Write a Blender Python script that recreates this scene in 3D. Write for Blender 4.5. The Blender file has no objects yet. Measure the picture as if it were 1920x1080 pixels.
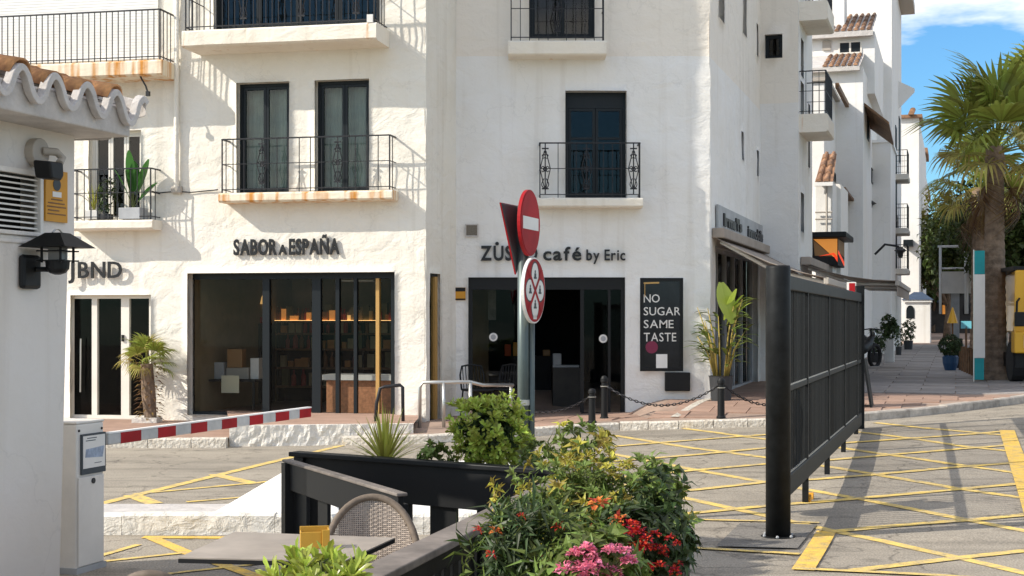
import bpy, bmesh, math, random
from mathutils import Vector, Matrix, noise
rad = math.radians
scene = bpy.context.scene
COL = scene.collection

# ------------------------------------------------------------------ camera, sky, sun, exposure
FPX, CAMZ, CX, CY = 2700.0, 1.9, 960.0, 600.0
cd = bpy.data.cameras.new('camera'); cam = bpy.data.objects.new('camera', cd); COL.objects.link(cam)
cd.sensor_width = 36.0; cd.lens = 36.0 * FPX / 1920.0; cd.shift_y = 60.0 / 1920.0
cam.location = (0, 0, CAMZ); cam.rotation_euler = (rad(90), 0, 0)
cd.clip_start = 0.1; cd.clip_end = 3000
scene.camera = cam

SUN_AZ, SUN_EL = 73.0, 34.0          # direction the light travels (from +Y towards +X), height of the sun
w = bpy.data.worlds.new('World'); scene.world = w; w.use_nodes = True
nt = w.node_tree; nt.nodes.clear()
out = nt.nodes.new('ShaderNodeOutputWorld'); bg = nt.nodes.new('ShaderNodeBackground')
sky = nt.nodes.new('ShaderNodeTexSky'); sky.sky_type = 'NISHITA'; sky.sun_disc = False
sky.sun_elevation = rad(SUN_EL); sky.sun_rotation = rad(180 + SUN_AZ)
sky.air_density = 1.15; sky.dust_density = 0.5; sky.ozone_density = 2.2
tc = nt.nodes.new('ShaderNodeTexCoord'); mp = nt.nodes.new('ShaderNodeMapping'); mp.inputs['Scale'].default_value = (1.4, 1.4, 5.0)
mp.inputs['Location'].default_value = (7.6, 0.0, 4.42)  # cloud offset picked so the visible sky stays mostly blue
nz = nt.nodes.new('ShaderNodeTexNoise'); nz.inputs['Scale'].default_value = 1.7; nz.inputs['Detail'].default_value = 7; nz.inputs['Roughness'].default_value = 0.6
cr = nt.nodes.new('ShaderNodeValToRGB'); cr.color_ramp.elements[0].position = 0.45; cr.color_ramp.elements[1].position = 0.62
mx = nt.nodes.new('ShaderNodeMix'); mx.data_type = 'RGBA'; mx.inputs['B'].default_value = (10.6, 9.7, 8.5, 1)  # clouds, brightened and spread beyond the view to raise ambient light
L = nt.links.new
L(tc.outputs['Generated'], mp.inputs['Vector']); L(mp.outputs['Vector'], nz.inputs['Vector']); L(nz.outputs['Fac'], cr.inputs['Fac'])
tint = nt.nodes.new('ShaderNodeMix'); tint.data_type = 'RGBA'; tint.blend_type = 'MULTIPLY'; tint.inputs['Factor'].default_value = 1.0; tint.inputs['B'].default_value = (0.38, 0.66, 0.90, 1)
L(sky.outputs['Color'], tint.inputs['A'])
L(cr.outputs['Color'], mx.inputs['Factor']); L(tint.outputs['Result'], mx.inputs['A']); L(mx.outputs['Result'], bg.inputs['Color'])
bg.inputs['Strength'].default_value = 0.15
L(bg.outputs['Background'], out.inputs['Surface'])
sd = bpy.data.lights.new('sun', 'SUN'); sd.energy = 4.25; sd.angle = rad(0.5); sd.color = (1.0, 0.93, 0.82)
sun = bpy.data.objects.new('sun', sd); COL.objects.link(sun)
sdir = Vector((math.sin(rad(SUN_AZ)) * math.cos(rad(SUN_EL)), math.cos(rad(SUN_AZ)) * math.cos(rad(SUN_EL)), -math.sin(rad(SUN_EL))))
sun.rotation_euler = sdir.to_track_quat('-Z', 'Y').to_euler(); sun.location = (-20, -5, 25)
vs = scene.view_settings; vs.view_transform = 'Standard'; vs.look = 'None'; vs.gamma = 1.0; vs.exposure = 0.36; vs.use_curve_mapping = False
try:
    scene.cycles.max_bounces = 8; scene.cycles.transparent_max_bounces = 12
except Exception: pass

# ------------------------------------------------------------------ measuring helpers
def clamp(x, a, b): return max(a, min(b, x))
def sst(x): x = clamp(x, 0, 1); return x * x * (3 - 2 * x)
def P(px, py, Y): return Vector(((px - CX) * Y / FPX, Y, CAMZ - (py - CY) * Y / FPX))
def road_z(x, y): return 0.03 * clamp(x + 3, 0, 16) * clamp((y - 12) / 10, 0, 1.1)
def G(px, py):
    Y = 12.0
    for _ in range(40):
        Y = (CAMZ - road_z((px - CX) * Y / FPX, Y)) * FPX / (py - CY)
    return Vector(((px - CX) * Y / FPX, Y, road_z((px - CX) * Y / FPX, Y)))
class Face:
    """A facade's own axes: u to the right along it, d into the building, z up."""
    def __init__(s, X, Y, th):
        s.o = Vector((X, Y)); t = rad(th); s.t = Vector((math.cos(t), -math.sin(t))); s.n = Vector((math.sin(t), math.cos(t))); s.rot = -t
    def w(s, u, d, z):
        p = s.o + s.t * u + s.n * d; return Vector((p.x, p.y, z))
    def uz(s, px, py, d=0.0):
        r = Vector(((px - CX) / FPX, 1.0)); den = r.dot(s.n); Y = (s.o.dot(s.n) + d) / den
        p = r * Y; return ((p - s.o).dot(s.t), CAMZ - (py - CY) * Y / FPX)
    def rect(s, x0, y0, x1, y1, d=0.0):
        xm, ym = (x0 + x1) / 2, (y0 + y1) / 2
        return s.uz(x0, ym, d)[0], s.uz(x1, ym, d)[0], s.uz(xm, y1, d)[1], s.uz(xm, y0, d)[1]
    def d_at(s, px, u):
        r = Vector(((px - CX) / FPX, 1.0)); Y = (s.o.dot(s.t) + u) / r.dot(s.t); return (r * Y - s.o).dot(s.n)
    def z_at(s, py, u, d):
        p = s.o + s.t * u + s.n * d; return CAMZ - (py - CY) * p.y / FPX

S = Face((545 - CX) * 24.5 / FPX, 24.5, 12.0)      # the sunlit front
C = Face((855 - CX) * 25.45 / FPX, 25.45, 0.0)     # the cafe front
K = Face((1330 - CX) * 25.45 / FPX, 25.45, 17.2)   # cross axes of the side street (d runs along the street)
HUT = Face(-3.2, 10.4, -72.8)                      # the guardhouse wall

# ------------------------------------------------------------------ mesh building
class MB:
    def __init__(s, face=None, mat=None):
        s.v = []; s.f = []; s.face = face; s.m = mat
    def pt(s, p):
        if s.face is not None: p = s.face.w(*p)
        p = Vector(p)
        if s.m is not None: p = s.m @ p
        s.v.append(p); return len(s.v) - 1
    def quad(s, a, b, c, d): i = [s.pt(p) for p in (a, b, c, d)]; s.f.append(tuple(i))
    def poly(s, pts): s.f.append(tuple(s.pt(p) for p in pts))
    def box(s, x0, x1, y0, y1, z0, z1):
        i = [s.pt(p) for p in ((x0,y0,z0),(x1,y0,z0),(x1,y1,z0),(x0,y1,z0),(x0,y0,z1),(x1,y0,z1),(x1,y1,z1),(x0,y1,z1))]
        for q in ((0,3,2,1),(4,5,6,7),(0,1,5,4),(1,2,6,5),(2,3,7,6),(3,0,4,7)): s.f.append(tuple(i[k] for k in q))
    def bar(s, a, b, wd, ht, up=(0, 0, 1)):
        a, b = Vector(a), Vector(b); t = (b - a).normalized(); up = Vector(up)
        sd = t.cross(up)
        if sd.length < 1e-4: sd = t.cross(Vector((0, 1, 0)))
        sd.normalize(); u2 = sd.cross(t).normalized()
        i = []
        for p in (a, b):
            for sx, sz in ((-1,-1),(1,-1),(1,1),(-1,1)): i.append(s.pt(p + sd * sx * wd / 2 + u2 * sz * ht / 2))
        for q in ((0,3,2,1),(4,5,6,7),(0,1,5,4),(1,2,6,5),(2,3,7,6),(3,0,4,7)): s.f.append(tuple(i[k] for k in q))
    def tube(s, pts, r, n=8, cap=True):
        pts = [Vector(p) for p in pts]; rs = r if isinstance(r, (list, tuple)) else [r] * len(pts)
        rings = []; ref = None
        for k, p in enumerate(pts):
            t = (pts[min(k + 1, len(pts) - 1)] - pts[max(k - 1, 0)]).normalized()
            if ref is None: ref = t.orthogonal().normalized()
            ref = (ref - t * ref.dot(t))
            if ref.length < 1e-5: ref = t.orthogonal()
            ref.normalize(); b = t.cross(ref)
            rings.append([s.pt(p + (ref * math.cos(2*math.pi*j/n) + b * math.sin(2*math.pi*j/n)) * rs[k]) for j in range(n)])
        for k in range(len(rings) - 1):
            for j in range(n): s.f.append((rings[k][j], rings[k][(j+1)%n], rings[k+1][(j+1)%n], rings[k+1][j]))
        if cap: s.f.append(tuple(reversed(rings[0]))); s.f.append(tuple(rings[-1]))
    def lathe(s, prof, c, n=16):
        c = Vector(c); rings = [[s.pt((c.x + r*math.cos(2*math.pi*j/n), c.y + r*math.sin(2*math.pi*j/n), c.z + z)) for j in range(n)] for r, z in prof]
        for k in range(len(rings) - 1):
            for j in range(n): s.f.append((rings[k][j], rings[k][(j+1)%n], rings[k+1][(j+1)%n], rings[k+1][j]))
        s.f.append(tuple(reversed(rings[0]))); s.f.append(tuple(rings[-1]))
    def prism(s, pts, vec):
        vec = Vector(vec); a = [s.pt(p) for p in pts]; b = [s.pt(Vector(p) + vec) for p in pts]; n = len(a)
        s.f.append(tuple(a)); s.f.append(tuple(reversed(b)))
        for k in range(n): s.f.append((a[k], b[k], b[(k+1)%n], a[(k+1)%n]))
    def mesh(s, name, mat, smooth=False, off=Vector((0,0,0))):
        me = bpy.data.meshes.new(name); me.from_pydata([tuple(p - off) for p in s.v], [], s.f); me.validate(); me.update()
        bm = bmesh.new(); bm.from_mesh(me); bmesh.ops.recalc_face_normals(bm, faces=bm.faces); bm.to_mesh(me); bm.free()
        if smooth:
            for p in me.polygons: p.use_smooth = True
        me.materials.append(mat); return me
    def build(s, name, mat, parent=None, smooth=False, bevel=0, label=None, recalc=True):
        off = Vector((0, 0, 0)); r = parent
        while r is not None: off = off + Vector(r.location); r = r.parent
        if not recalc:
            me = bpy.data.meshes.new(name); me.from_pydata([tuple(p - off) for p in s.v], [], s.f); me.update()
            if smooth:
                for p in me.polygons: p.use_smooth = True
            me.materials.append(mat)
        else: me = s.mesh(name, mat, smooth, off)
        o = bpy.data.objects.new(name, me); COL.objects.link(o)
        if parent is not None: o.parent = parent
        if bevel:
            md = o.modifiers.new('bevel', 'BEVEL'); md.width = bevel; md.segments = 2; md.limit_method = 'ANGLE'; md.angle_limit = rad(40)
        if label: o['label'] = label
        return o
def tag(o, label, cat, group=None, kind=None):
    o['label'] = label; o['category'] = cat
    if group: o['group'] = group
    if kind: o['kind'] = kind
    return o
def thing(name, loc, label, cat, group=None):
    o = bpy.data.objects.new(name, None); COL.objects.link(o); o.location = loc; o.empty_display_size = 0.2
    return tag(o, label, cat, group)
def struct(o): o['kind'] = 'structure'; return o
def inst(name, me, parent, M, label=None):
    o = bpy.data.objects.new(name, me); COL.objects.link(o); o.parent = parent
    off = Vector((0,0,0)); r = parent
    while r is not None: off = off + Vector(r.location); r = r.parent
    o.matrix_local = Matrix.Translation(-off) @ M
    if label: o['label'] = label
    return o
def copy_tree(o, parent=None, loc=None, label=None, rz=None):
    c = o.copy(); COL.objects.link(c)
    if parent is not None: c.parent = parent
    if loc is not None: c.location = loc
    if rz is not None: c.rotation_euler = (0, 0, rz)
    if label: c['label'] = label
    for ch in list(o.children): copy_tree(ch, c)
    return c

# ------------------------------------------------------------------ materials
def mat(name, col, rough=0.7, metal=0.0, var=0.0, vscale=3.0, bump=0.0, bscale=30.0, bdist=0.01, spec=0.4, detail=5, col2=None, island=0.0, coat=0.0):
    m = bpy.data.materials.new(name); m.use_nodes = True; n = m.node_tree; p = n.nodes['Principled BSDF']
    p.inputs['Roughness'].default_value = rough; p.inputs['Metallic'].default_value = metal
    p.inputs['Specular IOR Level'].default_value = spec; p.inputs['Coat Weight'].default_value = coat
    p.inputs['Base Color'].default_value = (*col, 1)
    tcn = n.nodes.new('ShaderNodeTexCoord'); src = tcn.outputs['Object']
    c = None
    if var or col2:
        t = n.nodes.new('ShaderNodeTexNoise'); t.inputs['Scale'].default_value = vscale; t.inputs['Detail'].default_value = detail; t.inputs['Roughness'].default_value = 0.62
        n.links.new(src, t.inputs['Vector'])
        r = n.nodes.new('ShaderNodeMapRange'); r.inputs['From Min'].default_value = 0.32; r.inputs['From Max'].default_value = 0.68
        n.links.new(t.outputs['Fac'], r.inputs['Value'])
        x = n.nodes.new('ShaderNodeMix'); x.data_type = 'RGBA'
        a = tuple(k * (1 - var) for k in col); b = col2 or tuple(min(1, k * (1 + var)) for k in col)
        if col2: a = col
        x.inputs['A'].default_value = (*a, 1); x.inputs['B'].default_value = (*b, 1)
        n.links.new(r.outputs['Result'], x.inputs['Factor']); c = x.outputs['Result']
    if island:
        g = n.nodes.new('ShaderNodeNewGeometry'); h = n.nodes.new('ShaderNodeHueSaturation')
        r2 = n.nodes.new('ShaderNodeMapRange'); r2.inputs['To Min'].default_value = 1 - island; r2.inputs['To Max'].default_value = 1 + island
        n.links.new(g.outputs['Random Per Island'], r2.inputs['Value']); n.links.new(r2.outputs['Result'], h.inputs['Value'])
        if c is not None: n.links.new(c, h.inputs['Color'])
        else: h.inputs['Color'].default_value = (*col, 1)
        c = h.outputs['Color']
    if c is not None: n.links.new(c, p.inputs['Base Color'])
    if bump:
        t2 = n.nodes.new('ShaderNodeTexNoise'); t2.inputs['Scale'].default_value = bscale; t2.inputs['Detail'].default_value = 4
        n.links.new(src, t2.inputs['Vector']); bn = n.nodes.new('ShaderNodeBump'); bn.inputs['Strength'].default_value = bump; bn.inputs['Distance'].default_value = bdist
        n.links.new(t2.outputs['Fac'], bn.inputs['Height']); n.links.new(bn.outputs['Normal'], p.inputs['Normal'])
    return m
def per_object(m, amt):
    """slight tone differences from one piece to the next"""
    n = m.node_tree; p = n.nodes['Principled BSDF']; i = n.nodes.new('ShaderNodeObjectInfo'); h = n.nodes.new('ShaderNodeHueSaturation')
    r = n.nodes.new('ShaderNodeMapRange'); r.inputs['To Min'].default_value = 1 - amt; r.inputs['To Max'].default_value = 1 + amt
    n.links.new(i.outputs['Random'], r.inputs['Value']); n.links.new(r.outputs['Result'], h.inputs['Value'])
    l = p.inputs['Base Color'].links
    if l: n.links.new(l[0].from_socket, h.inputs['Color'])
    else: h.inputs['Color'].default_value = p.inputs['Base Color'].default_value
    n.links.new(h.outputs['Color'], p.inputs['Base Color']); return m
def plaster(name, col, zsplit=None, col_up=None, strength=0.8, scale=1.0):
    """hand-trowelled lime plaster: broad lumps, trowel strokes and grain; faint grime"""
    m = bpy.data.materials.new(name); m.use_nodes = True; n = m.node_tree; p = n.nodes['Principled BSDF']
    p.inputs['Roughness'].default_value = 0.88; p.inputs['Specular IOR Level'].default_value = 0.25
    t = n.nodes.new('ShaderNodeTexCoord').outputs['Object']
    a = n.nodes.new('ShaderNodeTexNoise'); a.inputs['Scale'].default_value = 0.9; a.inputs['Detail'].default_value = 6; a.inputs['Roughness'].default_value = 0.65
    n.links.new(t, a.inputs['Vector'])
    r = n.nodes.new('ShaderNodeMapRange'); r.inputs['From Min'].default_value = 0.35; r.inputs['From Max'].default_value = 0.7
    n.links.new(a.outputs['Fac'], r.inputs['Value'])
    x = n.nodes.new('ShaderNodeMix'); x.data_type = 'RGBA'
    x.inputs['A'].default_value = (*col, 1); x.inputs['B'].default_value = (col[0]*.95, col[1]*.93, col[2]*.89, 1)
    n.links.new(r.outputs['Result'], x.inputs['Factor']); c = x.outputs['Result']
    if zsplit is not None:
        sp = n.nodes.new('ShaderNodeSeparateXYZ'); n.links.new(t, sp.inputs[0])
        ad = n.nodes.new('ShaderNodeMath'); ad.operation = 'MULTIPLY_ADD'; ad.inputs[1].default_value = 0.05; n.links.new(a.outputs['Fac'], ad.inputs[0]); n.links.new(sp.outputs['Z'], ad.inputs[2])
        gt = n.nodes.new('ShaderNodeMath'); gt.operation = 'GREATER_THAN'; gt.inputs[1].default_value = zsplit + 0.02; n.links.new(ad.outputs[0], gt.inputs[0])
        y = n.nodes.new('ShaderNodeMix'); y.data_type = 'RGBA'; n.links.new(gt.outputs[0], y.inputs['Factor']); n.links.new(c, y.inputs['A']); y.inputs['B'].default_value = (*col_up, 1); c = y.outputs['Result']
    # rain streaks running down and fine hairline cracks
    ms = n.nodes.new('ShaderNodeMapping'); ms.inputs['Scale'].default_value = (4.5, 4.5, 0.22); n.links.new(t, ms.inputs['Vector'])
    s1 = n.nodes.new('ShaderNodeTexNoise'); s1.inputs['Scale'].default_value = 1.0; s1.inputs['Detail'].default_value = 7; n.links.new(ms.outputs['Vector'], s1.inputs['Vector'])
    s2 = n.nodes.new('ShaderNodeMapRange'); s2.inputs['From Min'].default_value = 0.55; s2.inputs['From Max'].default_value = 0.80; s2.inputs['To Max'].default_value = 0.40; n.links.new(s1.outputs['Fac'], s2.inputs['Value'])
    sm = n.nodes.new('ShaderNodeMix'); sm.data_type = 'RGBA'; sm.inputs['B'].default_value = (col[0]*.62, col[1]*.56, col[2]*.48, 1); n.links.new(s2.outputs['Result'], sm.inputs['Factor']); n.links.new(c, sm.inputs['A']); c = sm.outputs['Result']
    cv = n.nodes.new('ShaderNodeTexVoronoi'); cv.feature = 'DISTANCE_TO_EDGE'; cv.inputs['Scale'].default_value = 0.5; dn = n.nodes.new('ShaderNodeTexNoise'); dn.inputs['Scale'].default_value = 2.2; dn.inputs['Detail'].default_value = 6; n.links.new(t, dn.inputs['Vector'])
    va = n.nodes.new('ShaderNodeVectorMath'); va.operation = 'MULTIPLY_ADD'; va.inputs[1].default_value = (1.1, 1.1, 1.1); n.links.new(dn.outputs['Color'], va.inputs[0]); n.links.new(t, va.inputs[2]); n.links.new(va.outputs[0], cv.inputs['Vector'])
    lt = n.nodes.new('ShaderNodeMapRange'); lt.inputs['From Min'].default_value = 0.001; lt.inputs['From Max'].default_value = 0.008; lt.inputs['To Min'].default_value = 0.93; lt.inputs['To Max'].default_value = 1.0; n.links.new(cv.outputs['Distance'], lt.inputs['Value'])
    hv = n.nodes.new('ShaderNodeHueSaturation'); n.links.new(lt.outputs['Result'], hv.inputs['Value']); n.links.new(c, hv.inputs['Color']); c = hv.outputs['Color']
    n.links.new(c, p.inputs['Base Color'])
    mp = n.nodes.new('ShaderNodeMapping'); mp.inputs['Rotation'].default_value = (0, 0.5, 0); mp.inputs['Scale'].default_value = (1.6*scale, 1.6*scale, 2.2*scale); n.links.new(t, mp.inputs['Vector'])
    b1 = n.nodes.new('ShaderNodeTexNoise'); b1.inputs['Scale'].default_value = 1.3; b1.inputs['Detail'].default_value = 5; b1.inputs['Roughness'].default_value = 0.55; b1.inputs['Distortion'].default_value = 0.5; n.links.new(mp.outputs['Vector'], b1.inputs['Vector'])
    b2 = n.nodes.new('ShaderNodeTexNoise'); b2.inputs['Scale'].default_value = 26*scale; b2.inputs['Detail'].default_value = 5; n.links.new(t, b2.inputs['Vector'])
    v = n.nodes.new('ShaderNodeMath'); v.operation = 'MULTIPLY_ADD'; v.inputs[1].default_value = 0.10; n.links.new(b2.outputs['Fac'], v.inputs[0]); n.links.new(b1.outputs['Fac'], v.inputs[2])
    bn = n.nodes.new('ShaderNodeBump'); bn.inputs['Strength'].default_value = strength; bn.inputs['Distance'].default_value = 0.07; n.links.new(v.outputs[0], bn.inputs['Height'])
    n.links.new(bn.outputs['Normal'], p.inputs['Normal']); return m
def glass(name, tint=(0.85, 0.92, 0.9), refl=1.0):
    m = bpy.data.materials.new(name); m.use_nodes = True; n = m.node_tree; n.nodes.remove(n.nodes['Principled BSDF'])
    o = n.nodes['Material Output']; t = n.nodes.new('ShaderNodeBsdfTransparent'); t.inputs['Color'].default_value = (*tint, 1)
    g = n.nodes.new('ShaderNodeBsdfGlossy'); g.inputs['Roughness'].default_value = 0.02; g.inputs['Color'].default_value = (1, 1, 1, 1)
    f = n.nodes.new('ShaderNodeFresnel'); f.inputs['IOR'].default_value = 1.5; k = n.nodes.new('ShaderNodeMath'); k.operation = 'MULTIPLY'; k.inputs[1].default_value = refl
    x = n.nodes.new('ShaderNodeMixShader'); n.links.new(f.outputs[0], k.inputs[0]); n.links.new(k.outputs[0], x.inputs[0]); n.links.new(t.outputs[0], x.inputs[1]); n.links.new(g.outputs[0], x.inputs[2]); n.links.new(x.outputs[0], o.inputs['Surface'])
    return m
def leaf(name, col, var=0.35, trans=0.35, rough=0.45, tip=None):
    m = bpy.data.materials.new(name); m.use_nodes = True; n = m.node_tree; p = n.nodes['Principled BSDF']; o = n.nodes['Material Output']
    p.inputs['Roughness'].default_value = rough; p.inputs['Specular IOR Level'].default_value = 0.35
    g = n.nodes.new('ShaderNodeNewGeometry'); h = n.nodes.new('ShaderNodeHueSaturation')
    rr = n.nodes.new('ShaderNodeMapRange'); rr.inputs['To Min'].default_value = 1 - var; rr.inputs['To Max'].default_value = 1 + var
    hh = n.nodes.new('ShaderNodeMapRange'); hh.inputs['To Min'].default_value = 0.475; hh.inputs['To Max'].default_value = 0.52
    n.links.new(g.outputs['Random Per Island'], rr.inputs['Value']); n.links.new(rr.outputs['Result'], h.inputs['Value'])
    n.links.new(g.outputs['Random Per Island'], hh.inputs['Value']); n.links.new(hh.outputs['Result'], h.inputs['Hue'])
    h.inputs['Color'].default_value = (*col, 1); n.links.new(h.outputs['Color'], p.inputs['Base Color'])
    tr = n.nodes.new('ShaderNodeBsdfTranslucent'); n.links.new(h.outputs['Color'], tr.inputs['Color'])
    x = n.nodes.new('ShaderNodeMixShader'); x.inputs[0].default_value = trans
    n.links.new(p.outputs[0], x.inputs[1]); n.links.new(tr.outputs[0], x.inputs[2]); n.links.new(x.outputs[0], o.inputs['Surface']); return m
def emit(name, col, s):
    m = bpy.data.materials.new(name); m.use_nodes = True; p = m.node_tree.nodes['Principled BSDF']
    p.inputs['Base Color'].default_value = (*col, 1); p.inputs['Emission Color'].default_value = (*col, 1); p.inputs['Emission Strength'].default_value = s; return m
def asphalt(name, base, paint=None):
    m = bpy.data.materials.new(name); m.use_nodes = True; n = m.node_tree; p = n.nodes['Principled BSDF']; p.inputs['Roughness'].default_value = 0.9; p.inputs['Specular IOR Level'].default_value = 0.25
    t = n.nodes.new('ShaderNodeTexCoord').outputs['Object']
    a = n.nodes.new('ShaderNodeTexNoise'); a.inputs['Scale'].default_value = 0.55; a.inputs['Detail'].default_value = 8; a.inputs['Roughness'].default_value = 0.68; n.links.new(t, a.inputs['Vector'])
    b = n.nodes.new('ShaderNodeTexNoise'); b.inputs['Scale'].default_value = 60; b.inputs['Detail'].default_value = 3; n.links.new(t, b.inputs['Vector'])
    vo = n.nodes.new('ShaderNodeTexVoronoi'); vo.inputs['Scale'].default_value = 85; n.links.new(t, vo.inputs['Vector'])
    r = n.nodes.new('ShaderNodeValToRGB'); e = r.color_ramp.elements
    e[0].position = 0.3; e[0].color = (base[0]*.78, base[1]*.78, base[2]*.78, 1); e[1].position = 0.68; e[1].color = (base[0]*1.18, base[1]*1.17, base[2]*1.14, 1)
    n.links.new(a.outputs['Fac'], r.inputs['Fac'])
    h = n.nodes.new('ShaderNodeHueSaturation'); rr = n.nodes.new('ShaderNodeMapRange'); rr.inputs['From Min'].default_value = 0.3; rr.inputs['From Max'].default_value = 0.7; rr.inputs['To Min'].default_value = 0.62; rr.inputs['To Max'].default_value = 1.35
    n.links.new(b.outputs['Fac'], rr.inputs['Value']); n.links.new(rr.outputs['Result'], h.inputs['Value']); n.links.new(r.outputs['Color'], h.inputs['Color']); c = h.outputs['Color']
    # oil drips and long darker tyre tracks
    os_ = n.nodes.new('ShaderNodeTexNoise'); os_.inputs['Scale'].default_value = 2.3; os_.inputs['Detail'].default_value = 6; n.links.new(t, os_.inputs['Vector'])
    om = n.nodes.new('ShaderNodeMapRange'); om.inputs['From Min'].default_value = 0.60; om.inputs['From Max'].default_value = 0.74; om.inputs['To Min'].default_value = 1.0; om.inputs['To Max'].default_value = 0.55; n.links.new(os_.outputs['Fac'], om.inputs['Value'])
    tm = n.nodes.new('ShaderNodeMapping'); tm.inputs['Scale'].default_value = (0.10, 2.6, 1); tm.inputs['Rotation'].default_value = (0, 0, -0.06); n.links.new(t, tm.inputs['Vector'])
    tn = n.nodes.new('ShaderNodeTexNoise'); tn.inputs['Scale'].default_value = 1.0; tn.inputs['Detail'].default_value = 7; n.links.new(tm.outputs['Vector'], tn.inputs['Vector'])
    tr_ = n.nodes.new('ShaderNodeMapRange'); tr_.inputs['From Min'].default_value = 0.5; tr_.inputs['From Max'].default_value = 0.72; tr_.inputs['To Min'].default_value = 1.0; tr_.inputs['To Max'].default_value = 0.68; n.links.new(tn.outputs['Fac'], tr_.inputs['Value'])
    mu = n.nodes.new('ShaderNodeMath'); mu.operation = 'MULTIPLY'; n.links.new(om.outputs['Result'], mu.inputs[0]); n.links.new(tr_.outputs['Result'], mu.inputs[1])
    h3 = n.nodes.new('ShaderNodeHueSaturation'); n.links.new(mu.outputs[0], h3.inputs['Value']); n.links.new(c, h3.inputs['Color']); c = h3.outputs['Color']
    # hairline cracks
    cv = n.nodes.new('ShaderNodeTexVoronoi'); cv.feature = 'DISTANCE_TO_EDGE'; cv.inputs['Scale'].default_value = 0.55
    dn = n.nodes.new('ShaderNodeTexNoise'); dn.inputs['Scale'].default_value = 1.6; dn.inputs['Detail'].default_value = 5; n.links.new(t, dn.inputs['Vector'])
    va = n.nodes.new('ShaderNodeVectorMath'); va.operation = 'MULTIPLY_ADD'; va.inputs[1].default_value = (0.9, 0.9, 0.9); n.links.new(dn.outputs['Color'], va.inputs[0]); n.links.new(t, va.inputs[2]); n.links.new(va.outputs[0], cv.inputs['Vector'])
    lt = n.nodes.new('ShaderNodeMapRange'); lt.inputs['From Min'].default_value = 0.002; lt.inputs['From Max'].default_value = 0.012; lt.inputs['To Min'].default_value = 0.62; lt.inputs['To Max'].default_value = 1.0; n.links.new(cv.outputs['Distance'], lt.inputs['Value'])
    h2 = n.nodes.new('ShaderNodeHueSaturation'); n.links.new(lt.outputs['Result'], h2.inputs['Value']); n.links.new(c, h2.inputs['Color']); c = h2.outputs['Color']
    if paint:
        w1 = n.nodes.new('ShaderNodeTexNoise'); w1.inputs['Scale'].default_value = 7; w1.inputs['Detail'].default_value = 8; w1.inputs['Roughness'].default_value = 0.75; n.links.new(t, w1.inputs['Vector'])
        w2 = n.nodes.new('ShaderNodeMapRange'); w2.inputs['From Min'].default_value = 0.34; w2.inputs['From Max'].default_value = 0.58; w2.inputs['To Min'].default_value = 0.10; w2.inputs['To Max'].default_value = 0.96; n.links.new(w1.outputs['Fac'], w2.inputs['Value'])
        x = n.nodes.new('ShaderNodeMix'); x.data_type = 'RGBA'; x.inputs['B'].default_value = (*paint, 1); n.links.new(w2.outputs['Result'], x.inputs['Factor']); n.links.new(c, x.inputs['A']); c = x.outputs['Result']
    n.links.new(c, p.inputs['Base Color'])
    bn = n.nodes.new('ShaderNodeBump'); bn.inputs['Strength'].default_value = 0.5; bn.inputs['Distance'].default_value = 0.006; n.links.new(vo.outputs['Distance'], bn.inputs['Height']); n.links.new(bn.outputs['Normal'], p.inputs['Normal']); return m

M = {}
M['plaster'] = plaster('cream_plaster', (0.80, 0.765, 0.69))
zs = C.uz(1150, 105)[1]
M['plaster_cafe'] = plaster('two_tone_plaster', (0.80, 0.79, 0.765), zs, (0.79, 0.735, 0.65), 0.6)
M['plaster_block'] = plaster('beige_and_white_plaster', (0.76, 0.75, 0.73), K.z_at(225, 1.5, 7), (0.76, 0.71, 0.63), 0.3)
M['plaster_far'] = plaster('white_plaster', (0.80, 0.79, 0.765), None, None, 0.2)
M['plaster_hut'] = plaster('grey_white_plaster', (0.72, 0.68, 0.63), None, None, 0.12, 2.0)
M['stone_white'] = plaster('rough_white_stone', (0.78, 0.75, 0.69), None, None, 0.7, 3.2)
def stain(name, col, amount):
    """painted slab with rust runs"""
    m = plaster(name, col, None, None, 0.4, 1.6); n = m.node_tree; p = n.nodes['Principled BSDF']; src = p.inputs['Base Color'].links[0].from_socket
    t = n.nodes.new('ShaderNodeTexCoord').outputs['Object']; mp = n.nodes.new('ShaderNodeMapping'); mp.inputs['Scale'].default_value = (7, 7, 0.55); n.links.new(t, mp.inputs['Vector'])
    a = n.nodes.new('ShaderNodeTexNoise'); a.inputs['Scale'].default_value = 1.0; a.inputs['Detail'].default_value = 6; n.links.new(mp.outputs['Vector'], a.inputs['Vector'])
    r = n.nodes.new('ShaderNodeMapRange'); r.inputs['From Min'].default_value = 0.62 - amount; r.inputs['From Max'].default_value = 0.78 - amount * .7; n.links.new(a.outputs['Fac'], r.inputs['Value'])
    x = n.nodes.new('ShaderNodeMix'); x.data_type = 'RGBA'; x.inputs['B'].default_value = (0.55, 0.24, 0.05, 1); n.links.new(src, x.inputs['A']); n.links.new(r.outputs['Result'], x.inputs['Factor']); n.links.new(x.outputs['Result'], p.inputs['Base Color']); return m
M['slab'] = stain('painted_slab', (0.80, 0.75, 0.66), -0.04)
M['slab_rust'] = stain('rusty_painted_slab', (0.80, 0.72, 0.58), 0.17)
M['iron'] = mat('black_iron', (0.022, 0.022, 0.025), 0.5, 0.3, bump=0.2, bscale=80, bdist=0.002)
M['frame_dark'] = mat('dark_aluminium', (0.011, 0.015, 0.018), 0.45, 0.2, spec=0.3)
M['frame_white'] = mat('white_aluminium', (0.78, 0.74, 0.66), 0.4, var=0.05)
M['glass'] = glass('window_glass', (0.80, 0.88, 0.86), 0.8)
M['shopglass'] = glass('shop_glass', (0.80, 0.82, 0.80), 0.32)
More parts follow.
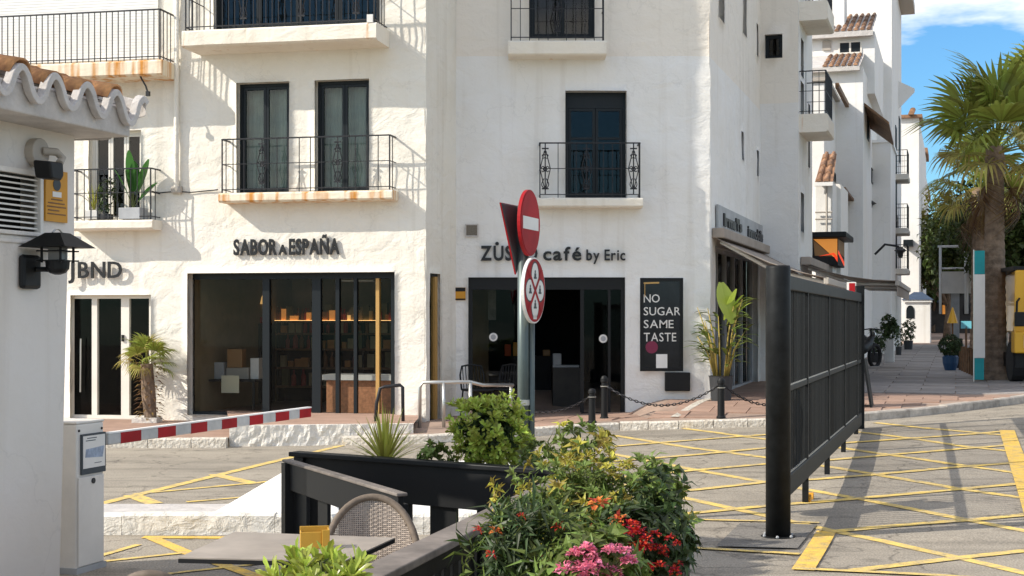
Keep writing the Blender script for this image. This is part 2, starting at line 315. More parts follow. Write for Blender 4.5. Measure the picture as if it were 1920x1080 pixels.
M['curtain'] = mat('grey_green_curtain', (0.34, 0.37, 0.33), 0.9, var=0.15, vscale=4)
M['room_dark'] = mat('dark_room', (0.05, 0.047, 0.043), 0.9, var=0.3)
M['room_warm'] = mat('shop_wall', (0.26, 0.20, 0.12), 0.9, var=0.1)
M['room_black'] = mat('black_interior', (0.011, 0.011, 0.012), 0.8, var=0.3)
M['floor_tile'] = mat('pale_floor_tile', (0.22, 0.20, 0.18), 0.45, var=0.1)
M['letter'] = mat('black_letters', (0.012, 0.012, 0.013), 0.4)
M['white'] = mat('white_paint', (0.80, 0.79, 0.76), 0.5, var=0.05)
M['black'] = mat('black_paint', (0.008, 0.0085, 0.009), 0.5, spec=0.28, bump=0.15, bscale=60, bdist=0.002)
M['black_soft'] = mat('charcoal_paint', (0.008, 0.009, 0.0095), 0.55, spec=0.22, var=0.55, vscale=8, bump=0.2, bscale=40, bdist=0.003)
M['road'] = asphalt('worn_asphalt', (0.33, 0.293, 0.24))
M['patch'] = asphalt('dark_asphalt_patch', (0.21, 0.195, 0.175))
M['yellow'] = asphalt('worn_yellow_paint', (0.315, 0.285, 0.24), (0.82, 0.58, 0.15))
M['yellow_bold'] = asphalt('bold_yellow_paint', (0.45, 0.36, 0.2), (0.82, 0.52, 0.09))
M['slab_grey'] = per_object(mat('grey_paving', (0.29, 0.265, 0.245), 0.8, var=0.18, vscale=2.5, bump=0.3, bscale=40), 0.16)
M['slab_brown'] = per_object(mat('terracotta_paving', (0.36, 0.235, 0.175), 0.8, var=0.14, vscale=2.5, bump=0.3, bscale=40), 0.12)
M['bed'] = mat('mortar_bed', (0.34, 0.245, 0.19), 0.95, var=0.22, vscale=2, bump=0.3, bscale=30)
M['kerb'] = per_object(mat('kerb_stone', (0.40, 0.36, 0.31), 0.85, var=0.3, vscale=6, bump=0.5, bscale=25), 0.2)
M['kerb_white'] = per_object(mat('worn_white_kerb', (0.76, 0.71, 0.62), 0.85, vscale=14, detail=8, bump=0.9, bscale=22, bdist=0.03, col2=(0.46, 0.40, 0.32)), 0.08)
M['terracotta'] = per_object(mat('terracotta_tile', (0.66, 0.33, 0.13), 0.8, vscale=7, detail=7, col2=(0.20, 0.09, 0.045), bump=0.5, bscale=30), 0.3)
M['tile_far'] = mat('old_roof_tile', (0.34, 0.185, 0.10), 0.85, vscale=3, col2=(0.15, 0.085, 0.055), island=0.35)
M['mortar'] = mat('grey_mortar', (0.52, 0.49, 0.46), 0.85, var=0.14, vscale=5, detail=9, bump=0.6, bscale=22, bdist=0.02)
M['post_green'] = mat('dark_green_steel', (0.10, 0.125, 0.12), 0.4, 0.5, var=0.15)
M['red'] = mat('sign_red', (0.34, 0.008, 0.012), 0.6, var=0.22, detail=8, spec=0.2)
M['red_dk'] = mat('dark_red_steel', (0.35, 0.03, 0.03), 0.5)
M['sign_white'] = mat('sign_white', (0.72, 0.70, 0.66), 0.4, var=0.05)
M['sign_back'] = mat('sign_back', (0.06, 0.072, 0.08), 0.75)
M['cabinet'] = mat('pale_grey_steel', (0.70, 0.665, 0.61), 0.5, var=0.09, vscale=2.2, detail=9)
M['silver'] = mat('brushed_steel', (0.55, 0.55, 0.52), 0.35, 0.8)
M['greybar'] = mat('grey_reflective', (0.46, 0.46, 0.45), 0.5, var=0.16, vscale=5, detail=8)
M['orange'] = mat('orange_sign', (0.58, 0.27, 0.02), 0.55, var=0.06)
M['beige'] = mat('beige_plastic', (0.40, 0.36, 0.31), 0.6)
M['wicker'] = mat('brown_wicker', (0.62, 0.28, 0.145), 0.7, var=0.25, vscale=20)
M['rattan'] = mat('taupe_rattan', (0.15, 0.115, 0.085), 0.7, var=0.2, vscale=30)
M['tabletop'] = mat('grey_brown_tabletop', (0.33, 0.285, 0.24), 0.5, var=0.25, vscale=2.2)
M['weathered'] = mat('weathered_board', (0.17, 0.145, 0.125), 0.7, var=0.4, vscale=5, bump=0.3, bscale=30, bdist=0.004)
M['wood'] = mat('brown_wood', (0.16, 0.085, 0.04), 0.7, var=0.3, vscale=6)
M['brass'] = mat('brass_wood_edge', (0.50, 0.30, 0.10), 0.4, 0.2)
M['fabric'] = mat('taupe_awning', (0.33, 0.28, 0.235), 0.9, var=0.12)
M['pot'] = mat('charcoal_pot', (0.035, 0.037, 0.04), 0.6)
M['pot_white'] = mat('white_pot', (0.65, 0.63, 0.6), 0.6)
M['pot_blue'] = mat('blue_pot', (0.02, 0.07, 0.16), 0.4)
M['soil'] = mat('soil', (0.05, 0.035, 0.025), 0.95, var=0.3, vscale=20)
M['bark'] = mat('palm_bark', (0.21, 0.15, 0.105), 0.95, var=0.4, vscale=5, bump=0.8, bscale=18, bdist=0.03)
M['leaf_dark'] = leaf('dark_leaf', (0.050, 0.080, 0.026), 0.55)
M['leaf_mid'] = leaf('mid_leaf', (0.15, 0.20, 0.045), 0.55)
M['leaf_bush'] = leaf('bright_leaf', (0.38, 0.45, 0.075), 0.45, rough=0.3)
M['leaf_yellow'] = leaf('yellow_green_leaf', (0.40, 0.34, 0.055), 0.5)
M['leaf_yucca'] = leaf('yucca_leaf', (0.42, 0.42, 0.08), 0.3)
M['leaf_palm'] = leaf('palm_leaf', (0.27, 0.31, 0.06), 0.45, 0.42)
M['leaf_olive'] = leaf('dry_palm_leaf', (0.42, 0.36, 0.10), 0.3, 0.35)
M['leaf_dead'] = leaf('dead_palm_leaf', (0.17, 0.10, 0.04), 0.4, 0.2)
M['leaf_banana'] = leaf('glossy_leaf', (0.05, 0.16, 0.03), 0.25, 0.35, 0.3)
M['leaf_tree'] = leaf('tree_leaf', (0.065, 0.09, 0.022), 0.6)
M['leaf_tree2'] = leaf('yellow_tree_leaf', (0.34, 0.30, 0.04), 0.5)
M['petal_red'] = leaf('red_petal', (0.50, 0.018, 0.02), 0.5, 0.25, 0.6)
M['petal_pink'] = leaf('pink_petal', (0.80, 0.26, 0.38), 0.3, 0.3, 0.6)
M['petal_orange'] = leaf('orange_bud', (0.60, 0.14, 0.04), 0.3, 0.3, 0.6)
M['stem'] = mat('green_stem', (0.10, 0.12, 0.04), 0.7)
M['cane'] = mat('yellow_cane', (0.35, 0.26, 0.06), 0.6, var=0.2)
M['teal'] = mat('teal_banner', (0.01, 0.28, 0.30), 0.6, var=0.12)
M['blueroof'] = mat('slate_blue_roof', (0.045, 0.075, 0.13), 0.6, var=0.2)
M['truckyellow'] = mat('yellow_paint', (0.72, 0.38, 0.015), 0.35, coat=0.3)
M['rubber'] = mat('rubber', (0.015, 0.015, 0.016), 0.85)
M['metalgrey'] = mat('grey_panel', (0.36, 0.37, 0.38), 0.5, var=0.15)
M['sky_blue'] = mat('light_blue_sign', (0.18, 0.55, 0.65), 0.5)
M['lamp'] = emit('lit_lampshade', (0.9, 0.50, 0.16), 0.55)
M['lamp_dim'] = emit('dim_lantern', (0.75, 0.30, 0.07), 0.35)
M['amber'] = emit('amber_sign', (0.8, 0.30, 0.05), 0.35)
M['flame'] = emit('red_orange_sign', (0.9, 0.06, 0.01), 0.6)
M['brownpanel'] = mat('brown_sign_panel', (0.30, 0.16, 0.06), 0.5)
# ------------------------------------------------------------------ ground
def grid_mesh(xs, ys, zf, name, material):
    mb = MB(); idx = {}
    for j, y in enumerate(ys):
        for i, x in enumerate(xs): idx[i, j] = mb.pt((x, y, zf(x, y)))
    for j in range(len(ys) - 1):
        for i in range(len(xs) - 1): mb.f.append((idx[i,j], idx[i+1,j], idx[i+1,j+1], idx[i,j+1]))
    return mb.build(name, material, smooth=True, recalc=False)
xs = [-900, -300, -120, -60, -30, -15] + [-8 + i * 0.5 for i in range(48)] + [16.5, 18, 24, 40, 80, 200, 500, 900]
ys = [-40, -15, -5, 0, 4, 8, 10, 11] + [12 + i * 0.5 for i in range(24)] + [24.5, 26, 30, 40, 60, 100, 200, 500, 1500]
road = struct(grid_mesh(xs, ys, road_z, 'road', M['road']))

KERB = [G(*p) for p in ((640,836),(740,834),(800,832),(900,825),(1000,818),(1140,808),(1330,803),(1440,800),(1540,796),(1630,789),(1760,777),(1920,756),(2060,731),(2200,700))]
KERB.append(KERB[-1] + Vector((12, 9, 0)))
def kerb_y(x):
    if x <= KERB[0].x: return KERB[0].y
    for a, b in zip(KERB, KERB[1:]):
        if a.x <= x <= b.x: return a.y + (b.y - a.y) * (x - a.x) / (b.x - a.x)
    return KERB[-1].y
def walk_z(x, y):
    ky = kerb_y(x); zk = road_z(x, ky) + 0.12
    if x < 4.6:
        T = 0.21 + 0.29 * sst((x - 1.9) / 0.75); t = sst((y - ky) / max(25.3 - ky, .5))
    else:
        T = 0.5; t = sst((y - ky) / 3.0)
    z = zk + (T - zk) * t
    if y > 28: z = max(z, 0.5 + 0.0115 * (y - 28))
    return max(z, road_z(x, y) + 0.1) if y > ky else z
def strip_mesh(x_list, s_list, zf, name, material):
    mb = MB(); idx = {}
    for i, x in enumerate(x_list):
        for j, s in enumerate(s_list): y = kerb_y(x) + 0.1 + s; idx[i, j] = mb.pt((x, y, zf(x, y)))
    for i in range(len(x_list) - 1):
        for j in range(len(s_list) - 1): mb.f.append((idx[i,j], idx[i+1,j], idx[i+1,j+1], idx[i,j+1]))
    return mb.build(name, material, smooth=True, recalc=False)
wx = [-2.4 + i * 0.3 for i in range(56)] + [15, 17, 20, 25, 32, 45]
ws = [0, .3, .6, 1, 1.4, 1.8, 2.2, 2.6, 3, 3.5, 4, 5, 6, 8, 10, 14, 20, 30, 45, 70, 110, 200]
pave = struct(strip_mesh(wx, ws, walk_z, 'pavement', M['bed']))
# paving slabs, laid on the street's own axes
def slab_mesh(a, b, t, g):
    mb = MB(); mb.box(-a/2+g, a/2-g, -b/2+g, b/2-g, 0, t)
    return mb
def lay(mesh, a0, a1, b0, b1, sa, sb, keep, name, seed, lift=0.0):
    r = random.Random(seed); n = 0
    for j in range(int((b1 - b0) / sb)):
        for i in range(int((a1 - a0) / sa)):
            a = a0 + (i + .5 + (0.5 if j % 2 else 0)) * sa; b = b0 + (j + .5) * sb
            p = K.w(a, b, 0)
            if not keep(p.x, p.y): continue
            e = 0.15; z = walk_z(p.x, p.y)
            nx = (walk_z(p.x + e, p.y) - walk_z(p.x - e, p.y)) / (2*e); ny = (walk_z(p.x, p.y + e) - walk_z(p.x, p.y - e)) / (2*e)
            nv = Vector((-nx, -ny, 1)).normalized(); q = Vector((0, 0, 1)).rotation_difference(nv)
            m = Matrix.Translation((p.x, p.y, z + lift + r.uniform(-.003, .003))) @ q.to_matrix().to_4x4() @ Matrix.Rotation(K.rot, 4, 'Z')
            inst(name, mesh, pave, m); n += 1
    return n
brown_me = slab_mesh(.6, .6, .018, .008).mesh('paving_slab', M['slab_brown'])
grey_me = slab_mesh(1.3, .85, .02, .010).mesh('paving_slab', M['slab_grey'])
def keep_brown(x, y):
    ky = kerb_y(x); c = K.uz((x / y) * FPX + CX, 600)  # noqa
    q = Vector((x, y)) - K.o; a, d = q.dot(K.t), q.dot(K.n)
    if y < ky + .55: return False
    if abs(walk_z(x+.2, y) - walk_z(x-.2, y)) > .055 or abs(walk_z(x, y+.2) - walk_z(x, y-.2)) > .07: return False
    if x < -1.0 or x > 13.2: return False
    if a < 0.15: return y < 25.1 and x < 3.4
    return d < 2.6
def keep_grey(x, y):
    q = Vector((x, y)) - K.o; a, d = q.dot(K.t), q.dot(K.n)
    return d > 2.75 and d < 36 and 1.0 < a < 7.2 and (d < 24 or a > 1.5)
lay(brown_me, -6.0, 12.0, -6.0, 3.0, .6, .6, keep_brown, 'paving_slab', 1)
lay(grey_me, .9, 8.0, 2.2, 36.5, 1.3, .85, keep_grey, 'paving_slab', 2)
# kerb stones
km = {}
def kerb_run(pts, ztop, zbot, parent, material, wdt=.16, ln=.95, seed=3, name='kerb_stone', gap=.005):
    r = random.Random(seed); pos = 0
    seg = [(a, b, (Vector((b.x, b.y)) - Vector((a.x, a.y))).length) for a, b in zip(pts, pts[1:])]
    tot = sum(s[2] for s in seg)
    def at(s):
        for a, b, l in seg:
            if s <= l: return a + (b - a) * (s / l)
            s -= l
        return seg[-1][1]
    s = 0
    while s < tot - .1:
        e = min(tot, s + ln * r.uniform(.9, 1.1)); a, b = at(s + gap), at(e - gap); mb = MB()
        t = Vector((b.x - a.x, b.y - a.y, 0)).normalized(); nn = Vector((-t.y, t.x, 0)); j = r.uniform(-.008, .008)
        bot = [(p.x, p.y, zbot(p)) for p in (a, b)]; top = [ztop(p) + j for p in (a, b)]
        f = []
        for p, zt in ((a, top[0]), (b, top[1])):
            f.append([Vector((p.x, p.y, zbot(p))), Vector((p.x, p.y, zt - .02)) , Vector((p.x, p.y, zt)) + nn * .02, Vector((p.x, p.y, zt)) + nn * wdt, Vector((p.x, p.y, zbot(p))) + nn * wdt])
        i0 = [mb.pt(p) for p in f[0]]; i1 = [mb.pt(p) for p in f[1]]
        for k in range(5): mb.f.append((i0[k], i1[k], i1[(k+1)%5], i0[(k+1)%5]))
        mb.f.append(tuple(reversed(i0))); mb.f.append(tuple(i1))
        mb.build(name, material, parent); s = e
kerb_run(KERB[4:9], lambda p: walk_z(p.x, p.y + .02) + .01, lambda p: road_z(p.x, p.y) - .05, pave, M['kerb_white'], ln=.5)
kerb_run(KERB[8:13], lambda p: walk_z(p.x, p.y + .02) + .012, lambda p: road_z(p.x, p.y) - .05, pave, M['kerb'])
kerb_run(KERB[0:5], lambda p: walk_z(p.x, p.y + .02) + .01, lambda p: road_z(p.x, p.y) - .05, pave, M['kerb_white'], ln=.7, seed=8)

# painted lines on the road
def line(pts, wid, m=None, name='painted_line', zo=.005, surf=road_z, parent=None):
    pts = [Vector(p) for p in pts]; mb = MB(); L_, R_ = [], []; dense = []
    for a, b in zip(pts, pts[1:]):
        n = max(1, int((b - a).length / .4))
        dense += [a + (b - a) * (k / n) for k in range(n)]
    dense.append(pts[-1])
    for k, p in enumerate(dense):
        t = dense[min(k+1, len(dense)-1)] - dense[max(k-1, 0)]; t.z = 0; t.normalize(); nn = Vector((-t.y, t.x, 0)) * wid / 2
        for lst, q in ((L_, p + nn), (R_, p - nn)): lst.append(mb.pt((q.x, q.y, surf(q.x, q.y) + zo)))
    for k in range(len(dense) - 1): mb.f.append((R_[k], R_[k+1], L_[k+1], L_[k]))
    return mb.build(name, m or M['yellow'], parent or road, recalc=False)
def gl(*px, wid=.125, m=None, zo=.005): return line([G(*p) for p in px], wid, m, zo=zo)
# box hatching right of the planting
gl((1150,906),(1300,938),(1434,967),(1565,997),(1655,1015),(1800,1047),(2000,1094), zo=.005)
gl((1150,852),(1300,881),(1434,905),(1623,938),(1800,973),(1920,996),(2050,1021), zo=.0055)
gl((1150,817),(1300,841),(1434,858),(1568,878),(1804,918),(1916,934), zo=.006)
gl((1170,793),(1300,806),(1411,821),(1581,841),(1823,876),(1912,888), zo=.0065)
gl((1480,799),(1623,812),(1720,824),(1810,838),(1898,847), zo=.007)
gl((1640,793),(1723,802),(1885,817), zo=.0075)
gl((1600,1071),(1800,1047),(1920,1034),(2050,1021), zo=.008)
gl((1561,998),(1687,986),(1833,975),(1926,966), zo=.0085)
gl((1200,972),(1300,963),(1434,950),(1584,938),(1800,918),(1922,907), zo=.009)
gl((1150,931),(1300,920),(1434,905),(1523,900),(1639,891),(1800,876),(1912,868), zo=.0095)
gl((1150,897),(1300,883),(1434,871),(1561,863),(1687,852),(1784,844),(1897,835), zo=.010)
gl((1150,866),(1300,854),(1434,841),(1560,833),(1720,822),(1833,814),(1888,809), zo=.0105)
gl((1150,838),(1300,826),(1434,816),(1560,806), zo=.011)
gl((1888,808),(1903,852),(1924,912),(1990,1100), wid=.21, m=M['yellow_bold'], zo=.012)
gl((1505,1071),(1550,998), wid=.17, m=M['yellow_bold'], zo=.012)
gl((1180,1022),(1300,1029),(1500,1041), wid=.09, zo=.0125)
gl((1200,972),(1300,976),(1440,979),(1536,982), wid=.07, zo=.0128)
gl((1490,1068),(1620,1074),(1740,1080),(1900,1090), wid=.09, zo=.0128)
# lines of the lane on the left
gl((150,956),(194,944),(480,874),(547,858),(640,836), wid=.13, zo=.006)
gl((247,929),(290,945), wid=.19, zo=.0065); gl((402,890),(478,908), wid=.17, zo=.0065)
gl((252,927),(480,906),(600,893), wid=.10, zo=.007); gl((350,942),(424,936),(560,924), wid=.08, zo=.0075)
gl((268,1008),(430,1009), wid=.13, m=M['yellow_bold'], zo=.006); gl((282,1008),(345,1035),(490,1085), wid=.12, m=M['yellow_bold'], zo=.0065)
gl((150,1054),(192,1042),(260,1022), wid=.07, zo=.007); gl((150,1058),(192,1054),(350,1037), wid=.07, zo=.0075)
gl((300,1079),(342,1074),(480,1059),(600,1046), wid=.06, zo=.008)
# repaired square round the gate post and long patches
mb = MB(); mb.poly([tuple(G(*p) + Vector((0,0,.014))) for p in ((1342,1027),(1495,1031),(1532,986),(1388,983))]); mb.build('asphalt_patch', M['patch'], road)

# stone median with its kerb, left
med = struct(MB_build := (lambda: (lambda mb: (mb.box(-7, 0.4, 12.86, 14.15, -.05, .17) if False else mb.box(-7, 0.4, 12.86, 13.55, -.05, .17), mb.build('median_island', M['mortar']))[1])(MB()))())
kerb_run([Vector((-7, 12.72, 0)), Vector((0.4, 12.72, 0))], lambda p: .183, lambda p: -.05, med, M['stone_white'], wdt=.15, ln=1.25, seed=4, gap=.002)
# white painted wedge wall on the island
mb = MB(); a = P(404, 959, 13.0); xr = 0.25
zt_ = P(546,874,13.35).z; lo_ = [(a.x, 12.88, .172), (xr, 12.88, .172), (xr, 14.1, .172), (a.x+.1, 14.1, .172)]; hi_ = [(P(548,0,13.3).x, 13.32, zt_), (xr, 13.32, zt_), (xr, 13.9, zt_), (P(548,0,13.3).x, 13.9, zt_)]
li = [mb.pt(p) for p in lo_]; hi = [mb.pt(p) for p in hi_]; mb.f += [tuple(hi)] + [(li[k], li[(k+1)%4], hi[(k+1)%4], hi[k]) for k in range(4)]
tag(mb.build('wedge_wall', M['plaster_far'], bevel=.03), 'low white painted wall with sloping end behind the black fence', 'wall')

# shop platform and left pavement
z_pl = .31
plat = struct((lambda mb: (mb.poly([(P(430,0,21.6).x, 21.62, z_pl), (P(775,0,22.0).x, 22.0, z_pl), (P(790,0,24.3).x, 24.3, z_pl), (P(425,0,25.4).x, 25.4, z_pl)]), mb.build('shop_platform', M['slab_brown']))[1])(MB()))
mb = MB(); n = 60; x0, x1 = P(430,0,21.6).x, P(775,0,22).x
rows = []
for j in range(5):
    rows.append([mb.pt((x0 + (x1-x0)*i/n, 21.6 + .4*i/n + .03 * noise.noise(Vector((i*.45, j*1.3, 2))), -.05 + (z_pl+.055) * j/4)) for i in range(n+1)])
rows.append([mb.pt((x0 + (x1-x0)*i/n, 21.72 + .4*i/n, z_pl+.004)) for i in range(n+1)])
for j in range(5):
    for i in range(n): mb.f.append((rows[j][i], rows[j][i+1], rows[j+1][i+1], rows[j+1][i]))
mb.box(x0 + .004, x0 + .12, 21.65, 25.2, -.05, z_pl - .003)
tag(mb.build('stone_plinth', M['stone_white']), 'rough white stone plinth wall in front of the shop with the dark window', 'wall')
lp = struct((lambda mb: (mb.poly([(-14, 21.5, .13), (P(430,0,21.6).x, 21.5, .13), (P(430,0,24.6).x, 25.6, .17), (-14, 28, .17)]), mb.build('left_pavement', M['slab_brown']))[1])(MB()))
kerb_run([Vector((-12, 21.36, 0)), Vector((P(430,0,21.5).x - .02, 21.36, 0))], lambda p: .145, lambda p: -.05, lp, M['kerb_white'], ln=.6, seed=6)
line([Vector((P(1264,0,23.2).x, 23.2, 0)), Vector((P(1327,0,25.2).x, 25.2, 0))], .13, M['kerb_white'], 'edging_strip', .022, walk_z, pave)

# ------------------------------------------------------------------ facades
def wall(F, u0, u1, z0, z1, holes, m, parent, name='wall', cell=.17, amp=.014, reveal=.2, edge=(0, 0), seed=0, label=None):
    def lines(a, b, cuts):
        pts = sorted(set([a, b] + [c for c in cuts if a < c < b])); o = [pts[0]]
        for p, q in zip(pts, pts[1:]):
            n = max(1, int(math.ceil((q - p) / cell))); o += [p + (q - p) * k / n for k in range(1, n + 1)]
        return o
    us = lines(u0, u1, [h[0] for h in holes] + [h[1] for h in holes]); zs_ = lines(z0, z1, [h[2] for h in holes] + [h[3] for h in holes])
    mb = MB(F); idx = {}
    for i, u in enumerate(us):
        for j, z in enumerate(zs_):
            d = -amp * (noise.noise(Vector((u*1.5 + seed, z*1.5, seed*3.1))) + .6 * noise.noise(Vector((u*4 + seed, z*4, 7)))); uu = u
            if i == 0 and edge[0]: uu = u - edge[0] * (.5 + .5*noise.noise(Vector((seed, z*2.2, 1))))
            if i == len(us)-1 and edge[1]: uu = u + edge[1] * (.5 + .5*noise.noise(Vector((seed, z*2.2, 5))) + .3*noise.noise(Vector((seed, z*7, 5))))
            idx[i, j] = mb.pt((uu, d, z))
    def inside(u, z): return any(h[0] < u < h[1] and h[2] < z < h[3] for h in holes)
    for i in range(len(us) - 1):
        for j in range(len(zs_) - 1):
            if inside((us[i]+us[i+1])/2, (zs_[j]+zs_[j+1])/2): continue
            mb.f.append((idx[i,j], idx[i+1,j], idx[i+1,j+1], idx[i,j+1]))
    for h in holes:
        dp = h[4] if len(h) > 4 else reveal
        ii = [i for i, u in enumerate(us) if h[0] - 1e-6 <= u <= h[1] + 1e-6]; jj = [j for j, z in enumerate(zs_) if h[2] - 1e-6 <= z <= h[3] + 1e-6]
        ring = [(i, jj[0]) for i in ii] + [(ii[-1], j) for j in jj[1:]] + [(i, jj[-1]) for i in reversed(ii[:-1])] + [(ii[0], j) for j in reversed(jj[1:-1])]
        back = [mb.pt((us[i], dp, zs_[j])) for i, j in ring]
        for k in range(len(ring)):
            k2 = (k + 1) % len(ring); mb.f.append((idx[ring[k]], back[k], back[k2], idx[ring[k2]]))
    o = mb.build(name, m, parent, recalc=False)
    if label: o['label'] = label
    for p in o.data.polygons: p.use_smooth = True
    return o
def room(F, u0, u1, z0, z1, d0, d1, m, parent, name='room', mfloor=None):
    mb = MB(F); mb.quad((u0,d1,z0),(u1,d1,z0),(u1,d1,z1),(u0,d1,z1)); mb.quad((u0,d0,z0),(u0,d1,z0),(u0,d1,z1),(u0,d0,z1))
    mb.quad((u1,d0,z0),(u1,d1,z0),(u1,d1,z1),(u1,d0,z1)); mb.quad((u0,d0,z1),(u1,d0,z1),(u1,d1,z1),(u0,d1,z1))
    if mfloor is None: mb.quad((u0,d0,z0),(u1,d0,z0),(u1,d1,z0),(u0,d1,z0))
    o = mb.build(name, m, parent, recalc=False)
    if mfloor is not None:
        mf = MB(F); mf.quad((u0,d0,z0),(u1,d0,z0),(u1,d1,z0),(u0,d1,z0)); mf.build('room_floor', mfloor, o, recalc=False)
    return o
def frame_ring(mb, u0, u1, z0, z1, d, wd, dp):
    mb.box(u0, u0+wd, d, d+dp, z0, z1); mb.box(u1-wd, u1, d, d+dp, z0, z1); mb.box(u0+wd, u1-wd, d, d+dp, z1-wd, z1); mb.box(u0+wd, u1-wd, d, d+dp, z0, z0+wd)
def french(F, r, d, m, parent, leaves=2, wd=.055, gm='glass', back='curtain', bars=0, toprail=0, bm='curtain', name='window'):
    u0, u1, z0, z1 = r
    mb = MB(F); frame_ring(mb, u0, u1, z0, z1, d, wd, .07)
    if toprail: mb.box(u0+wd, u1-wd, d+.002, d+.062, z1-wd-toprail, z1-wd)
    fr = mb.build(name, m, parent)
    lw = (u1 - u0 - 2*wd) / leaves; zt = z1 - wd - toprail
    for k in range(leaves):
        a = u0 + wd + k*lw; lf = MB(F); frame_ring(lf, a+.004, a+lw-.004, z0+wd+.004, zt-.004, d+.008, wd*.8, .045)
        for b in range(bars):
            zb = z0 + (zt - z0) * (b+1)/(bars+1); lf.box(a+.004+wd*.8, a+lw-.004-wd*.8, d+.012, d+.045, zb-.02, zb+.02)
        lo = lf.build('casement', m, fr)
        g = MB(F); g.quad((a+.05, d+.035, z0+wd+.05), (a+lw-.05, d+.035, z0+wd+.05), (a+lw-.05, d+.035, zt-.05), (a+.05, d+.035, zt-.05)); g.build('pane', M[gm], fr, recalc=False)
    if back == 'curtain':
        c = MB(F); n = 40; ids = []
        for k in range(n+1):
            u = u0 + .02 + (u1-u0-.04)*k/n; dd = d + .22 + .02*math.sin(k*1.7)
            ids.append((c.pt((u, dd, z0)), c.pt((u, dd, z1))))
        for k in range(n): c.f.append((ids[k][0], ids[k+1][0], ids[k+1][1], ids[k][1]))
        c.build('curtain', M[bm], fr, smooth=True, recalc=False)
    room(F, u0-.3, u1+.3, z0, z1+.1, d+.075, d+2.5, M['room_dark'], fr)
    return fr
def scroll(F, u, d, zb, h, wd, along='u'):
    """wrought iron lozenge with curls"""
    mb = MB(F)
    def p(a, z): return (u + a, d, z) if along == 'u' else (u, d + a, z)
    zc = zb + h*.5; r = .009
    mb.tube([p(0, zb), p(0, zb+h)], .011, 6)
    for s in (-1, 1):
        mb.tube([p(s*.012, zb+h*.12), p(s*wd*.5, zc - h*.02), p(s*wd*.52, zc+.01), p(s*.012, zb+h*.86)], r, 5)
        mb.tube([p(s*(.02 + (.06 - .012*t/2)*abs(math.sin(t*.45))) , zb + h*.14 + .05*t/2 - .02) for t in range(0, 8)], r, 5)
        mb.tube([p(s*(wd*.22 + wd*.2*math.cos(t*.8)), zc + wd*.28*math.sin(t*.8)) for t in range(0, 8)], r, 5)
        mb.tube([p(s*(wd*.16 + wd*.16*math.cos(t*.8)), zb + h*.75 + wd*.2*math.sin(t*.8)) for t in range(0, 8)], r, 5)
    mb.tube([p(.03*math.cos(t*.7), zc + .03*math.sin(t*.7)) for t in range(10)], .013, 5)
    mb.box(*( (u-.06, u+.06, d-.012, d+.012) if along == 'u' else (u-.012, u+.012, d-.06, d+.06) ), zb+h*.89, zb+h*.915)
    mb.box(*( (u-.06, u+.06, d-.012, d+.012) if along == 'u' else (u-.012, u+.012, d-.06, d+.06) ), zb+h*.10, zb+h*.125)
    return mb
def balcony(F, parent, u0, u1, zt, th, dp, rh, m='slab', nb=14, scrolls=(), side_scroll=False, inset=.05, mid=True, lip=0, open_left=False):
    mb = MB(F); n = max(4, int((u1-u0)/.12))
    prof = [(.02, zt-th), (-dp*.92, zt-th), (-dp, zt-th+.03), (-dp, zt-.03), (-dp+.03, zt), (.02, zt)]
    rows = []
    for k in range(n+1):
        u = u0 + (u1-u0)*k/n; j = .008*noise.noise(Vector((u*3, zt, 0)))
        rows.append([mb.pt((u, d + (j if d < 0 else 0), z + j*.7)) for d, z in prof])
    for k in range(n):
        for q in range(len(prof)): mb.f.append((rows[k][q], rows[k+1][q], rows[k+1][(q+1)%len(prof)], rows[k][(q+1)%len(prof)]))
    mb.f.append(tuple(rows[0])); mb.f.append(tuple(reversed(rows[-1])))
    if lip:   # little drip mouldings
        mb.box(u0-.01, u1+.01, -dp-.01, .0, zt-.012+.004, zt+.012)
    slab = mb.build('balcony', M[m], parent)
    rl = MB(F); a, b, f = u0+inset, u1-inset, -dp+inset; zb = zt + .03 + lip*.02; ztp = zt + rh
    for z, s in ((ztp, .022), (zb+.03, .014)) + (((zb + (ztp-zb)*.52, .012),) if mid else ()):
        rl.bar((a, f, z), (b, f, z), s*1.4, s); rl.bar((a, f, z), (a, .0, z), s*1.4, s); rl.bar((b, f, z), (b, .0, z), s*1.4, s)
    for k in range(nb+1):
        u = a + (b-a)*k/nb
        if any(abs(u - s) < (b-a)/nb*.9 for s in scrolls) and 0 < k < nb: continue
        rl.bar((u, f, zt), (u, f, ztp), .013 if 0<k<nb else .02, .013 if 0<k<nb else .02, (0,1,0))
    ns = max(2, int(dp / .14))
    for k in range(1, ns):
        for u in (a, b): dd = f + (-f)*k/ns; rl.bar((u, dd, zt), (u, dd, ztp), .012, .012, (0,1,0))
    ro = rl.build('railing', M['iron'], slab)
    for s in scrolls: scroll(F, s, f, zb+.03, ztp-zb-.04, .17).build('scrollwork', M['iron'], slab)
    if side_scroll:
        for u in (a, b): scroll(F, u, f*.5, zb+.03, ztp-zb-.04, .17, 'd').build('scrollwork', M['iron'], slab)
    return slab
def zc(F, px, py, d=0): return F.uz(px, py, d)[1]

EH = 12.2   # eaves height of the front buildings
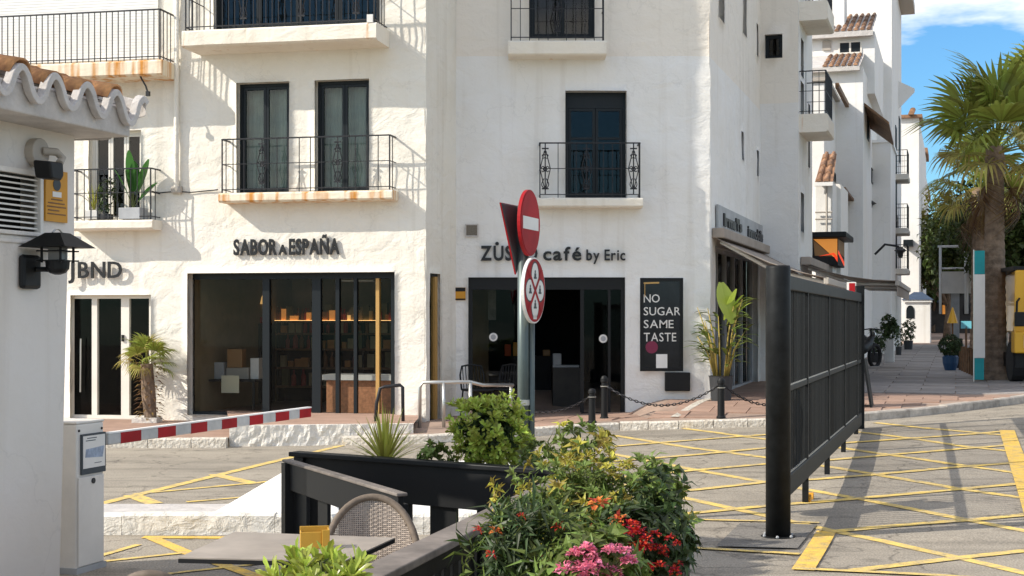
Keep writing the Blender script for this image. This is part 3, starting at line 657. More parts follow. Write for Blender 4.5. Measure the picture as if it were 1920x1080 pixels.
# ---- sunlit block (two shops, balconies)
B1 = thing('apartment_building', S.w(0, 0, 0), 'cream plastered apartment block in full sun with rusty-edged balconies above two shops', 'building')
uL, uR = S.uz(-260, 600)[0], S.uz(796, 600)[0]
h_shop = S.rect(351, 511, 740, 781); h_f1 = S.rect(443, 154, 542, 362); h_f2 = S.rect(590, 149, 692, 360)
h_bnd = S.rect(131, 553, 283, 786); h_bu = S.rect(166, 245, 264, 414); h_up = S.rect(400, -190, 711, 50); h_ul = S.rect(-60, -190, 296, 116)
holes = [h_shop + (.28,), h_f1 + (.16,), h_f2 + (.16,), h_bnd + (.16,), h_bu + (.14,), h_up + (.15,), h_ul + (.07,)]
holes = [h for h in holes]
wall(S, uL, uR, -.1, EH, holes, M['plaster'], B1, amp=.022, edge=(0, .05), seed=1)
# shell behind the skin (roof, back) so the block is closed
mb = MB(S); mb.box(uL+.02, uR-.02, .6, 9, EH-.3, EH); mb.box(uL+.02, uR-.3, 8.8, 9, -.1, EH-.31); mb.box(uL+.02, uL+.2, .1, 8.79, -.1, EH-.31); mb.build('shell', M['plaster'], B1)
french(S, h_f1, .16, M['frame_dark'], B1); french(S, h_f2, .16, M['frame_dark'], B1)
french(S, h_up, .15, M['frame_dark'], B1, leaves=4, back='none')
french(S, h_bu, .14, M['frame_white'], B1, leaves=3, wd=.05, back='none')
# roller shutter, upper left
mb = MB(S); k = 0; z = h_ul[2]
while z < h_ul[3] - .02:
    mb.box(h_ul[0]+.01, h_ul[1]-.01, .055, .075, z+.003, z+.047); z += .05
mb.box(h_ul[0]+.01, h_ul[1]-.01, .068, .08, h_ul[2], h_ul[3]); mb.build('roller_shutter', M['white'], B1)
# balconies
u0, u1, z0, z1 = S.rect(342, 52, 704, 84, -.72)
balcony(S, B1, u0, u1+.02, zc(S, 520, 50, -.72), zc(S, 520, 50, -.72) - zc(S, 520, 82, -.72), .75, 1.05, 'slab', 30, [u0 + (u1-u0)*f for f in (.32, .62, .9)])
u0, u1, z0, z1 = S.rect(410, 358, 735, 376, -.36)
zz = zc(S, 572, 359, -.36); rh = zc(S, 572, 257, -.36) - zz
balcony(S, B1, u0, u1, zz, zz - zc(S, 572, 377, -.36), .38, rh, 'slab_rust', 15, [S.uz(490, 300, -.36)[0], S.uz(632, 300, -.36)[0]])
u0, u1, z0, z1 = S.rect(-180, 116, 305, 145, -.55); zz = zc(S, 200, 116, -.55)
balcony(S, B1, u0, u1, zz, zz - zc(S, 200, 145, -.55), .6, zc(S, 200, 22, -.55) - zz, 'slab_rust', 44, mid=False)
u0, u1, z0, z1 = S.rect(128, 413, 287, 431, -.36); zz = zc(S, 200, 413, -.36)
balcony(S, B1, u0, u1, zz, zz - zc(S, 200, 431, -.36), .4, zc(S, 200, 317, -.36) - zz, 'slab', 12)
# shop window wall
u0, u1, z0, z1 = h_shop; d0 = .22
def su(px): return S.uz(px, 640, d0)[0]
mb = MB(S); hz = zc(S, 545, 523, d0)
mb.box(u0, u1, d0, d0+.09, hz, z1); mb.box(u0, u1, d0, d0+.09, z0, z0+.05)
for a, b in ((u0, su(358)), (su(492), su(505)), (su(585), su(601)), (su(629), su(636)), (su(663), su(669)), (su(733), u1)): mb.box(a, b, d0, d0+.088, z0+.05, hz)
shopf = mb.build('shop_front', M['frame_dark'], B1)
for a, b in ((su(704.5), su(711)), (su(358.5), su(361))): mb = MB(S); mb.box(a, b, d0-.005, d0+.095, z0+.05, hz); mb.build('brass_strip', M['brass'], shopf)
for a, b in ((358,492),(505,585),(601,629),(636,663),(669,733)):
    g = MB(S); g.quad((su(a), d0+.05, z0+.05), (su(b), d0+.05, z0+.05), (su(b), d0+.05, hz), (su(a), d0+.05, hz)); g.build('pane', M['shopglass'], shopf, recalc=False)
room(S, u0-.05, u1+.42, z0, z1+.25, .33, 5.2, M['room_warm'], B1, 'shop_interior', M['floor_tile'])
# clothes shop door wall
u0, u1, z0, z1 = h_bnd; d0 = .14
def su2(px): return S.uz(px, 660, d0)[0]
mb = MB(S); mb.box(u0, u1, d0, d0+.08, zc(S, 200, 560, d0), z1); mb.box(u0, u1, d0, d0+.08, z0, z0+.06)
for a, b in ((172,182),(227,242),(279.5,284)): mb.box(su2(a), min(su2(b), u1), d0, d0+.078, z0+.06, zc(S, 200, 560, d0))
bf = mb.build('door_front', M['frame_white'], B1)
g = MB(S); g.quad((u0, d0+.05, z0), (u1, d0+.05, z0), (u1, d0+.05, z1), (u0, d0+.05, z1)); g.build('pane', M['shopglass'], bf, recalc=False)
mb = MB(S); mb.tube([(su2(153), d0-.05, zc(S,150,735,d0)), (su2(154), d0-.05, zc(S,150,635,d0))], .014, 8); mb.build('pull_handle', M['silver'], bf)
mb = MB(S); mb.box(su2(229), su2(233), d0-.03, d0-.002, zc(S,230,640,d0), zc(S,230,628,d0)); mb.build('lock', M['black'], bf)
room(S, u0-.1, u1+.1, z0, z1+.1, .24, 3.5, M['room_black'], B1, 'shop_interior')
mb = MB(S); mb.box(u0-.2, u1+.05, -.32, -.0, z0-.12, z0-.005); mb.build('doorstep', M['stone_white'], B1)
# return wall between the two fronts
A = S.w(uR, 0, 0); dv = Vector((C.o.x - A.x, C.o.y - A.y)); th = -math.degrees(math.atan2(dv.y, dv.x)); R = Face(A.x, A.y, th); lenR = dv.length
hr = R.rect(806, 513, 825, 792)
wall(R, 0.0, lenR + .05, -.1, EH, [hr + (.06,)], M['plaster'], B1, 'return_wall', amp=.008, seed=3)
mb = MB(R); frame_ring(mb, hr[0], hr[1], hr[2], hr[3], .045, .05, .05); nd = mb.build('narrow_window', M['frame_dark'], B1)
g = MB(R); g.quad((hr[0]+.05,.07,hr[2]), (hr[1]-.05,.07,hr[2]), (hr[1]-.05,.07,hr[3]-.05), (hr[0]+.05,.07,hr[3]-.05)); g.build('pane', M['glass'], nd, recalc=False)
mb = MB(R); um = hr[1] - .10; mb.box(um-.06, um+.06, .03, .1, hr[2], hr[3]-.05); mb.build('brass_strip', M['brass'], nd)
room(R, hr[0]-.02, hr[1]+.02, hr[2], hr[3]+.02, .11, .30, M['curtain'], nd)

# ---- cafe corner building
B2 = thing('cafe_building', C.w(0, 0, 0), 'two-tone white and beige corner building in shade with the open cafe doorway', 'building')
wC = K.o.x - C.o.x
h_cafe = C.rect(878, 520, 1172, 780); h_cw = C.rect(1060, 170, 1175, 371); h_ct = C.rect(992, -190, 1115, 72); h_ps = C.rect(1200, 521, 1281, 696)
wall(C, 0, wC, -.1, EH, [h_cafe + (.2,), h_cw + (.2,), h_ct + (.12,), h_ps + (.05,)], M['plaster_cafe'], B2, amp=.02, edge=(0, .03), seed=5)
KS = Face(K.o.x, K.o.y, 17.2 - 90)
d1 = K.d_at(1425, 0)
hs = [KS.rect(1341, 462, 1421, 737)]
hs = [(hs[0][0], hs[0][1], .5, zc(KS, 1345, 462))]
slits = [KS.rect(1347, -20, 1358, 38), KS.rect(1391, 247, 1395, 300), KS.rect(1419, 282, 1422, 330), KS.rect(1418.5, 45, 1422, 105), KS.rect(1393, -40, 1400, 66)]
wall(KS, 0, d1 + .05, -.1, EH, [hs[0] + (.25,)] + [s + (.12,) for s in slits], M['plaster_cafe'], B2, 'side_wall', amp=.016, edge=(0, 0), seed=7, cell=.25)
mb = MB(C); mb.box(.02, wC-.05, .6, 8, EH-.3, EH); mb.build('shell', M['plaster'], B2)
for s in slits:
    mb = MB(KS); mb.box(s[0]-.05, s[1]+.05, .121, .16, s[2]-.05, s[3]+.05); mb.build('slit_window', M['frame_dark'], B2)
fw = french(C, h_cw, .2, M['frame_dark'], B2, leaves=2, back='none', bars=2, toprail=.22, wd=.06)
french(C, h_ct, .12, M['frame_dark'], B2, leaves=2, back='none')
u0, u1, z0, z1 = C.rect(953, 77, 1137, 104, -.42); zz = zc(C, 1045, 76, -.42)
balcony(C, B2, u0, u1, zz, zz - zc(C, 1045, 104, -.42), .45, 1.05, 'slab', 10, [C.uz(1045, 0, -.42)[0]])
u0, u1, z0, z1 = C.rect(1007, 371, 1205, 389, -.36); zz = zc(C, 1105, 371, -.36)
balcony(C, B2, u0, u1, zz, zz - zc(C, 1105, 389, -.36), .4, zc(C, 1105, 268, -.36) - zz, 'slab', 11, [C.uz(1018, 300, -.36)[0]+.04, C.uz(1100, 300, -.36)[0], C.uz(1188, 300, -.36)[0]])
# cafe shop front
u0, u1, z0, z1 = h_cafe; d0 = .05
def cu(px): return C.uz(px, 650, d0)[0]
mb = MB(C); hz = zc(C, 1000, 543, d0); mb.box(u0, u1, d0, d0+.1, hz, z1); mb.box(u0, cu(886), d0, d0+.1, z0, hz); mb.box(cu(1164), u1, d0, d0+.1, z0, hz)
mb.box(cu(886), cu(1000), d0, d0+.1, z0, z0+.06); mb.box(cu(1090), cu(1164), d0, d0+.1, z0, z0+.06)
for a, b in ((994,1000),(1088,1095),(1140,1145)): mb.box(cu(a), cu(b), d0+.01, d0+.09, z0+.06, hz)
cf = mb.build('cafe_front', M['black'], B2)
for a, b in ((886,994),(1095,1140),(1145,1164)):
    g = MB(C); g.quad((cu(a), d0+.06, z0+.06), (cu(b), d0+.06, z0+.06), (cu(b), d0+.06, hz), (cu(a), d0+.06, hz)); g.build('pane', M['shopglass'], cf, recalc=False)
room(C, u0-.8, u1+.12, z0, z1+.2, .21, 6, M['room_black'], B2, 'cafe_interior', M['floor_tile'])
# poster frame recess in the wall
u0, u1, z0, z1 = h_ps; mb = MB(C); mb.box(u0-.004, u1+.004, .03, .05, z0-.004, z1+.004); mb.build('poster_back', M['room_black'], B2)
# glazed side front under the awning
mb = MB(KS); a, b, zb, zt = hs[0]
frame_ring(mb, a, b, zb, zt, .12, .07, .09)
for f in (.18, .36, .55, .74): mb.box(a+(b-a)*f-.05, a+(b-a)*f+.05, .125, .205, zb+.07, zt-.07)
sf = mb.build('side_shop_front', M['metalgrey'], B2)
g = MB(KS); g.quad((a,.17,zb),(b,.17,zb),(b,.17,zt),(a,.17,zt)); g.build('pane', M['shopglass'], sf, recalc=False)
room(KS, a-.05, b+.05, zb, zt+.05, .26, 1.3, M['room_black'], B2, 'side_interior')
# ---- second block of the side street, in the shade
X2 = K.uz(1497, 400, d1)[0]; d2 = K.d_at(1523, X2)
B3 = thing('apartment_building', K.w(X2, d1, .4), 'shaded beige and white apartment block with one small square window, behind the cafe awning', 'building')
Kf = Face(K.w(0, d1, 0).x, K.w(0, d1, 0).y, 17.2)
hw = Kf.rect(1434, 64, 1467, 109)
wall(Kf, -.3, X2, .2, EH, [hw + (.12,)], M['plaster_block'], B3, seed=9, cell=.3, amp=.012)
french(Kf, hw, .12, M['frame_dark'], B3, leaves=1, wd=.04, back='none')
o = K.w(X2, d1, 0); KS2 = Face(o.x, o.y, 17.2 - 90)
L2 = d2 - d1
hd = [(.55, 1.15, zc(KS2,1505,145), zc(KS2,1505,75)), (.5, 1.2, zc(KS2,1508,243), zc(KS2,1508,160)), (.5, 1.2, zc(KS2,1508,437), zc(KS2,1508,365)), (.5, 1.4, .7, 2.7), (2.2, 2.6, 5.5, 7.0), (2.2, 2.6, 8.8, 10)]
wall(KS2, 0, L2, .2, EH, [h + (.15,) for h in hd], M['plaster_far'], B3, 'side_wall', seed=11, cell=.3, amp=.008)
for h in hd:
    mb = MB(KS2); frame_ring(mb, h[0], h[1], h[2], h[3], .1, .05, .05); f = mb.build('window', M['frame_dark'], B3)
    g = MB(KS2); g.quad((h[0]+.04,.13,h[2]+.04),(h[1]-.04,.13,h[2]+.04),(h[1]-.04,.13,h[3]-.04),(h[0]+.04,.13,h[3]-.04)); g.build('pane', M['frame_dark'], f, recalc=False)
for py, ph in ((6, 34), (216, 32)):
    zt = zc(KS2, 1500, py); balcony(KS2, B3, .15, 1.9, zt, ph*34/FPX, .62, .95, 'slab', 12)
mb = MB(K); mb.box(.05, X2-.05, d1+.3, d2, EH-.3, EH); mb.box(.05, X2-.05, d2-.15, d2, .3, EH-.31); mb.build('shell', M['plaster_far'], B3)

# ---- far houses of the side street
def tiles(mb, x0, x1, da, za, db, zb, pitch, r=None, n=5):
    """barrel-tiled slope between the eave (da, za) and the ridge (db, zb)"""
    r = r or pitch*.32; x = x0 + pitch/2; rows = 4
    while x < x1 - pitch*.3:
        for k in range(rows):
            fa, fb = k/rows, (k+1.12)/rows; fb = min(fb, 1.02)
            a = []; b = []
            for j in range(n+1):
                t = math.pi*j/n
                a.append(mb.pt((x - math.cos(t)*r*1.12, da+(db-da)*fa, za+(zb-za)*fa + math.sin(t)*r*1.2 + .03)))
                b.append(mb.pt((x - math.cos(t)*r*.9, da+(db-da)*fb, za+(zb-za)*fb + math.sin(t)*r*.95)))
            for j in range(n): mb.f.append((a[j], a[j+1], b[j+1], b[j]))
            mb.f.append(tuple(a))
        x += pitch
def kx(px, d): return K.uz(px, 500, d)[0]
def kz(py, px, d): return K.uz(px, py, d)[1]
def win(parent, F, r, d=-.0, m='frame_dark', fr='frame_white', t=.05):
    mb = MB(F); frame_ring(mb, r[0], r[1], r[2], r[3], d-.03, t, .06); o = mb.build('window', M[fr], parent)
    g = MB(F); g.box(r[0]+t, r[1]-t, d-.008, d+.03, r[2]+t, r[3]-t); g.build('pane', M[m], o); return o
ground_far = .45
# porch with the small steep roof
T0 = thing('porch_house', K.w(kx(1540, 13), 13, .5), 'little sunlit porch house with steep short tiled roof above the hanging brown sign', 'house')
x0, x1 = X2 - .2, kx(1561, 13)
mb = MB(K); mb.box(x0, x1, 13, 17, .4, kz(341, 1540, 13)); mb.box(x1 - .02 , kx(1569, 13), 14.3, 17, .4, kz(345,1565,14.3)); mb.build('wall', M['plaster_far'], T0)
mb = MB(K); mb.poly([(x0, 12.8, kz(341,1540,12.8)), (kx(1562,12.8), 12.8, kz(341,1540,12.8)), (kx(1569,15.2), 15.2, kz(289,1540,15.2)), (x0, 15.2, kz(289,1540,15.2))]); rf = mb.build('roof', M['tile_far'], T0, recalc=False)
mb = MB(K); tiles(mb, x0, kx(1563,12.8), 12.8, kz(342,1540,12.8), 15.2, kz(289,1540,15.2), .19); t_ = mb.build('roof_tiles', M['tile_far'], rf, recalc=False); t_['kind'] = 'stuff'
mb = MB(K); mb.box(x0, kx(1562,12.8), 12.72, 12.85, kz(349,1540,12.8), kz(342,1540,12.8)); mb.build('eave', M['white'], T0)
mb = MB(K)
for py in (398, 411): mb.tube([(x0, 12.9, kz(py,1540,12.9)), (x1, 12.9, kz(py,1540,12.9))], .022, 6)
mb.tube([(x1-.14, 12.9, kz(345,1540,12.9)), (x1-.14, 12.9, kz(436,1540,12.9))], .03, 6); mb.build('pipe', M['beige'], T0)
# grey flank house
T1 = thing('row_house', K.w(kx(1545,16), 16, .5), 'tall plain grey-white row house flank with a narrow terrace on top, beside the small porch', 'house')
x3 = kx(1545, 16); za = kz(152, 1545, 16)
F1 = Face(K.w(x3,16,0).x, K.w(x3,16,0).y, 17.2-90); l1 = K.d_at(1613, x3) - 16
mb = MB(K); mb.box(X2-1, x3, 16, 16+l1, .4, za); mb.build('wall', M['plaster_far'], T1)
mb = MB(K); mb.box(X2-1, x3+.14, 15.9, 16+l1, za, za+.1); mb.build('cornice', M['beige'], T1)
mb = MB(F1); a = F1.uz(1546, 156, -.5)[0]; b = F1.uz(1608, 195, -.5)[0]
mb.bar((.1, -.35, za-.12), (l1*.9, -.35, za-.12), .10, .14); mb.build('pergola_beam', M['wood'], T1)
for px, y0, y1 in ((1562,322,338), (1589,236,268), (1601,350,372)):
    u = F1.uz(px, 300)[0]; win(T1, F1, (u, u+.75, F1.uz(px,y1)[1], F1.uz(px,y0)[1]), 0, 'frame_dark', 'frame_dark')
u = F1.uz(1592,400)[0]; mb = MB(F1); mb.box(u, u+1.6, -.5, 0, F1.uz(1592,500)[1], F1.uz(1592,412)[1]); mb.build('bay', M['plaster_far'], T1)
u = F1.uz(1548,360)[0]; mb = MB(F1); mb.bar((u, -.28, F1.uz(1548,354)[1]), (u+l1*.62, -.28, F1.uz(1548,354)[1] - .15), .55, .07); mb.build('ledge', M['wood'], T1)
# stepped houses with tiled roofs
T2 = thing('tiled_house', K.w(kx(1580,20), 20, .5), 'white stepped house with two short tiled roofs, a square chimney and a double window', 'house')
xa, xb = kx(1500, 20), kx(1618, 20); ze = kz(127,1580,20)
mb = MB(K); mb.box(xa, xb, 20, 30, .4, ze); w2 = mb.build('wall', M['plaster_far'], T2)
mb = MB(K); ya = kx(1612,19.8); yb = kx(1618,22)
mb.poly([(xa,19.8,ze),(ya,19.8,ze),(ya,22.2,kz(103,1580,22.2)),(xa,22.2,kz(103,1580,22.2))]); mb.box(xa, ya, 19.72, 19.86, ze-.14, ze-.01)
rf = mb.build('roof', M['mortar'], T2, recalc=False)
mb = MB(K); tiles(mb, kx(1540,19.8), ya, 19.8, ze, 22.2, kz(103,1580,22.2), .185); t_ = mb.build('roof_tiles', M['tile_far'], rf, recalc=False); t_['kind'] = 'stuff'
xc, xd = kx(1480, 22.2), kx(1640, 22.2); ze2 = kz(62,1580,22.2)
mb = MB(K); mb.box(xc, xd, 22.2, 32, ze-.5, ze2); mb.build('upper_wall', M['plaster_far'], T2)
mb = MB(K); mb.poly([(xc,22,ze2),(kx(1637,22),22,ze2),(kx(1645,25.5),25.5,kz(27,1640,25.5)),(xc,25.5,kz(27,1640,25.5))]); mb.box(xc, kx(1637,22), 21.9, 22.05, ze2-.18, ze2-.01); rf = mb.build('roof', M['mortar'], T2, recalc=False)
mb = MB(K); tiles(mb, kx(1515,22), kx(1637,22), 22, ze2, 25.5, kz(27,1640,25.5), .20); t_ = mb.build('roof_tiles', M['tile_far'], rf, recalc=False); t_['kind'] = 'stuff'
Kc = Face(K.w(0,22.2,0).x, K.w(0,22.2,0).y, 17.2); wr = Kc.rect(1572, 77, 1616, 101)
mid = (wr[0]+wr[1])/2; win(T2, Kc, (wr[0], mid+.02, wr[2], wr[3])); win(T2, Kc, (mid-.02, wr[1], wr[2], wr[3]))
mb = MB(Kc); r_ = Kc.rect(1547, 82, 1553, 90); mb.box(r_[0]-.08, r_[1]+.08, -.06, .01, r_[2]-.08, r_[3]+.08); mb.build('vent', M['beige'], T2)
mb = MB(K); mb.box(kx(1555,23), kx(1583,23), 23, 24.2, ze2, kz(-60,1570,23)); mb.build('chimney', M['plaster_far'], T2)
KT = Face(K.w(xb,20,0).x, K.w(xb,20,0).y, 17.2-90)
for px, y0, y1 in ((1624, 205, 260), (1626, 300, 330)):
    u = KT.uz(px,300)[0] if False else 2.0 + (px-1624)*1.2; win(T2, KT, (u, u+.8, kz(y1,px,22), kz(y0,px,22)), 0, 'frame_dark', 'frame_dark')
mb = MB(K); mb.prism([(xb-.1, 20.5, kz(192,1618,20.5)), (xb-.1, 24, kz(192,1618,20.5)-.3), (xb+.75, 24, kz(205,1618,20.5)-.75), (xb+.75, 20.5, kz(205,1618,20.5)-.5)], (0,0,.08)); mb.build('canopy', M['wood'], T2)
# tower block
T3 = thing('tower_block', K.w(kx(1640,28), 28, .6), 'tallest white tower block, its front sunlit at the top, next to the blue sky', 'building')
xe, xf = kx(1560, 28), kx(1672, 28); dt = K.d_at(1690, xf)
mb = MB(K); mb.box(xe, xf, 28, dt, .4, 17.5); mb.build('wall', M['plaster_far'], T3)
mb = MB(K); mb.box(xe, xf+.55, 33, dt-.1, kz(18,1690,36), kz(2,1690,36)); mb.build('cornice', M['beige'], T3)
FT = Face(K.w(xf,28,0).x, K.w(xf,28,0).y, 17.2-90)
for px, py in ((1674,285),(1676,300),(1675,345),(1681,420),(1676,430)):
    u = FT.uz(px,py)[0]; z = FT.uz(px,py)[1]; win(T3, FT, (u, u+.9, z-.35, z+.35), 0, 'frame_dark', 'beige')
mb = MB(FT); zq = FT.uz(1687,160)[1]; mb.prism([(6.2, .05, zq), (6.2, -.62, zq-.35), (6.2, -.62, zq-.5), (6.2, .05, zq-1.2)], tuple((FT.t*1.3).to_3d())); mb.build('bay_hood', M['plaster_far'], T3); win(T3, FT, (6.3, 7.4, zq-3.2, zq-1.4), 0, 'frame_dark', 'frame_dark')
# shaded wing in front of the tower
T4 = thing('annex_building', K.w(kx(1645,25), 25, .5), 'plain flat-roofed grey annex wall in shade between the tiled house and the tower', 'building')
xg = kx(1670, 25); zg = kz(268,1640,25)
mb = MB(K); mb.box(xb-.5, xg, 25, 29, .4, zg); mb.build('wall', M['plaster_far'], T4)
mb = MB(K); mb.box(xb-.5, xg+.06, 24.93, 29, zg, zg+.1); mb.build('coping', M['white'], T4)
mb = MB(K); r_ = K.rect(1656, 450, 1672, 458, 24.9)
# lamp and AC details on the flank
def ac_unit(F, px, py, size, label, off=-.32):
    u, z = F.uz(px, py); t = thing('air_conditioner', F.w(u, off, z-size*.4), label, 'air conditioner')
    mb = MB(F); mb.box(u-size/2, u+size/2, off, -.02, z-size*.4, z+size*.4); mb.build('casing', M['cabinet'], t, bevel=.02)
    mb = MB(F); mb.lathe([(size*.3, 0), (size*.3, .02)], (0,0,0), 12) if False else mb.box(u-size*.3, u+size*.3, off-.02, off-.001, z-size*.28, z+size*.28); mb.build('grille', M['frame_dark'], t)
for py_ in (330, 430, 505):
    u_, z_ = FT.uz(1679, py_); balcony(FT, T3, u_-.8, u_+1.2, z_, .2, .5, .9, 'slab', 8); win(T3, FT, (u_-.3, u_+.7, z_+.02, z_+1.9), 0, 'frame_dark', 'frame_dark')
for px_, py_ in ((1570, 410), (1603, 300)):
    u_, z_ = F1.uz(px_, py_); balcony(F1, T1, u_-.6, u_+1.1, z_, .16, .45, .85, 'slab', 8); win(T1, F1, (u_-.2, u_+.7, z_+.02, z_+1.9), 0, 'frame_dark', 'frame_dark')
ac_unit(F1, 1606, 352, 1.2, 'white air conditioner under the ledge of the grey row house')
# farther stepped houses
T5 = thing('row_house', K.w(kx(1705,44), 44, .7), 'narrow grey house with a tiled parapet just past the tall tower', 'house')
xh = kx(1723, 44); mb = MB(K); zq = kz(222,1700,44); mb.box(xf-.5, xh, 44, 60, .4, zq); mb.build('wall', M['plaster_far'], T5)
mb = MB(K); mb.box(xf-.5, xh+.15, 43.8, 47, zq, zq+.15); rf = mb.build('roof', M['tile_far'], T5)
mb = MB(K); tiles(mb, xf, xh+.1, 43.7, zq+.1, 47, zq+.8, .4); t_ = mb.build('roof_tiles', M['tile_far'], rf, recalc=False); t_['kind']='stuff'
FT5 = Face(K.w(xh,44,0).x, K.w(xh,44,0).y, 17.2-90)
mb = MB(K); mb.box(kx(1694,43.5), kx(1712,43.5), 43.2, 44, kz(462,1700,43.5), kz(450,1700,43.5)); mb.build('canopy', M['frame_dark'], T5)
T5b = thing('row_house', K.w(kx(1718,58), 58, .8), 'cream house with small tiled eaves, third beyond the tower', 'house')
xi = kx(1727, 58); zr = kz(290,1715,58); mb = MB(K); mb.box(xh-1, xi, 58, 80, .4, zr); mb.build('wall', M['plaster_far'], T5b)
mb = MB(K); mb.box(xh-1, xi+.35, 57.8, 62, zr, zr+.35); rf = mb.build('roof', M['tile_far'], T5b)
Kw = Face(K.w(0,58,0).x, K.w(0,58,0).y, 17.2)
for py in (315, 350, 400): win(T5b, Kw, Kw.rect(1716, py, 1720, py+9), 0, 'frame_dark', 'beige')
T5c = thing('row_house', K.w(kx(1727,78), 78, 1.0), 'farthest pale house with terracotta eaves beside the trees at the street end', 'house')
xj = kx(1731, 78); zr = kz(366,1725,78); mb = MB(K); mb.box(xi-1, xj, 78, 95, .4, zr); mb.build('wall', M['plaster_far'], T5c)
mb = MB(K); mb.box(xi-1, xj+.4, 77.6, 84, zr, zr+.4); mb.build('roof', M['tile_far'], T5c)

# ---- awnings over the side street
def awning(u0, u1, x_in, z_in, x_out, z_out, label, arms):
    t = thing('awning', K.w(x_in, u0, z_in), label, 'awning', 'awnings over the side street tables')
    mb = MB(K); n = 14
    for k in range(n):
        for e in (0, 1): pass
    rows = []
    for j in range(5):
        f = j/4; rows.append([mb.pt((x_in+(x_out-x_in)*f, u0+(u1-u0)*k/n, z_in+(z_out-z_in)*f - .10*math.sin(math.pi*f) - .012*math.sin(k*2.1)*f)) for k in range(n+1)])
    for j in range(4):
        for k in range(n): mb.f.append((rows[j][k], rows[j][k+1], rows[j+1][k+1], rows[j+1][k]))
    o = mb.build('awning_fabric', M['fabric'], t, smooth=True, recalc=False); sm = o.modifiers.new('thick', 'SOLIDIFY'); sm.thickness = .012
    mb = MB(K); mb.box(x_in-.02, x_in+.2, u0-.03, u1+.03, z_in-.02, z_in+.16); mb.build('cassette', M['fabric'], t, bevel=.02)
    mb = MB(K); mb.box(x_out-.06, x_out+.03, u0, u1, z_out-.10, z_out+.02); mb.build('front_bar', M['beige'], t, bevel=.015)
    mb = MB(K); mb.box(x_out-.02, x_out-.01, u0, u1, z_out-.32, z_out-.1); mb.build('valance', M['fabric'], t)
    for u in arms:
        mb = MB(K); xm = (x_in+x_out)/2
        mb.tube([(x_in+.1, u, z_in-.08), (xm, u+.5, (z_in+z_out)/2-.22), (x_out-.05, u+.05, z_out-.06)], .035, 8); mb.build('folding_arm', M['white'], t, smooth=True)
    return t
awning(.25, d1-.1, .03, zc(KS,1340,446), 2.02, CAMZ - (522-CY)*25/FPX, 'long taupe awning above the cafe side windows, nearest the corner', (.45, 3.2, 6.2))
awning(d1+.4, d1+8.5, X2+.03, 3.15, X2+2.1, 2.75, 'second taupe awning further up the side street by the flame sign', (d1+.8, d1+4, d1+7.6))
# signboard with dark lettering above the awning (unreadable from here: dark glyph blocks stay as strokes)
def text_mesh(ch, bold=0.0, ext=.02):
    cu_ = bpy.data.curves.new('t', 'FONT'); cu_.body = ch; cu_.size = 1.0; cu_.extrude = ext; cu_.offset = bold; cu_.resolution_u = 3
    ob = bpy.data.objects.new('t', cu_); me = bpy.data.meshes.new_from_object(ob); bpy.data.objects.remove(ob); bpy.data.curves.remove(cu_); return me
def lettering(F, parent, text, u0, u1, zb, zt, d, m, bold=.02, ext=.02, xs=None, name='letter', gap=.10, ref='H', slant=0, join=False):
    """each letter a mesh of its own, standing on the line zb, capital height zt - zb"""
    H_ = text_mesh(ref, bold); hh = max(v.co.y for v in H_.vertices); bpy.data.meshes.remove(H_)
    sc = (zt - zb) / hh; items = []; pos = 0.0
    for ch in text:
        if ch == ' ': pos += .34; continue
        me = text_mesh(ch, bold, 0.5); x0 = min(v.co.x for v in me.vertices); x1 = max(v.co.x for v in me.vertices); items.append((me, pos - x0)); pos += (x1 - x0) + gap
    tot = pos - gap; sx = (u1 - u0) / tot; bmj = MB(F)
    for me, off in items:
        mb = MB(F); 
        for v in me.vertices: mb.pt((u0 + (v.co.x + off)*sx + slant*v.co.y, d - (v.co.z + .5)*ext, zb + v.co.y*sc))
        mb.f = [tuple(p.vertices) for p in me.polygons]; bpy.data.meshes.remove(me)
        if join:
            b = len(bmj.v); bmj.v += mb.v; bmj.f += [tuple(i+b for i in f) for f in mb.f]
        else: mb.build(name, m, parent)
    if join: return bmj.build(name, m, parent)
u0, u1, z0, z1 = S.rect(441, 448, 638, 477)
sg = thing('shop_sign', S.w((u0+u1)/2, 0, z0), 'black raised lettering SABOR A ESPAÑA on the sunlit wall above the dark shop window', 'sign')
ua, ub, uc, ud, ue, uf = [S.uz(p, 460)[0] for p in (440, 521, 524, 540, 544, 638)]
lettering(S, sg, 'SABOR', ua, ub, z0, z1, -.03, M['letter'], bold=.03, gap=.07, ext=.03)
lettering(S, sg, 'A', uc, ud, z0, z0+(z1-z0)*.62, -.03, M['letter'], bold=.04, ext=.03)
lettering(S, sg, 'ESPAÑA', ue, uf, z0, z1, -.03, M['letter'], bold=.03, gap=.07, ext=.03)
u0, u1, z0, z1 = S.rect(151, 491, 233, 521)
sg = thing('shop_sign', S.w((u0+u1)/2, 0, z0), 'black raised letters ending BND above the white framed shop door', 'sign')
lettering(S, sg, 'BND', u0, u1, z0, z1, -.07, M['letter'], bold=.012, gap=.12, ext=.03)
lettering(S, sg, 'J', S.uz(133,505)[0], S.uz(144,505)[0], z0, z1, -.07, M['letter'], bold=.02, gap=.12, ext=.03)
u0, u1, z0, z1 = C.rect(901, 461, 1090, 488)
sg = thing('shop_sign', C.w((u0+u1)/2, 0, z0), 'black raised cafe name lettering on the shaded white wall above the cafe doorway', 'sign')
lettering(C, sg, 'ZUSTO', C.uz(901,470)[0], C.uz(1008,470)[0], z0, z1, -.03, M['letter'], bold=.028, gap=.10, ext=.03)
uu_, zz_ = C.uz(932, 457); mb = MB(C); mb.tube([(uu_, -.045, zz_), (uu_, -.012, zz_)], .033, 12); mb.build('letter_ring', M['letter'], sg)
lettering(C, sg, 'café', C.uz(1018,470)[0], C.uz(1090,470)[0], z0, z1-.02, -.03, M['letter'], bold=.02, gap=.08, ext=.03)
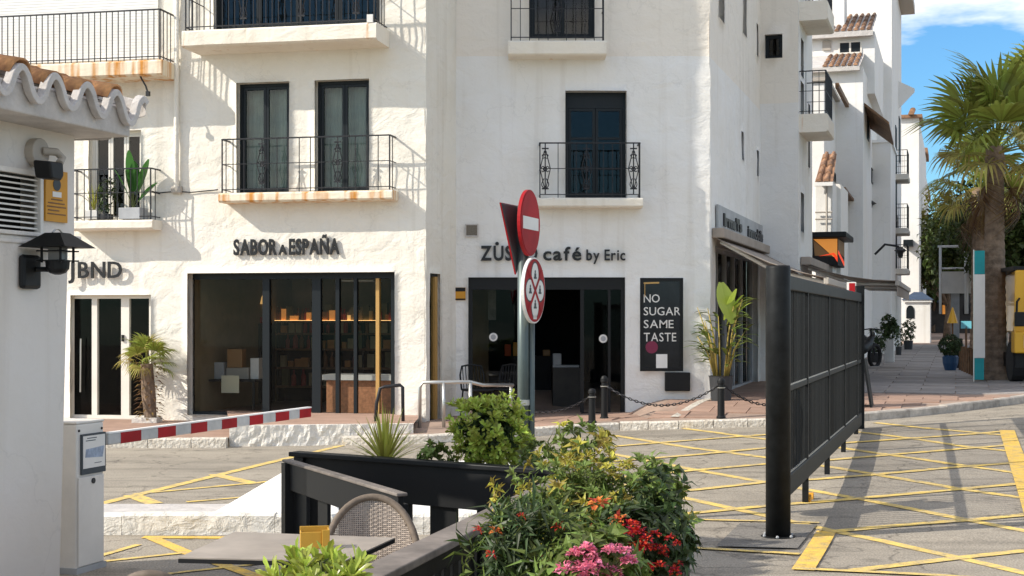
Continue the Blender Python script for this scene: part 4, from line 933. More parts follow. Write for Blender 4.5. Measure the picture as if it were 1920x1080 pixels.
lettering(C, sg, 'by', C.uz(1099,470)[0], C.uz(1124,470)[0], z0, C.uz(0,468)[1], -.03, M['letter'], bold=.02, gap=.08, ext=.03)
lettering(C, sg, 'Eric', C.uz(1133,470)[0], C.uz(1172,470)[0], z0, C.uz(0,468)[1], -.03, M['letter'], bold=.018, gap=.1, ext=.03)
# signboard on the side wall
u0, u1 = KS.uz(1338, 400)[0], KS.uz(1429, 440)[0]; zt = KS.uz(1338, 382)[1]; zb = KS.uz(1338, 432)[1]
sg = thing('sign_board', KS.w(u0, 0, zb), 'long pale grey signboard with dark lettering fixed above the corner awning', 'sign')
mb = MB(KS); mb.box(u0+.15, u1-.2, -.06, -.022, zb, zt); mb.build('board', M['metalgrey'], sg)
lettering(KS, sg, "lrma'l's", u0+.7, u0+3.0, zb+.14, zt-.12, -.06, M['letter'], bold=.05, gap=.02, ext=.03)
lettering(KS, sg, 'inmobils', u0+3.9, u1-.5, zb+.12, zb+.34, -.06, M['letter'], bold=.03, gap=.04, ext=.03)

# poster: NO SUGAR SAME TASTE
u0, u1, z0, z1 = h_ps
pz = thing('window_poster', C.w((u0+u1)/2, 0, z0), 'tall black framed panel reading NO SUGAR SAME TASTE beside the cafe door', 'poster')
mb = MB(C); frame_ring(mb, u0+.002, u1-.002, z0+.002, z1-.002, -.012, .055, .04); mb.build('frame', M['black'], pz)
mb = MB(C); mb.box(u0+.056, u1-.056, .004, .028, z0+.056, z1-.056); mb.build('panel', mat('poster_black', (.02,.02,.023), .15, var=.4, vscale=2), pz)
def cline(a, txt, y0, y1, x0_=1207, x1_=None):
    lettering(C, pz, txt, C.uz(x0_,600)[0], C.uz(x1_,600)[0], C.uz(1240,y1)[1], C.uz(1240,y0)[1], .002, M['sign_white'], bold=.005, gap=.10, ext=.002)
cline(0, 'NO', 552, 567, x1_=1237); cline(0, 'SUGAR', 576, 591, x1_=1276); cline(0, 'SAME', 600, 615, x1_=1263); cline(0, 'TASTE', 624, 640, x1_=1268)
mb = MB(C); mb.bar((C.uz(1207,600)[0], .0, C.uz(0,531)[1]), (C.uz(1236,600)[0], .0, C.uz(0,530)[1]), .012, .03); mb.bar((C.uz(1209,600)[0], .0, C.uz(0,532)[1]), (C.uz(1209,600)[0], .0, C.uz(0,556)[1]), .012, .025); mb.build('copper_tube', M['brass'], pz)
mb = MB(C); cc = C.uz(1222, 651); mb.tube([(cc[0], .0, cc[1]), (cc[0], .003, cc[1])], .11, 18); mb.build('pink_dot', mat('plum_print', (.20,.02,.06), .5), pz)
r_ = C.rect(1230, 664, 1251, 690); pp = MB(C); pp.box(r_[0], r_[1], -.016, -.013, r_[2], r_[3]); tag(pp.build('paper_notice', M['white']), 'small white paper notice taped low on the black NO SUGAR panel', 'notice')
r_ = C.rect(1246, 698, 1293, 733); mb = MB(C); mb.box(r_[0], r_[1], -.09, -.005, r_[2], r_[3]); bx = mb.build('menu_box', M['black'], bevel=.012); tag(bx, 'small black box fixed low on the cafe wall near the corner', 'box')
# little wall things
r_ = C.rect(872, 420, 897, 444); vt = thing('vent_grille', C.w(r_[0], 0, r_[2]), 'small square brown vent grille on the shaded wall left of the cafe sign', 'vent')
mb = MB(C); frame_ring(mb, r_[0], r_[1], r_[2], r_[3], -.03, .022, .026); mb.build('frame', M['mortar'], vt)
mb = MB(C); mb.box(r_[0]+.022, r_[1]-.022, -.018, -.004, r_[2]+.022, r_[3]-.022); mb.build('mesh', mat('vent_brown', (.17,.15,.12), .8, var=.3, vscale=60), vt)
r_ = C.rect(853, 539, 873, 563); al = thing('alarm_notice', C.w(r_[0], 0, r_[2]), 'small orange and black warning plate beside the cafe door frame', 'sign')
mb = MB(C); mb.box(r_[0], r_[1], -.03, -.022, r_[2], r_[3]); mb.build('plate', M['orange'], al)
mb = MB(C); mb.box(r_[0]+.004, r_[1]-.004, -.034, -.0301, r_[2]+.155, r_[3]-.004); mb.box(r_[0]+.004, r_[1]-.004, -.034, -.0301, r_[2]+.004, r_[2]+.03); mb.build('print', M['black'], al)
for px, py, lb in ((925, 632, 'round white sticker on the left cafe glass'), (1131, 635, 'round white sticker on the right cafe door')):
    u, z = C.uz(px, py, .09); mb = MB(C); mb.tube([(u, .095, z), (u, .105, z)], .075, 24); so = tag(mb.build('door_sticker', M['sign_white']), lb, 'sticker', 'round stickers on the cafe glass')
    mb = MB(C); mb.tube([(u, .091, z), (u, .094, z)], .045, 16); mb.build('print', M['metalgrey'], so)
# drainpipe, cable and hook on the sunlit wall
ud_ = S.uz(334, 300)[0]; mb = MB(S); zt, zb = S.uz(334, -60)[1], S.uz(334, 352)[1]
mb.tube([(ud_, -.07, zt), (ud_, -.07, zb), (ud_-.0, -.05, zb-.05), (ud_+.06, -.02, zb-.08)], .045, 10); dp_ = tag(mb.build('drainpipe', M['plaster'], smooth=True), 'white painted drainpipe running down the sunlit wall between the balconies', 'pipe')
mb = MB(S); mb.box(ud_-.10, ud_+.09, -.09, .0, zb-.10, zb+.02); mb.build('pipe_shoe', M['beige'], dp_, bevel=.02)
mb = MB(S); pts = [S.uz(x, y) for x, y in ((286,359),(300,362),(330,359),(360,361),(410,356))]; mb.tube([(u, -.03, z) for u, z in pts], .010, 6); tag(mb.build('wall_cable', M['iron']), 'thin dark cable running along the sunlit wall to the rusty balcony', 'cable')
mb = MB(S); pts = [S.uz(x, y) for x, y in ((284,143),(290,156),(298,170),(302,183))]; mb.tube([(u, -.5, z) for u, z in pts], .016, 6); e = pts[-1]; mb.lathe([(.012, -.05), (.04, -.02), (.03, .02)], S.w(0,0,0), 8) if False else mb.box(e[0]-.03, e[0]+.03, -.53, -.47, e[1]-.05, e[1]+.03); tag(mb.build('lamp_hook', M['iron']), 'short dark iron hook hanging under the top left balcony', 'bracket')

# ---- inside the shops
def item(F, name, label, cat, boxes, m, d=None, group=None, bevel=0):
    mb = MB(F)
    for b in boxes: mb.box(*b)
    return tag(mb.build(name, m, bevel=bevel), label, cat, group)
zf = h_shop[2] + .002
def sx(px, d): return S.uz(px, 640, d)[0]
def sz(py, d): return S.uz(545, py, d)[1]
# dark shelving at the back
sh = thing('display_shelf', S.w(sx(600,4.2), 4.2, zf), 'long dark display shelf with rows of goods along the back of the shop', 'shelf')
D = 4.2; mb = MB(S); mb.box(sx(438,D), sx(760,D), D+.35, D+.4, zf, sz(600,D)); mb.build('back_panel', M['room_black'], sh)
for py in (603, 626, 655, 690, 725): mb = MB(S); mb.box(sx(438,D), sx(760,D), D, D+.34, sz(py,D)-.02, sz(py,D)+.02); mb.build('shelf_board', M['wood'], sh)
for px in (438, 520, 600, 680, 758): mb = MB(S); mb.box(sx(px,D)-.02, sx(px,D)+.02, D+.01, D+.33, zf, sz(604,D)); mb.build('upright', M['room_black'], sh)
r = random.Random(5); cols = [mat('goods_%s' % n_, c_, .6, var=.2) for n_, c_ in (('amber', (.45,.19,.05)), ('brown', (.20,.08,.03)), ('cream', (.36,.27,.15)), ('red', (.30,.04,.03)), ('olive', (.14,.12,.05)))]
protos = []; GC = ('amber', 'brown', 'cream', 'red', 'olive')
for k in range(5):
    mb = MB()
    if k % 2: mb.lathe([(.05,0),(.05,.18),(.02,.24),(.02,.31)], (0,0,0), 10)
    else: mb.box(-.07,.07,-.05,.05,0,.16+.04*k)
    protos.append(mb.mesh('shop_goods', cols[k]))
for py, n in ((600, 34), (623, 26), (652, 22), (687, 20), (722, 18)):
    for k in range(n):
        px = 500 + (750-500)*(k+.5*r.random())/n if py == 600 else 445 + (750-445)*(k+.5*r.random())/n
        p = S.w(sx(px,D), D + .1 + .12*r.random(), sz(py+3,D)+.02); k_ = r.randrange(5); o = bpy.data.objects.new('shop_goods', protos[k_]); COL.objects.link(o)
        o.location = p; o.rotation_euler = (0,0,S.rot); sc_ = r.uniform(.7, 1.15); o.scale = (sc_, sc_, sc_)
        tag(o, '%s %s on the %s board of the dark shelf at the back of the shop' % (GC[k_], ('box', 'bottle')[k_ % 2], {600:'top', 623:'second', 652:'third', 687:'fourth', 722:'lowest'}[py]), 'goods', 'goods on the back shelf')
D = 3.6
lm = thing('table_lamp', S.w(sx(481,D), D, sz(590,D)), 'cream shaded lit lamp on a red stand at the back of the shop', 'lamp')
mb = MB(); c_ = S.w(sx(482,D), D, sz(570,D)); mb.lathe([(.20,0),(.12,.2)], c_, 16); mb.build('lamp_shade', M['lamp'], lm)
mb = MB(); mb.lathe([(.08,0),(.06,.1),(.03,.25),(.03,.33)], S.w(sx(482,D), D, sz(594,D)), 12); mb.build('lamp_base', M['brass'], lm)
item(S, 'red_box', 'red box the lit lamp stands on inside the shop', 'box', [(sx(468,D), sx(496,D), D-.15, D+.2, sz(606,D), sz(594.5,D))], M['red'])
item(S, 'dark_cabinet', 'dark cabinet below the red box inside the shop', 'cabinet', [(sx(436,D), sx(498,D), D-.25, D+.5, zf, sz(606.3,D))], M['room_black'])
# warm light strips that show along the shelf top
for px, w_, h_, m_, lb in ((524, 8, 22, 'lamp_dim', 'leftmost small amber lantern on the back shelf top, right of the thick mullion'), (540, 14, 9, 'lamp_dim', 'wide low amber lantern on the back shelf top'), (571, 7, 15, 'lamp_dim', 'third small amber lantern along the back shelf top'), (614, 9, 19, 'lamp_dim', 'amber lantern on the back shelf top between the middle mullions'), (648, 6, 10, 'lamp', 'small bright lantern on the back shelf top behind the narrow panes'), (689, 6, 18, 'brass', 'brass coloured lantern at the right of the back shelf top')):
    mb = MB(S); mb.box(sx(px,4.15), sx(px+w_,4.15), 4.25, 4.33, sz(601,4.15), sz(601-h_,4.15)); tag(mb.build('shelf_lantern', M[m_]), lb, 'lantern', 'glowing lanterns on the shelf top')
# display table left
D = 1.3; tb = thing('display_table', S.w(sx(430,D), D, zf), 'low dark display table with little goods behind the left window pane', 'table')
mb = MB(S); mb.box(sx(376,D), sx(490,D), D-.3, D+.35, sz(712,D)-.03, sz(712,D)); mb.build('table_top', M['room_black'], tb)
for px in (380, 398, 486): mb = MB(S); mb.box(sx(px,D)-.02, sx(px,D)+.02, D-.28, D-.24, zf, sz(712,D)-.031); mb.build('leg', M['room_black'], tb)
for k, (x0_, x1_, y0_, y1_, mm, lb) in enumerate(((388,402,672,712,'wood','dark round tin'),(379,391,690,712,'brass','small amber jar'),(404,422,680,712,'metalgrey','grey glass jar'),(427,455,655,690,'brownpanel','brown picture box'),(424,466,690,712,'beige','beige gift box'),(468,484,672,712,'sign_white','white carton'),(458,466,700,712,'white','tiny white price card'))):
    item(S, 'gift_box', lb + ' on the low display table by the window', 'goods', [(sx(x0_,D), sx(x1_,D), D-.12+.03*k, D+.08+.03*k, sz(y1_,D)+.001, sz(y0_,D))], M[mm], None, 'goods on the window table', .01)
item(S, 'paper_sign', 'square cream paper sign hanging in front of the low display table', 'sign', [(sx(415,.9), sx(448,.9), .9, .915, sz(738,.9), sz(705,.9))], mat('cream_paper', (.62,.58,.42), .8))
D = .8; ct = thing('shop_counter', S.w(sx(670,D), D, zf), 'brown wicker counter with pale top behind the right window panes', 'counter')
mb = MB(S); mb.box(sx(604,D), sx(745,D), D, D+.8, sz(712,D), sz(702,D)); mb.build('counter_top', M['white'], ct)
# woven front: horizontal canes over uprights
mb = MB(S); zz0, zz1 = zf, sz(713,D); n = 22
mb.box(sx(610,D), sx(742,D), D+.12, D+.7, zf, zz1-.02); mb.build('counter_body', M['wicker'], ct)
mb = MB(S)
for k in range(n):
    z = zz0 + (zz1-zz0)*(k+.5)/n; mb.box(sx(609,D), sx(743,D), D+.085, D+.119, z-.012, z+.012)
o = mb.build('wicker_strands', M['wicker'], ct); o['kind'] = 'stuff'
item(S, 'strip_light', 'warm strip light glowing along the top of the back shelf', 'light', [(sx(505,4.3), sx(748,4.3), 4.22, 4.25, sz(602.5,4.3), sz(600.5,4.3))], emit('warm_strip', (1.0, .55, .2), 2.2))
item(S, 'ceiling_light', 'flat white ceiling panel seen through the right window panes', 'light', [(sx(640,2), sx(700,2), 2, 2.5, sz(528,2), sz(526,2))], M['white'])
# cafe interior
zf = h_cafe[2] + .002
def cx_(px, d): return C.uz(px, 640, d)[0]
def cz_(py, d): return C.uz(1000, py, d)[1]
D = 2.2; item(C, 'cafe_counter', 'dark cafe counter cube just inside the open doorway', 'counter', [(cx_(1036,D), cx_(1092,D), D, D+.9, zf, cz_(689,D))], mat('counter_brown', (.035,.028,.022), .5, var=.3), bevel=.01)
item(C, 'counter_tray', 'pale tray lying on the cafe counter', 'tray', [(cx_(1037,D), cx_(1086,D), D+.05, D+.5, cz_(689,D)+.001, cz_(685,D))], M['metalgrey'])
item(C, 'card_terminal', 'grey till box standing on the cafe counter', 'till', [(cx_(1037,D), cx_(1053,D), D+.1, D+.3, cz_(685,D)+.002, cz_(663,D))], M['metalgrey'], bevel=.01)
D = 3.2; item(C, 'back_counter', 'long dark pleated bar counter at the back of the cafe', 'counter', [(cx_(960,D), cx_(1036,D), D, D+.7, zf, cz_(668,D))], M['room_black'])
for px, w_, h_, mm, lb in ((946, 12, 22, 'petal_orange', 'leftmost red-orange container on the dark cafe bar'), (962, 16, 26, 'orange', 'tallest orange container on the dark cafe bar'), (986, 12, 12, 'orange', 'low orange box on the dark cafe bar behind the sign pole'), (1018, 14, 12, 'brownpanel', 'brown box at the right end of the dark cafe bar')):
    item(C, 'juice_jar', lb, 'jar', [(cx_(px,D), cx_(px+w_,D), D+.1, D+.25, cz_(668,D)+.001, cz_(668-h_,D))], M[mm], None, 'orange containers on the cafe bar', .015)
D = 1.5; item(C, 'menu_screen', 'small grey picture panel inside the left cafe glass', 'panel', [(cx_(915,D), cx_(930,D), D, D+.04, cz_(600,D), cz_(530,D))], mat('panel_dim', (.12,.115,.10), .6, var=.5, vscale=5))
def chair(F, u, d, z, s, m, label, cat='chair', group=None, rz=0):
    t = thing('cafe_chair', F.w(u, d, z), label, cat, group); T_ = Matrix.Translation(F.w(u,d,z)) @ Matrix.Rotation(F.rot + rz, 4, 'Z') @ Matrix.Scale(s, 4)
    mb = MB(None, T_); mb.box(-.22,.22,-.22,.22,.43,.47); mb.build('seat', M[m], t, bevel=.02)
    mb = MB(None, T_); mb.tube([(-.21,.2,.45),(-.22,.25,.7),(-.18,.27,.85),(0,.29,.88),(.18,.27,.85),(.22,.25,.7),(.21,.2,.45)], .016, 6)
    for k in range(-3,4): mb.tube([(k*.055,.21,.46),(k*.055,.28,.86)], .008, 5)
    mb.build('backrest', M[m], t)
    for a in (-1,1):
        for b in (-1,1): mb = MB(None, T_); mb.tube([(a*.19,b*.19,.44),(a*.22,b*.22,0)], .014, 6); mb.build('leg', M[m], t)
    return t
chair(C, C.uz(895,700,-.7)[0], -.75, .25, 1.0, 'black', 'black slatted chair behind the silver handrail, left of the cafe door', group='chairs outside the cafe', rz=.4)
chair(C, C.uz(945,700,-.5)[0], -.55, .25, 1.0, 'black', 'black slatted chair just left of the sign post, outside the cafe', group='chairs outside the cafe', rz=-.5)
# ------------------------------------------------------------------ guardhouse, left foreground
HB = thing('guardhouse', HUT.w(-1, 0, 0), 'grey-white guardhouse corner in shade with wavy tiled eave, left edge', 'building')
def hz_(px, py, d=0): return HUT.uz(px, py, d)[1]
zl = hz_(100, 447); ue_ = HUT.uz(139, 300, .05)[0]
lw_ = HUT.rect(-40, 319, 70, 441, .05)
mb = MB(HUT); mb.prism([(-1.3, -.0, zl), (0, 0, zl), (0, .9, zl), (-1.3, .9, zl)], (0, 0, -zl-.05))
for k in (0,): pass
# slight batter of the lower wall
mb.v[4] = mb.v[4] + Vector((-.02, -.03, 0)); mb.v[5] = mb.v[5] + Vector((-.05, -.05, 0))
mb.build('lower_wall', M['plaster_hut'], HB, bevel=.012)
vent_u1 = HUT.uz(70, 380, .05)[0]; vent_u0 = vent_u1 - .62; vz0, vz1 = hz_(68, 441, .05), hz_(68, 330, .05)
ztop = hz_(140, 262, .05) + .35
wall(HUT, -1.3, ue_, zl-.02, ztop, [(vent_u0, vent_u1, vz0, vz1, .16)], M['plaster_hut'], HB, 'upper_wall', cell=.3, amp=.003, reveal=.16, seed=21).location = Vector((0,0,0)) + Vector(HUT.n.to_3d()) * .05
mb = MB(HUT); mb.box(-1.3, ue_-.01, .8, .9, zl, ztop); mb.box(ue_-.012, ue_-.002, .055, .79, zl, ztop); mb.box(-1.3, -1.28, .055, .79, zl, ztop); mb.build('wall_core', M['plaster_hut'], HB)
mb = MB(HUT); mb.box(vent_u0, vent_u1, .19, .2, vz0, vz1); mb.build('vent_back', M['room_black'], HB)
lv = MB(HUT); frame_ring(lv, vent_u0-.03, vent_u1+.03, vz0-.03, vz1+.03, .02, .035, .05); lvo = lv.build('louver_vent', M['cabinet'], HB)
nsl = 11; pitch = (vz1-vz0)/nsl
for k in range(nsl):
    z = vz0 + pitch*(k+.3); mb = MB(HUT); mb.prism([(vent_u0, .04, z), (vent_u0, .13, z+pitch*.5), (vent_u0, .135, z+pitch*.5+.006), (vent_u0, .045, z+.012)], tuple()) if False else None
    mb.quad((vent_u0,.045,z),(vent_u1,.045,z),(vent_u1,.12,z+pitch*.28),(vent_u0,.12,z+pitch*.28)); mb.quad((vent_u0,.045,z-.012),(vent_u1,.045,z-.012),(vent_u1,.045,z),(vent_u0,.045,z)); mb.build('slat', M['cabinet'], lvo, recalc=False)
mb = MB(HUT); mb.box(-1.3, ue_+.0, -.012, .049, zl-.055, zl-.03); mb.box(-1.3, ue_-.01, -.02, .049, zl+.001, zl+.03); mb.build('ledge', M['plaster_hut'], HB, bevel=.006)
# eave: board, wave of mortar, barrel tiles
dE = -.38
uE = HUT.uz(282, 240, dE)[0]; zb0 = HUT.uz(245, 253, dE)[1]
mb = MB(HUT); mb.box(-1.5, uE-.16, dE+.07, .6, zb0, zb0+.2); mb.build('eave_board', M['mortar'], HB, bevel=.012)
uc0 = HUT.uz(107, 140, dE)[0]; uc1 = HUT.uz(221, 172, dE)[0]; per = (uc1-uc0)/2
zcr = HUT.uz(107, 137, dE)[1]; ztr = HUT.uz(117, 205, dE)[1]; zm = (zcr+ztr)/2; am = (zcr-ztr)/2 - .02
def wv(u): 
    c = math.cos(2*math.pi*(u-uc0)/per); return zm + am*math.copysign(abs(c)**.8, c)
mb = MB(HUT); ids = []; u = uc0 - per*4.4; uend = uc1 + per*1.12; n = int((uend-u)/(per/22))
pts = [(u + (uend-u)*k/n) for k in range(n+1)]
for k, uu in enumerate(pts):
    e = .001; sl = (wv(uu+e)-wv(uu-e))/(2*e); nx, nz_ = -sl/math.hypot(1, sl), 1/math.hypot(1, sl); t_ = .024
    z = wv(uu) + .010*noise.noise(Vector((uu*7, 3, 1))) + .004*noise.noise(Vector((uu*31, 5, 2))); t_ = .024 + .006*noise.noise(Vector((uu*9, 8, 4)))
    ids.append([mb.pt((uu+nx*t_, dE, z+nz_*t_)), mb.pt((uu-nx*t_, dE, z-nz_*t_)), mb.pt((uu-nx*t_, dE+.06, z-nz_*t_+.01)), mb.pt((uu+nx*t_, dE+.06, z+nz_*t_+.01))])
for k in range(n):
    for q in range(4): mb.f.append((ids[k][q], ids[k+1][q], ids[k+1][(q+1)%4], ids[k][(q+1)%4]))
mb.f.append(tuple(ids[0])); mb.f.append(tuple(reversed(ids[-1]))); mb.build('eave_edging', M['mortar'], HB, smooth=False, bevel=.006)
mb = MB(HUT); mb.box(-1.5, uend-.06, dE+.2, .7, zb0+.21, zb0+.25); mb.build('roof_bed', M['mortar'], HB)
# tiles: covers on the crests, channels between
def barrel(r0, r1, ln, up, n=8):
    mb = MB(); a = []; b = []
    for s, lst_, rr in ((0, a, r0), (1, b, r1)):
        for t in (1.0, .86):
            lst_.append([mb.pt((math.cos(math.pi*j/n)*rr*t, s*ln, (math.sin(math.pi*j/n)*rr*t) * up)) for j in range(n+1)])
    for k in range(n):
        mb.f.append((a[0][k], a[0][k+1], b[0][k+1], b[0][k])); mb.f.append((a[1][k], b[1][k], b[1][k+1], a[1][k+1])); mb.f.append((a[0][k], a[1][k], a[1][k+1], a[0][k+1])); mb.f.append((b[0][k], b[0][k+1], b[1][k+1], b[1][k]))
    return mb
cover = barrel(per*.30, per*.24, .52, 1).mesh('roof_tile', M['terracotta'], smooth=True); chan = barrel(per*.27, per*.22, .52, -1).mesh('roof_tile', M['terracotta'], smooth=True)
rr_ = random.Random(9); slope = rad(13)
base = Matrix.Rotation(HUT.rot, 4, 'Z')
for k in range(-4, 3):
    for row in range(3):
        for kind in (0, 1):
            uu = uc0 + per*k + (per*.5 if kind else 0)
            if uu > uend - per*.15: continue
            dd = dE + (.03 if kind == 0 else .09) + row*.42; z = (zcr - per*.26 if kind == 0 else ztr + per*.27) + .02 + row*.42*math.tan(slope) + rr_.uniform(-.022, .022)
            p = HUT.w(uu + rr_.uniform(-.012,.012), dd, z)
            inst('roof_tile', cover if kind == 0 else chan, HB, Matrix.Translation(p) @ base @ Matrix.Rotation(rr_.uniform(-.09,.09), 4, 'Z') @ Matrix.Rotation(slope + rr_.uniform(-.03,.03), 4, 'X'))
mb = MB(HUT); zq_ = wv(uend); mb.prism([(uend-.035, dE-.005, zq_-.10), (uend-.035, dE-.005, zcr-.03), (uend-.035, dE+.5, zcr+.10), (uend-.035, dE+1.25, zcr+.24), (uend-.035, dE+1.25, zb0+.02), (uend-.035, dE+.3, zb0+.0), (uend-.035, dE+.12, zq_-.12)], tuple((HUT.t*.06).to_3d())); mb.build('verge_board', M['mortar'], HB, bevel=.018)
mb = MB(HUT); mb.box(-5, uend-.1, dE+.5, 3, zcr+.02, zcr+.06)  if False else mb.prism([(-1.5, dE+.22, zb0+.26), (uend-.04, dE+.22, zb0+.26), (uend-.04, .86, zb0+.52), (-1.5, .86, zb0+.52)], (0,0,.03)); mb.build('roof_deck', M['mortar'], HB)

# wall lantern
lu, lz = HUT.uz(108, 500, -.19); dL = -.19
LN = thing('wall_lantern', HUT.w(lu-.2, 0, hz_(55, 510)), 'black wall lantern with hipped roof and caged glass on the guardhouse wall', 'lantern')
def hu(px, py, d): return HUT.uz(px, py, d)
pu, pz_ = hu(55, 510, -.02); mb = MB(HUT); mb.box(pu-.105, pu+.105, -.05, .0, pz_-.118, pz_+.118); mb.build('back_plate', M['black'], LN, bevel=.045)
mb = MB(HUT); mb.tube([(pu+.03, -.05, pz_+.02), (pu+.10, -.12, pz_+.02), (lu-.07, dL, lz)], .018, 8); mb.build('arm', M['black'], LN)
mb = MB(HUT); zb = hu(108, 515, dL)[1]; zt = hu(108, 490, dL)[1]
mb2 = MB(); cc = HUT.w(lu, dL, zb); mb2.lathe([(.02,0),(.055,.012),(.078,.04),(.083, zt-zb)], cc, 16); mb2.build('bowl', M['black'], LN, smooth=False)
zr0 = hu(108, 452, dL)[1]; zr1 = hu(108, 437, dL)[1]
mb = MB(HUT); mb.box(lu-.045, lu+.045, dL-.045, dL+.045, zt, zr0-.01); mb.build('glass_tube', mat('frosted_glass', (.20,.20,.19), .3), LN)
mb = MB(HUT)
for a in (-1,1):
    for b in (-1,1): mb.bar((lu+a*.075, dL+b*.075, zt-.01), (lu+a*.075, dL+b*.075, zr0+.02), .013, .013, (1,0,0))
for z in (zt+.004, (zt+zr0)/2, zr0-.012):
    for b in (-1,1): mb.bar((lu-.115, dL+b*.08, z), (lu+.115, dL+b*.08, z), .009, .009); mb.bar((lu+b*.08, dL-.115, z), (lu+b*.08, dL+.115, z), .009, .009)
mb.build('cage', M['black'], LN)
mb = MB(HUT); e = .185; zq = zr0 - .045
B_ = [(lu-e,dL-e,zq),(lu+e,dL-e,zq),(lu+e,dL+e,zq),(lu-e,dL+e,zq)]; T_ = [(lu-.06,dL-.06,zr1),(lu+.06,dL-.06,zr1),(lu+.06,dL+.06,zr1),(lu-.06,dL+.06,zr1)]
bi = [mb.pt(p) for p in B_]; ti = [mb.pt(p) for p in T_]; mb.f.append(tuple(reversed(bi))); mb.f.append(tuple(ti))
for k in range(4): mb.f.append((bi[k], bi[(k+1)%4], ti[(k+1)%4], ti[k]))
mb.build('lantern_roof', M['black_soft'], LN)
mb = MB(HUT); mb.tube([(lu-.06+.012*k, dL, zr1+.028*math.sin(math.pi*k/10)) for k in range(11)], .006, 6); mb.build('ring', M['silver'], LN)
# floodlight and orange plaque
fu, fz = hu(78, 292, 0.0)
FL = thing('floodlight', HUT.w(fu, 0, fz), 'black floodlight on a beige curved bracket above the orange plaque', 'lamp')
mb = MB(HUT); mb.tube([(fu-.03, .05, fz+.02), (fu-.03, -.02, fz+.02)], .10, 16); mb.tube([(fu-.02,-.02,fz+.03),(fu+.06,-.08,fz+.03),(fu+.1,-.10,fz-.01),(fu+.05,-.11,fz-.05)], .03, 8); mb.build('bracket', M['beige'], FL, bevel=.01)
hu2, hz2 = hu(91, 316, -.12); mb = MB(HUT); mb.prism([(hu2-.085,-.05,hz2+.055),(hu2+.075,-.05,hz2+.06),(hu2+.085,-.05,hz2-.03),(hu2+.05,-.05,hz2-.07),(hu2-.06,-.05,hz2-.065)], (0,-.14,-.015)); mb.build('lamp_head', M['black'], FL, bevel=.015)
ou0 = hu(83,360,.04)[0]; ou1 = hu(124,360,.04)[0]; oz0, oz1 = hz_(103,416,.04), hz_(103,320,.04)
PQ = thing('wall_plaque', HUT.w(ou0, .03, oz0), 'orange notice plaque with dark lines of print on the guardhouse wall', 'sign')
mb = MB(HUT); mb.box(ou0, ou1, .028, .044, oz0, oz1); mb.build('plate', M['orange'], PQ)
mb = MB(HUT); w_ = ou1-ou0
mb.tube([(ou0+w_*.5,.0275,oz1-.10),(ou0+w_*.5,.0245,oz1-.10)], .045, 16); mb.build('emblem', M['sign_back'], PQ)
mb = MB(HUT); mb.box(ou0+w_*.3, ou0+w_*.7, .0245, .0275, oz1-.19, oz1-.152); mb.build('print_block', M['sign_white'], PQ)
mb = MB(HUT)
for k, (a, b) in enumerate(((.08,.9),(.1,.6),(.06,.92),(.1,.85),(.25,.75))): mb.box(ou0+w_*a, ou0+w_*b, .0245, .0275, oz0+.05+.026*k, oz0+.058+.026*k)
mb.build('print_lines', M['wood'], PQ)['kind'] = 'stuff'

# barrier: cabinet and striped arm
px_r = (143-CX)*10.75/FPX; BF = Face(px_r, 10.75, 17.2-90)
BA = thing('barrier_gate', BF.w(.18, .15, 0), 'pale grey barrier cabinet with a raised red and white striped arm', 'barrier')
zt = CAMZ - (796-CY)*10.75/FPX
mb = MB(BF); mb.box(0, .36, 0, .34, -.02, zt); mb.build('cabinet', M['cabinet'], BA, bevel=.012)
mb = MB(BF); mb.box(.012, .348, -.012, -.001, BF.uz(170,1200)[1] if False else .05, BF.uz(170, 892)[1]); dr = mb.build('cabinet_door', M['cabinet'], BA, bevel=.006)
lu_, lz_ = BF.uz(172, 901); mb = MB(BF); mb.tube([(lu_, -.005, lz_), (lu_, -.02, lz_)], .022, 12); mb.build('lock', M['iron'], dr)
r_ = BF.rect(150, 812, 195, 887)
mb = MB(BF); mb.box(r_[0], r_[1], -.016, -.001, r_[2], r_[3]); di = mb.build('notice_panel', M['sign_back'], BA)
for q_ in ((.03,.03),(.33,.03)):
    mb = MB(BF); mb.tube([(q_[0], -.001, zt-q_[1]-.02), (q_[0], -.008, zt-q_[1]-.02)], .010, 8); mb.build('screw', M['iron'], BA)
mb = MB(BF); mb.box(-.015, .375, -.015, .35, -.02, .045); mb.build('plinth', M['metalgrey'], BA)
mb = MB(BF); mb.box(-.004, .364, -.004, .344, zt+.001, zt+.018); mb.build('lid', M['cabinet'], BA, bevel=.005)
mb = MB(BF); mb.box(r_[0]+.015, r_[1]-.015, -.019, -.0165, r_[2]+.045, r_[3]-.015); mb.build('paper', M['sign_white'], di)
mb = MB(BF); w_ = r_[1]-r_[0]; h_ = r_[3]-r_[2]; mb.poly([(r_[0]+w_*.12,-.0195,r_[2]+h_*.42),(r_[0]+w_*.85,-.0195,r_[2]+h_*.38),(r_[0]+w_*.92,-.0195,r_[2]+h_*.66),(r_[0]+w_*.15,-.0195,r_[2]+h_*.62)]); mb.build('picture', mat('blue_grey_print', (.30,.36,.46), .6, var=.3, vscale=20), di, recalc=False)
mb = MB(BF)
for k, (a, b) in enumerate(((.2,.6),(.15,.55),(.5,.8))): mb.box(r_[0]+w_*a, r_[0]+w_*b, -.0205, -.0195, r_[2]+h_*(.88-.06*k if k < 2 else .25), r_[2]+h_*(.9-.06*k if k < 2 else .265))
mb.build('print_lines', M['sign_back'], di)['kind'] = 'stuff'
pA = P(199, 824, 11.12); pB = P(580, 773, 14.2); dA = (pB - pA)
mb = MB(); mb.bar(pA, pB, .045, .088); mb.build('arm', M['greybar'], BA, bevel=.01)
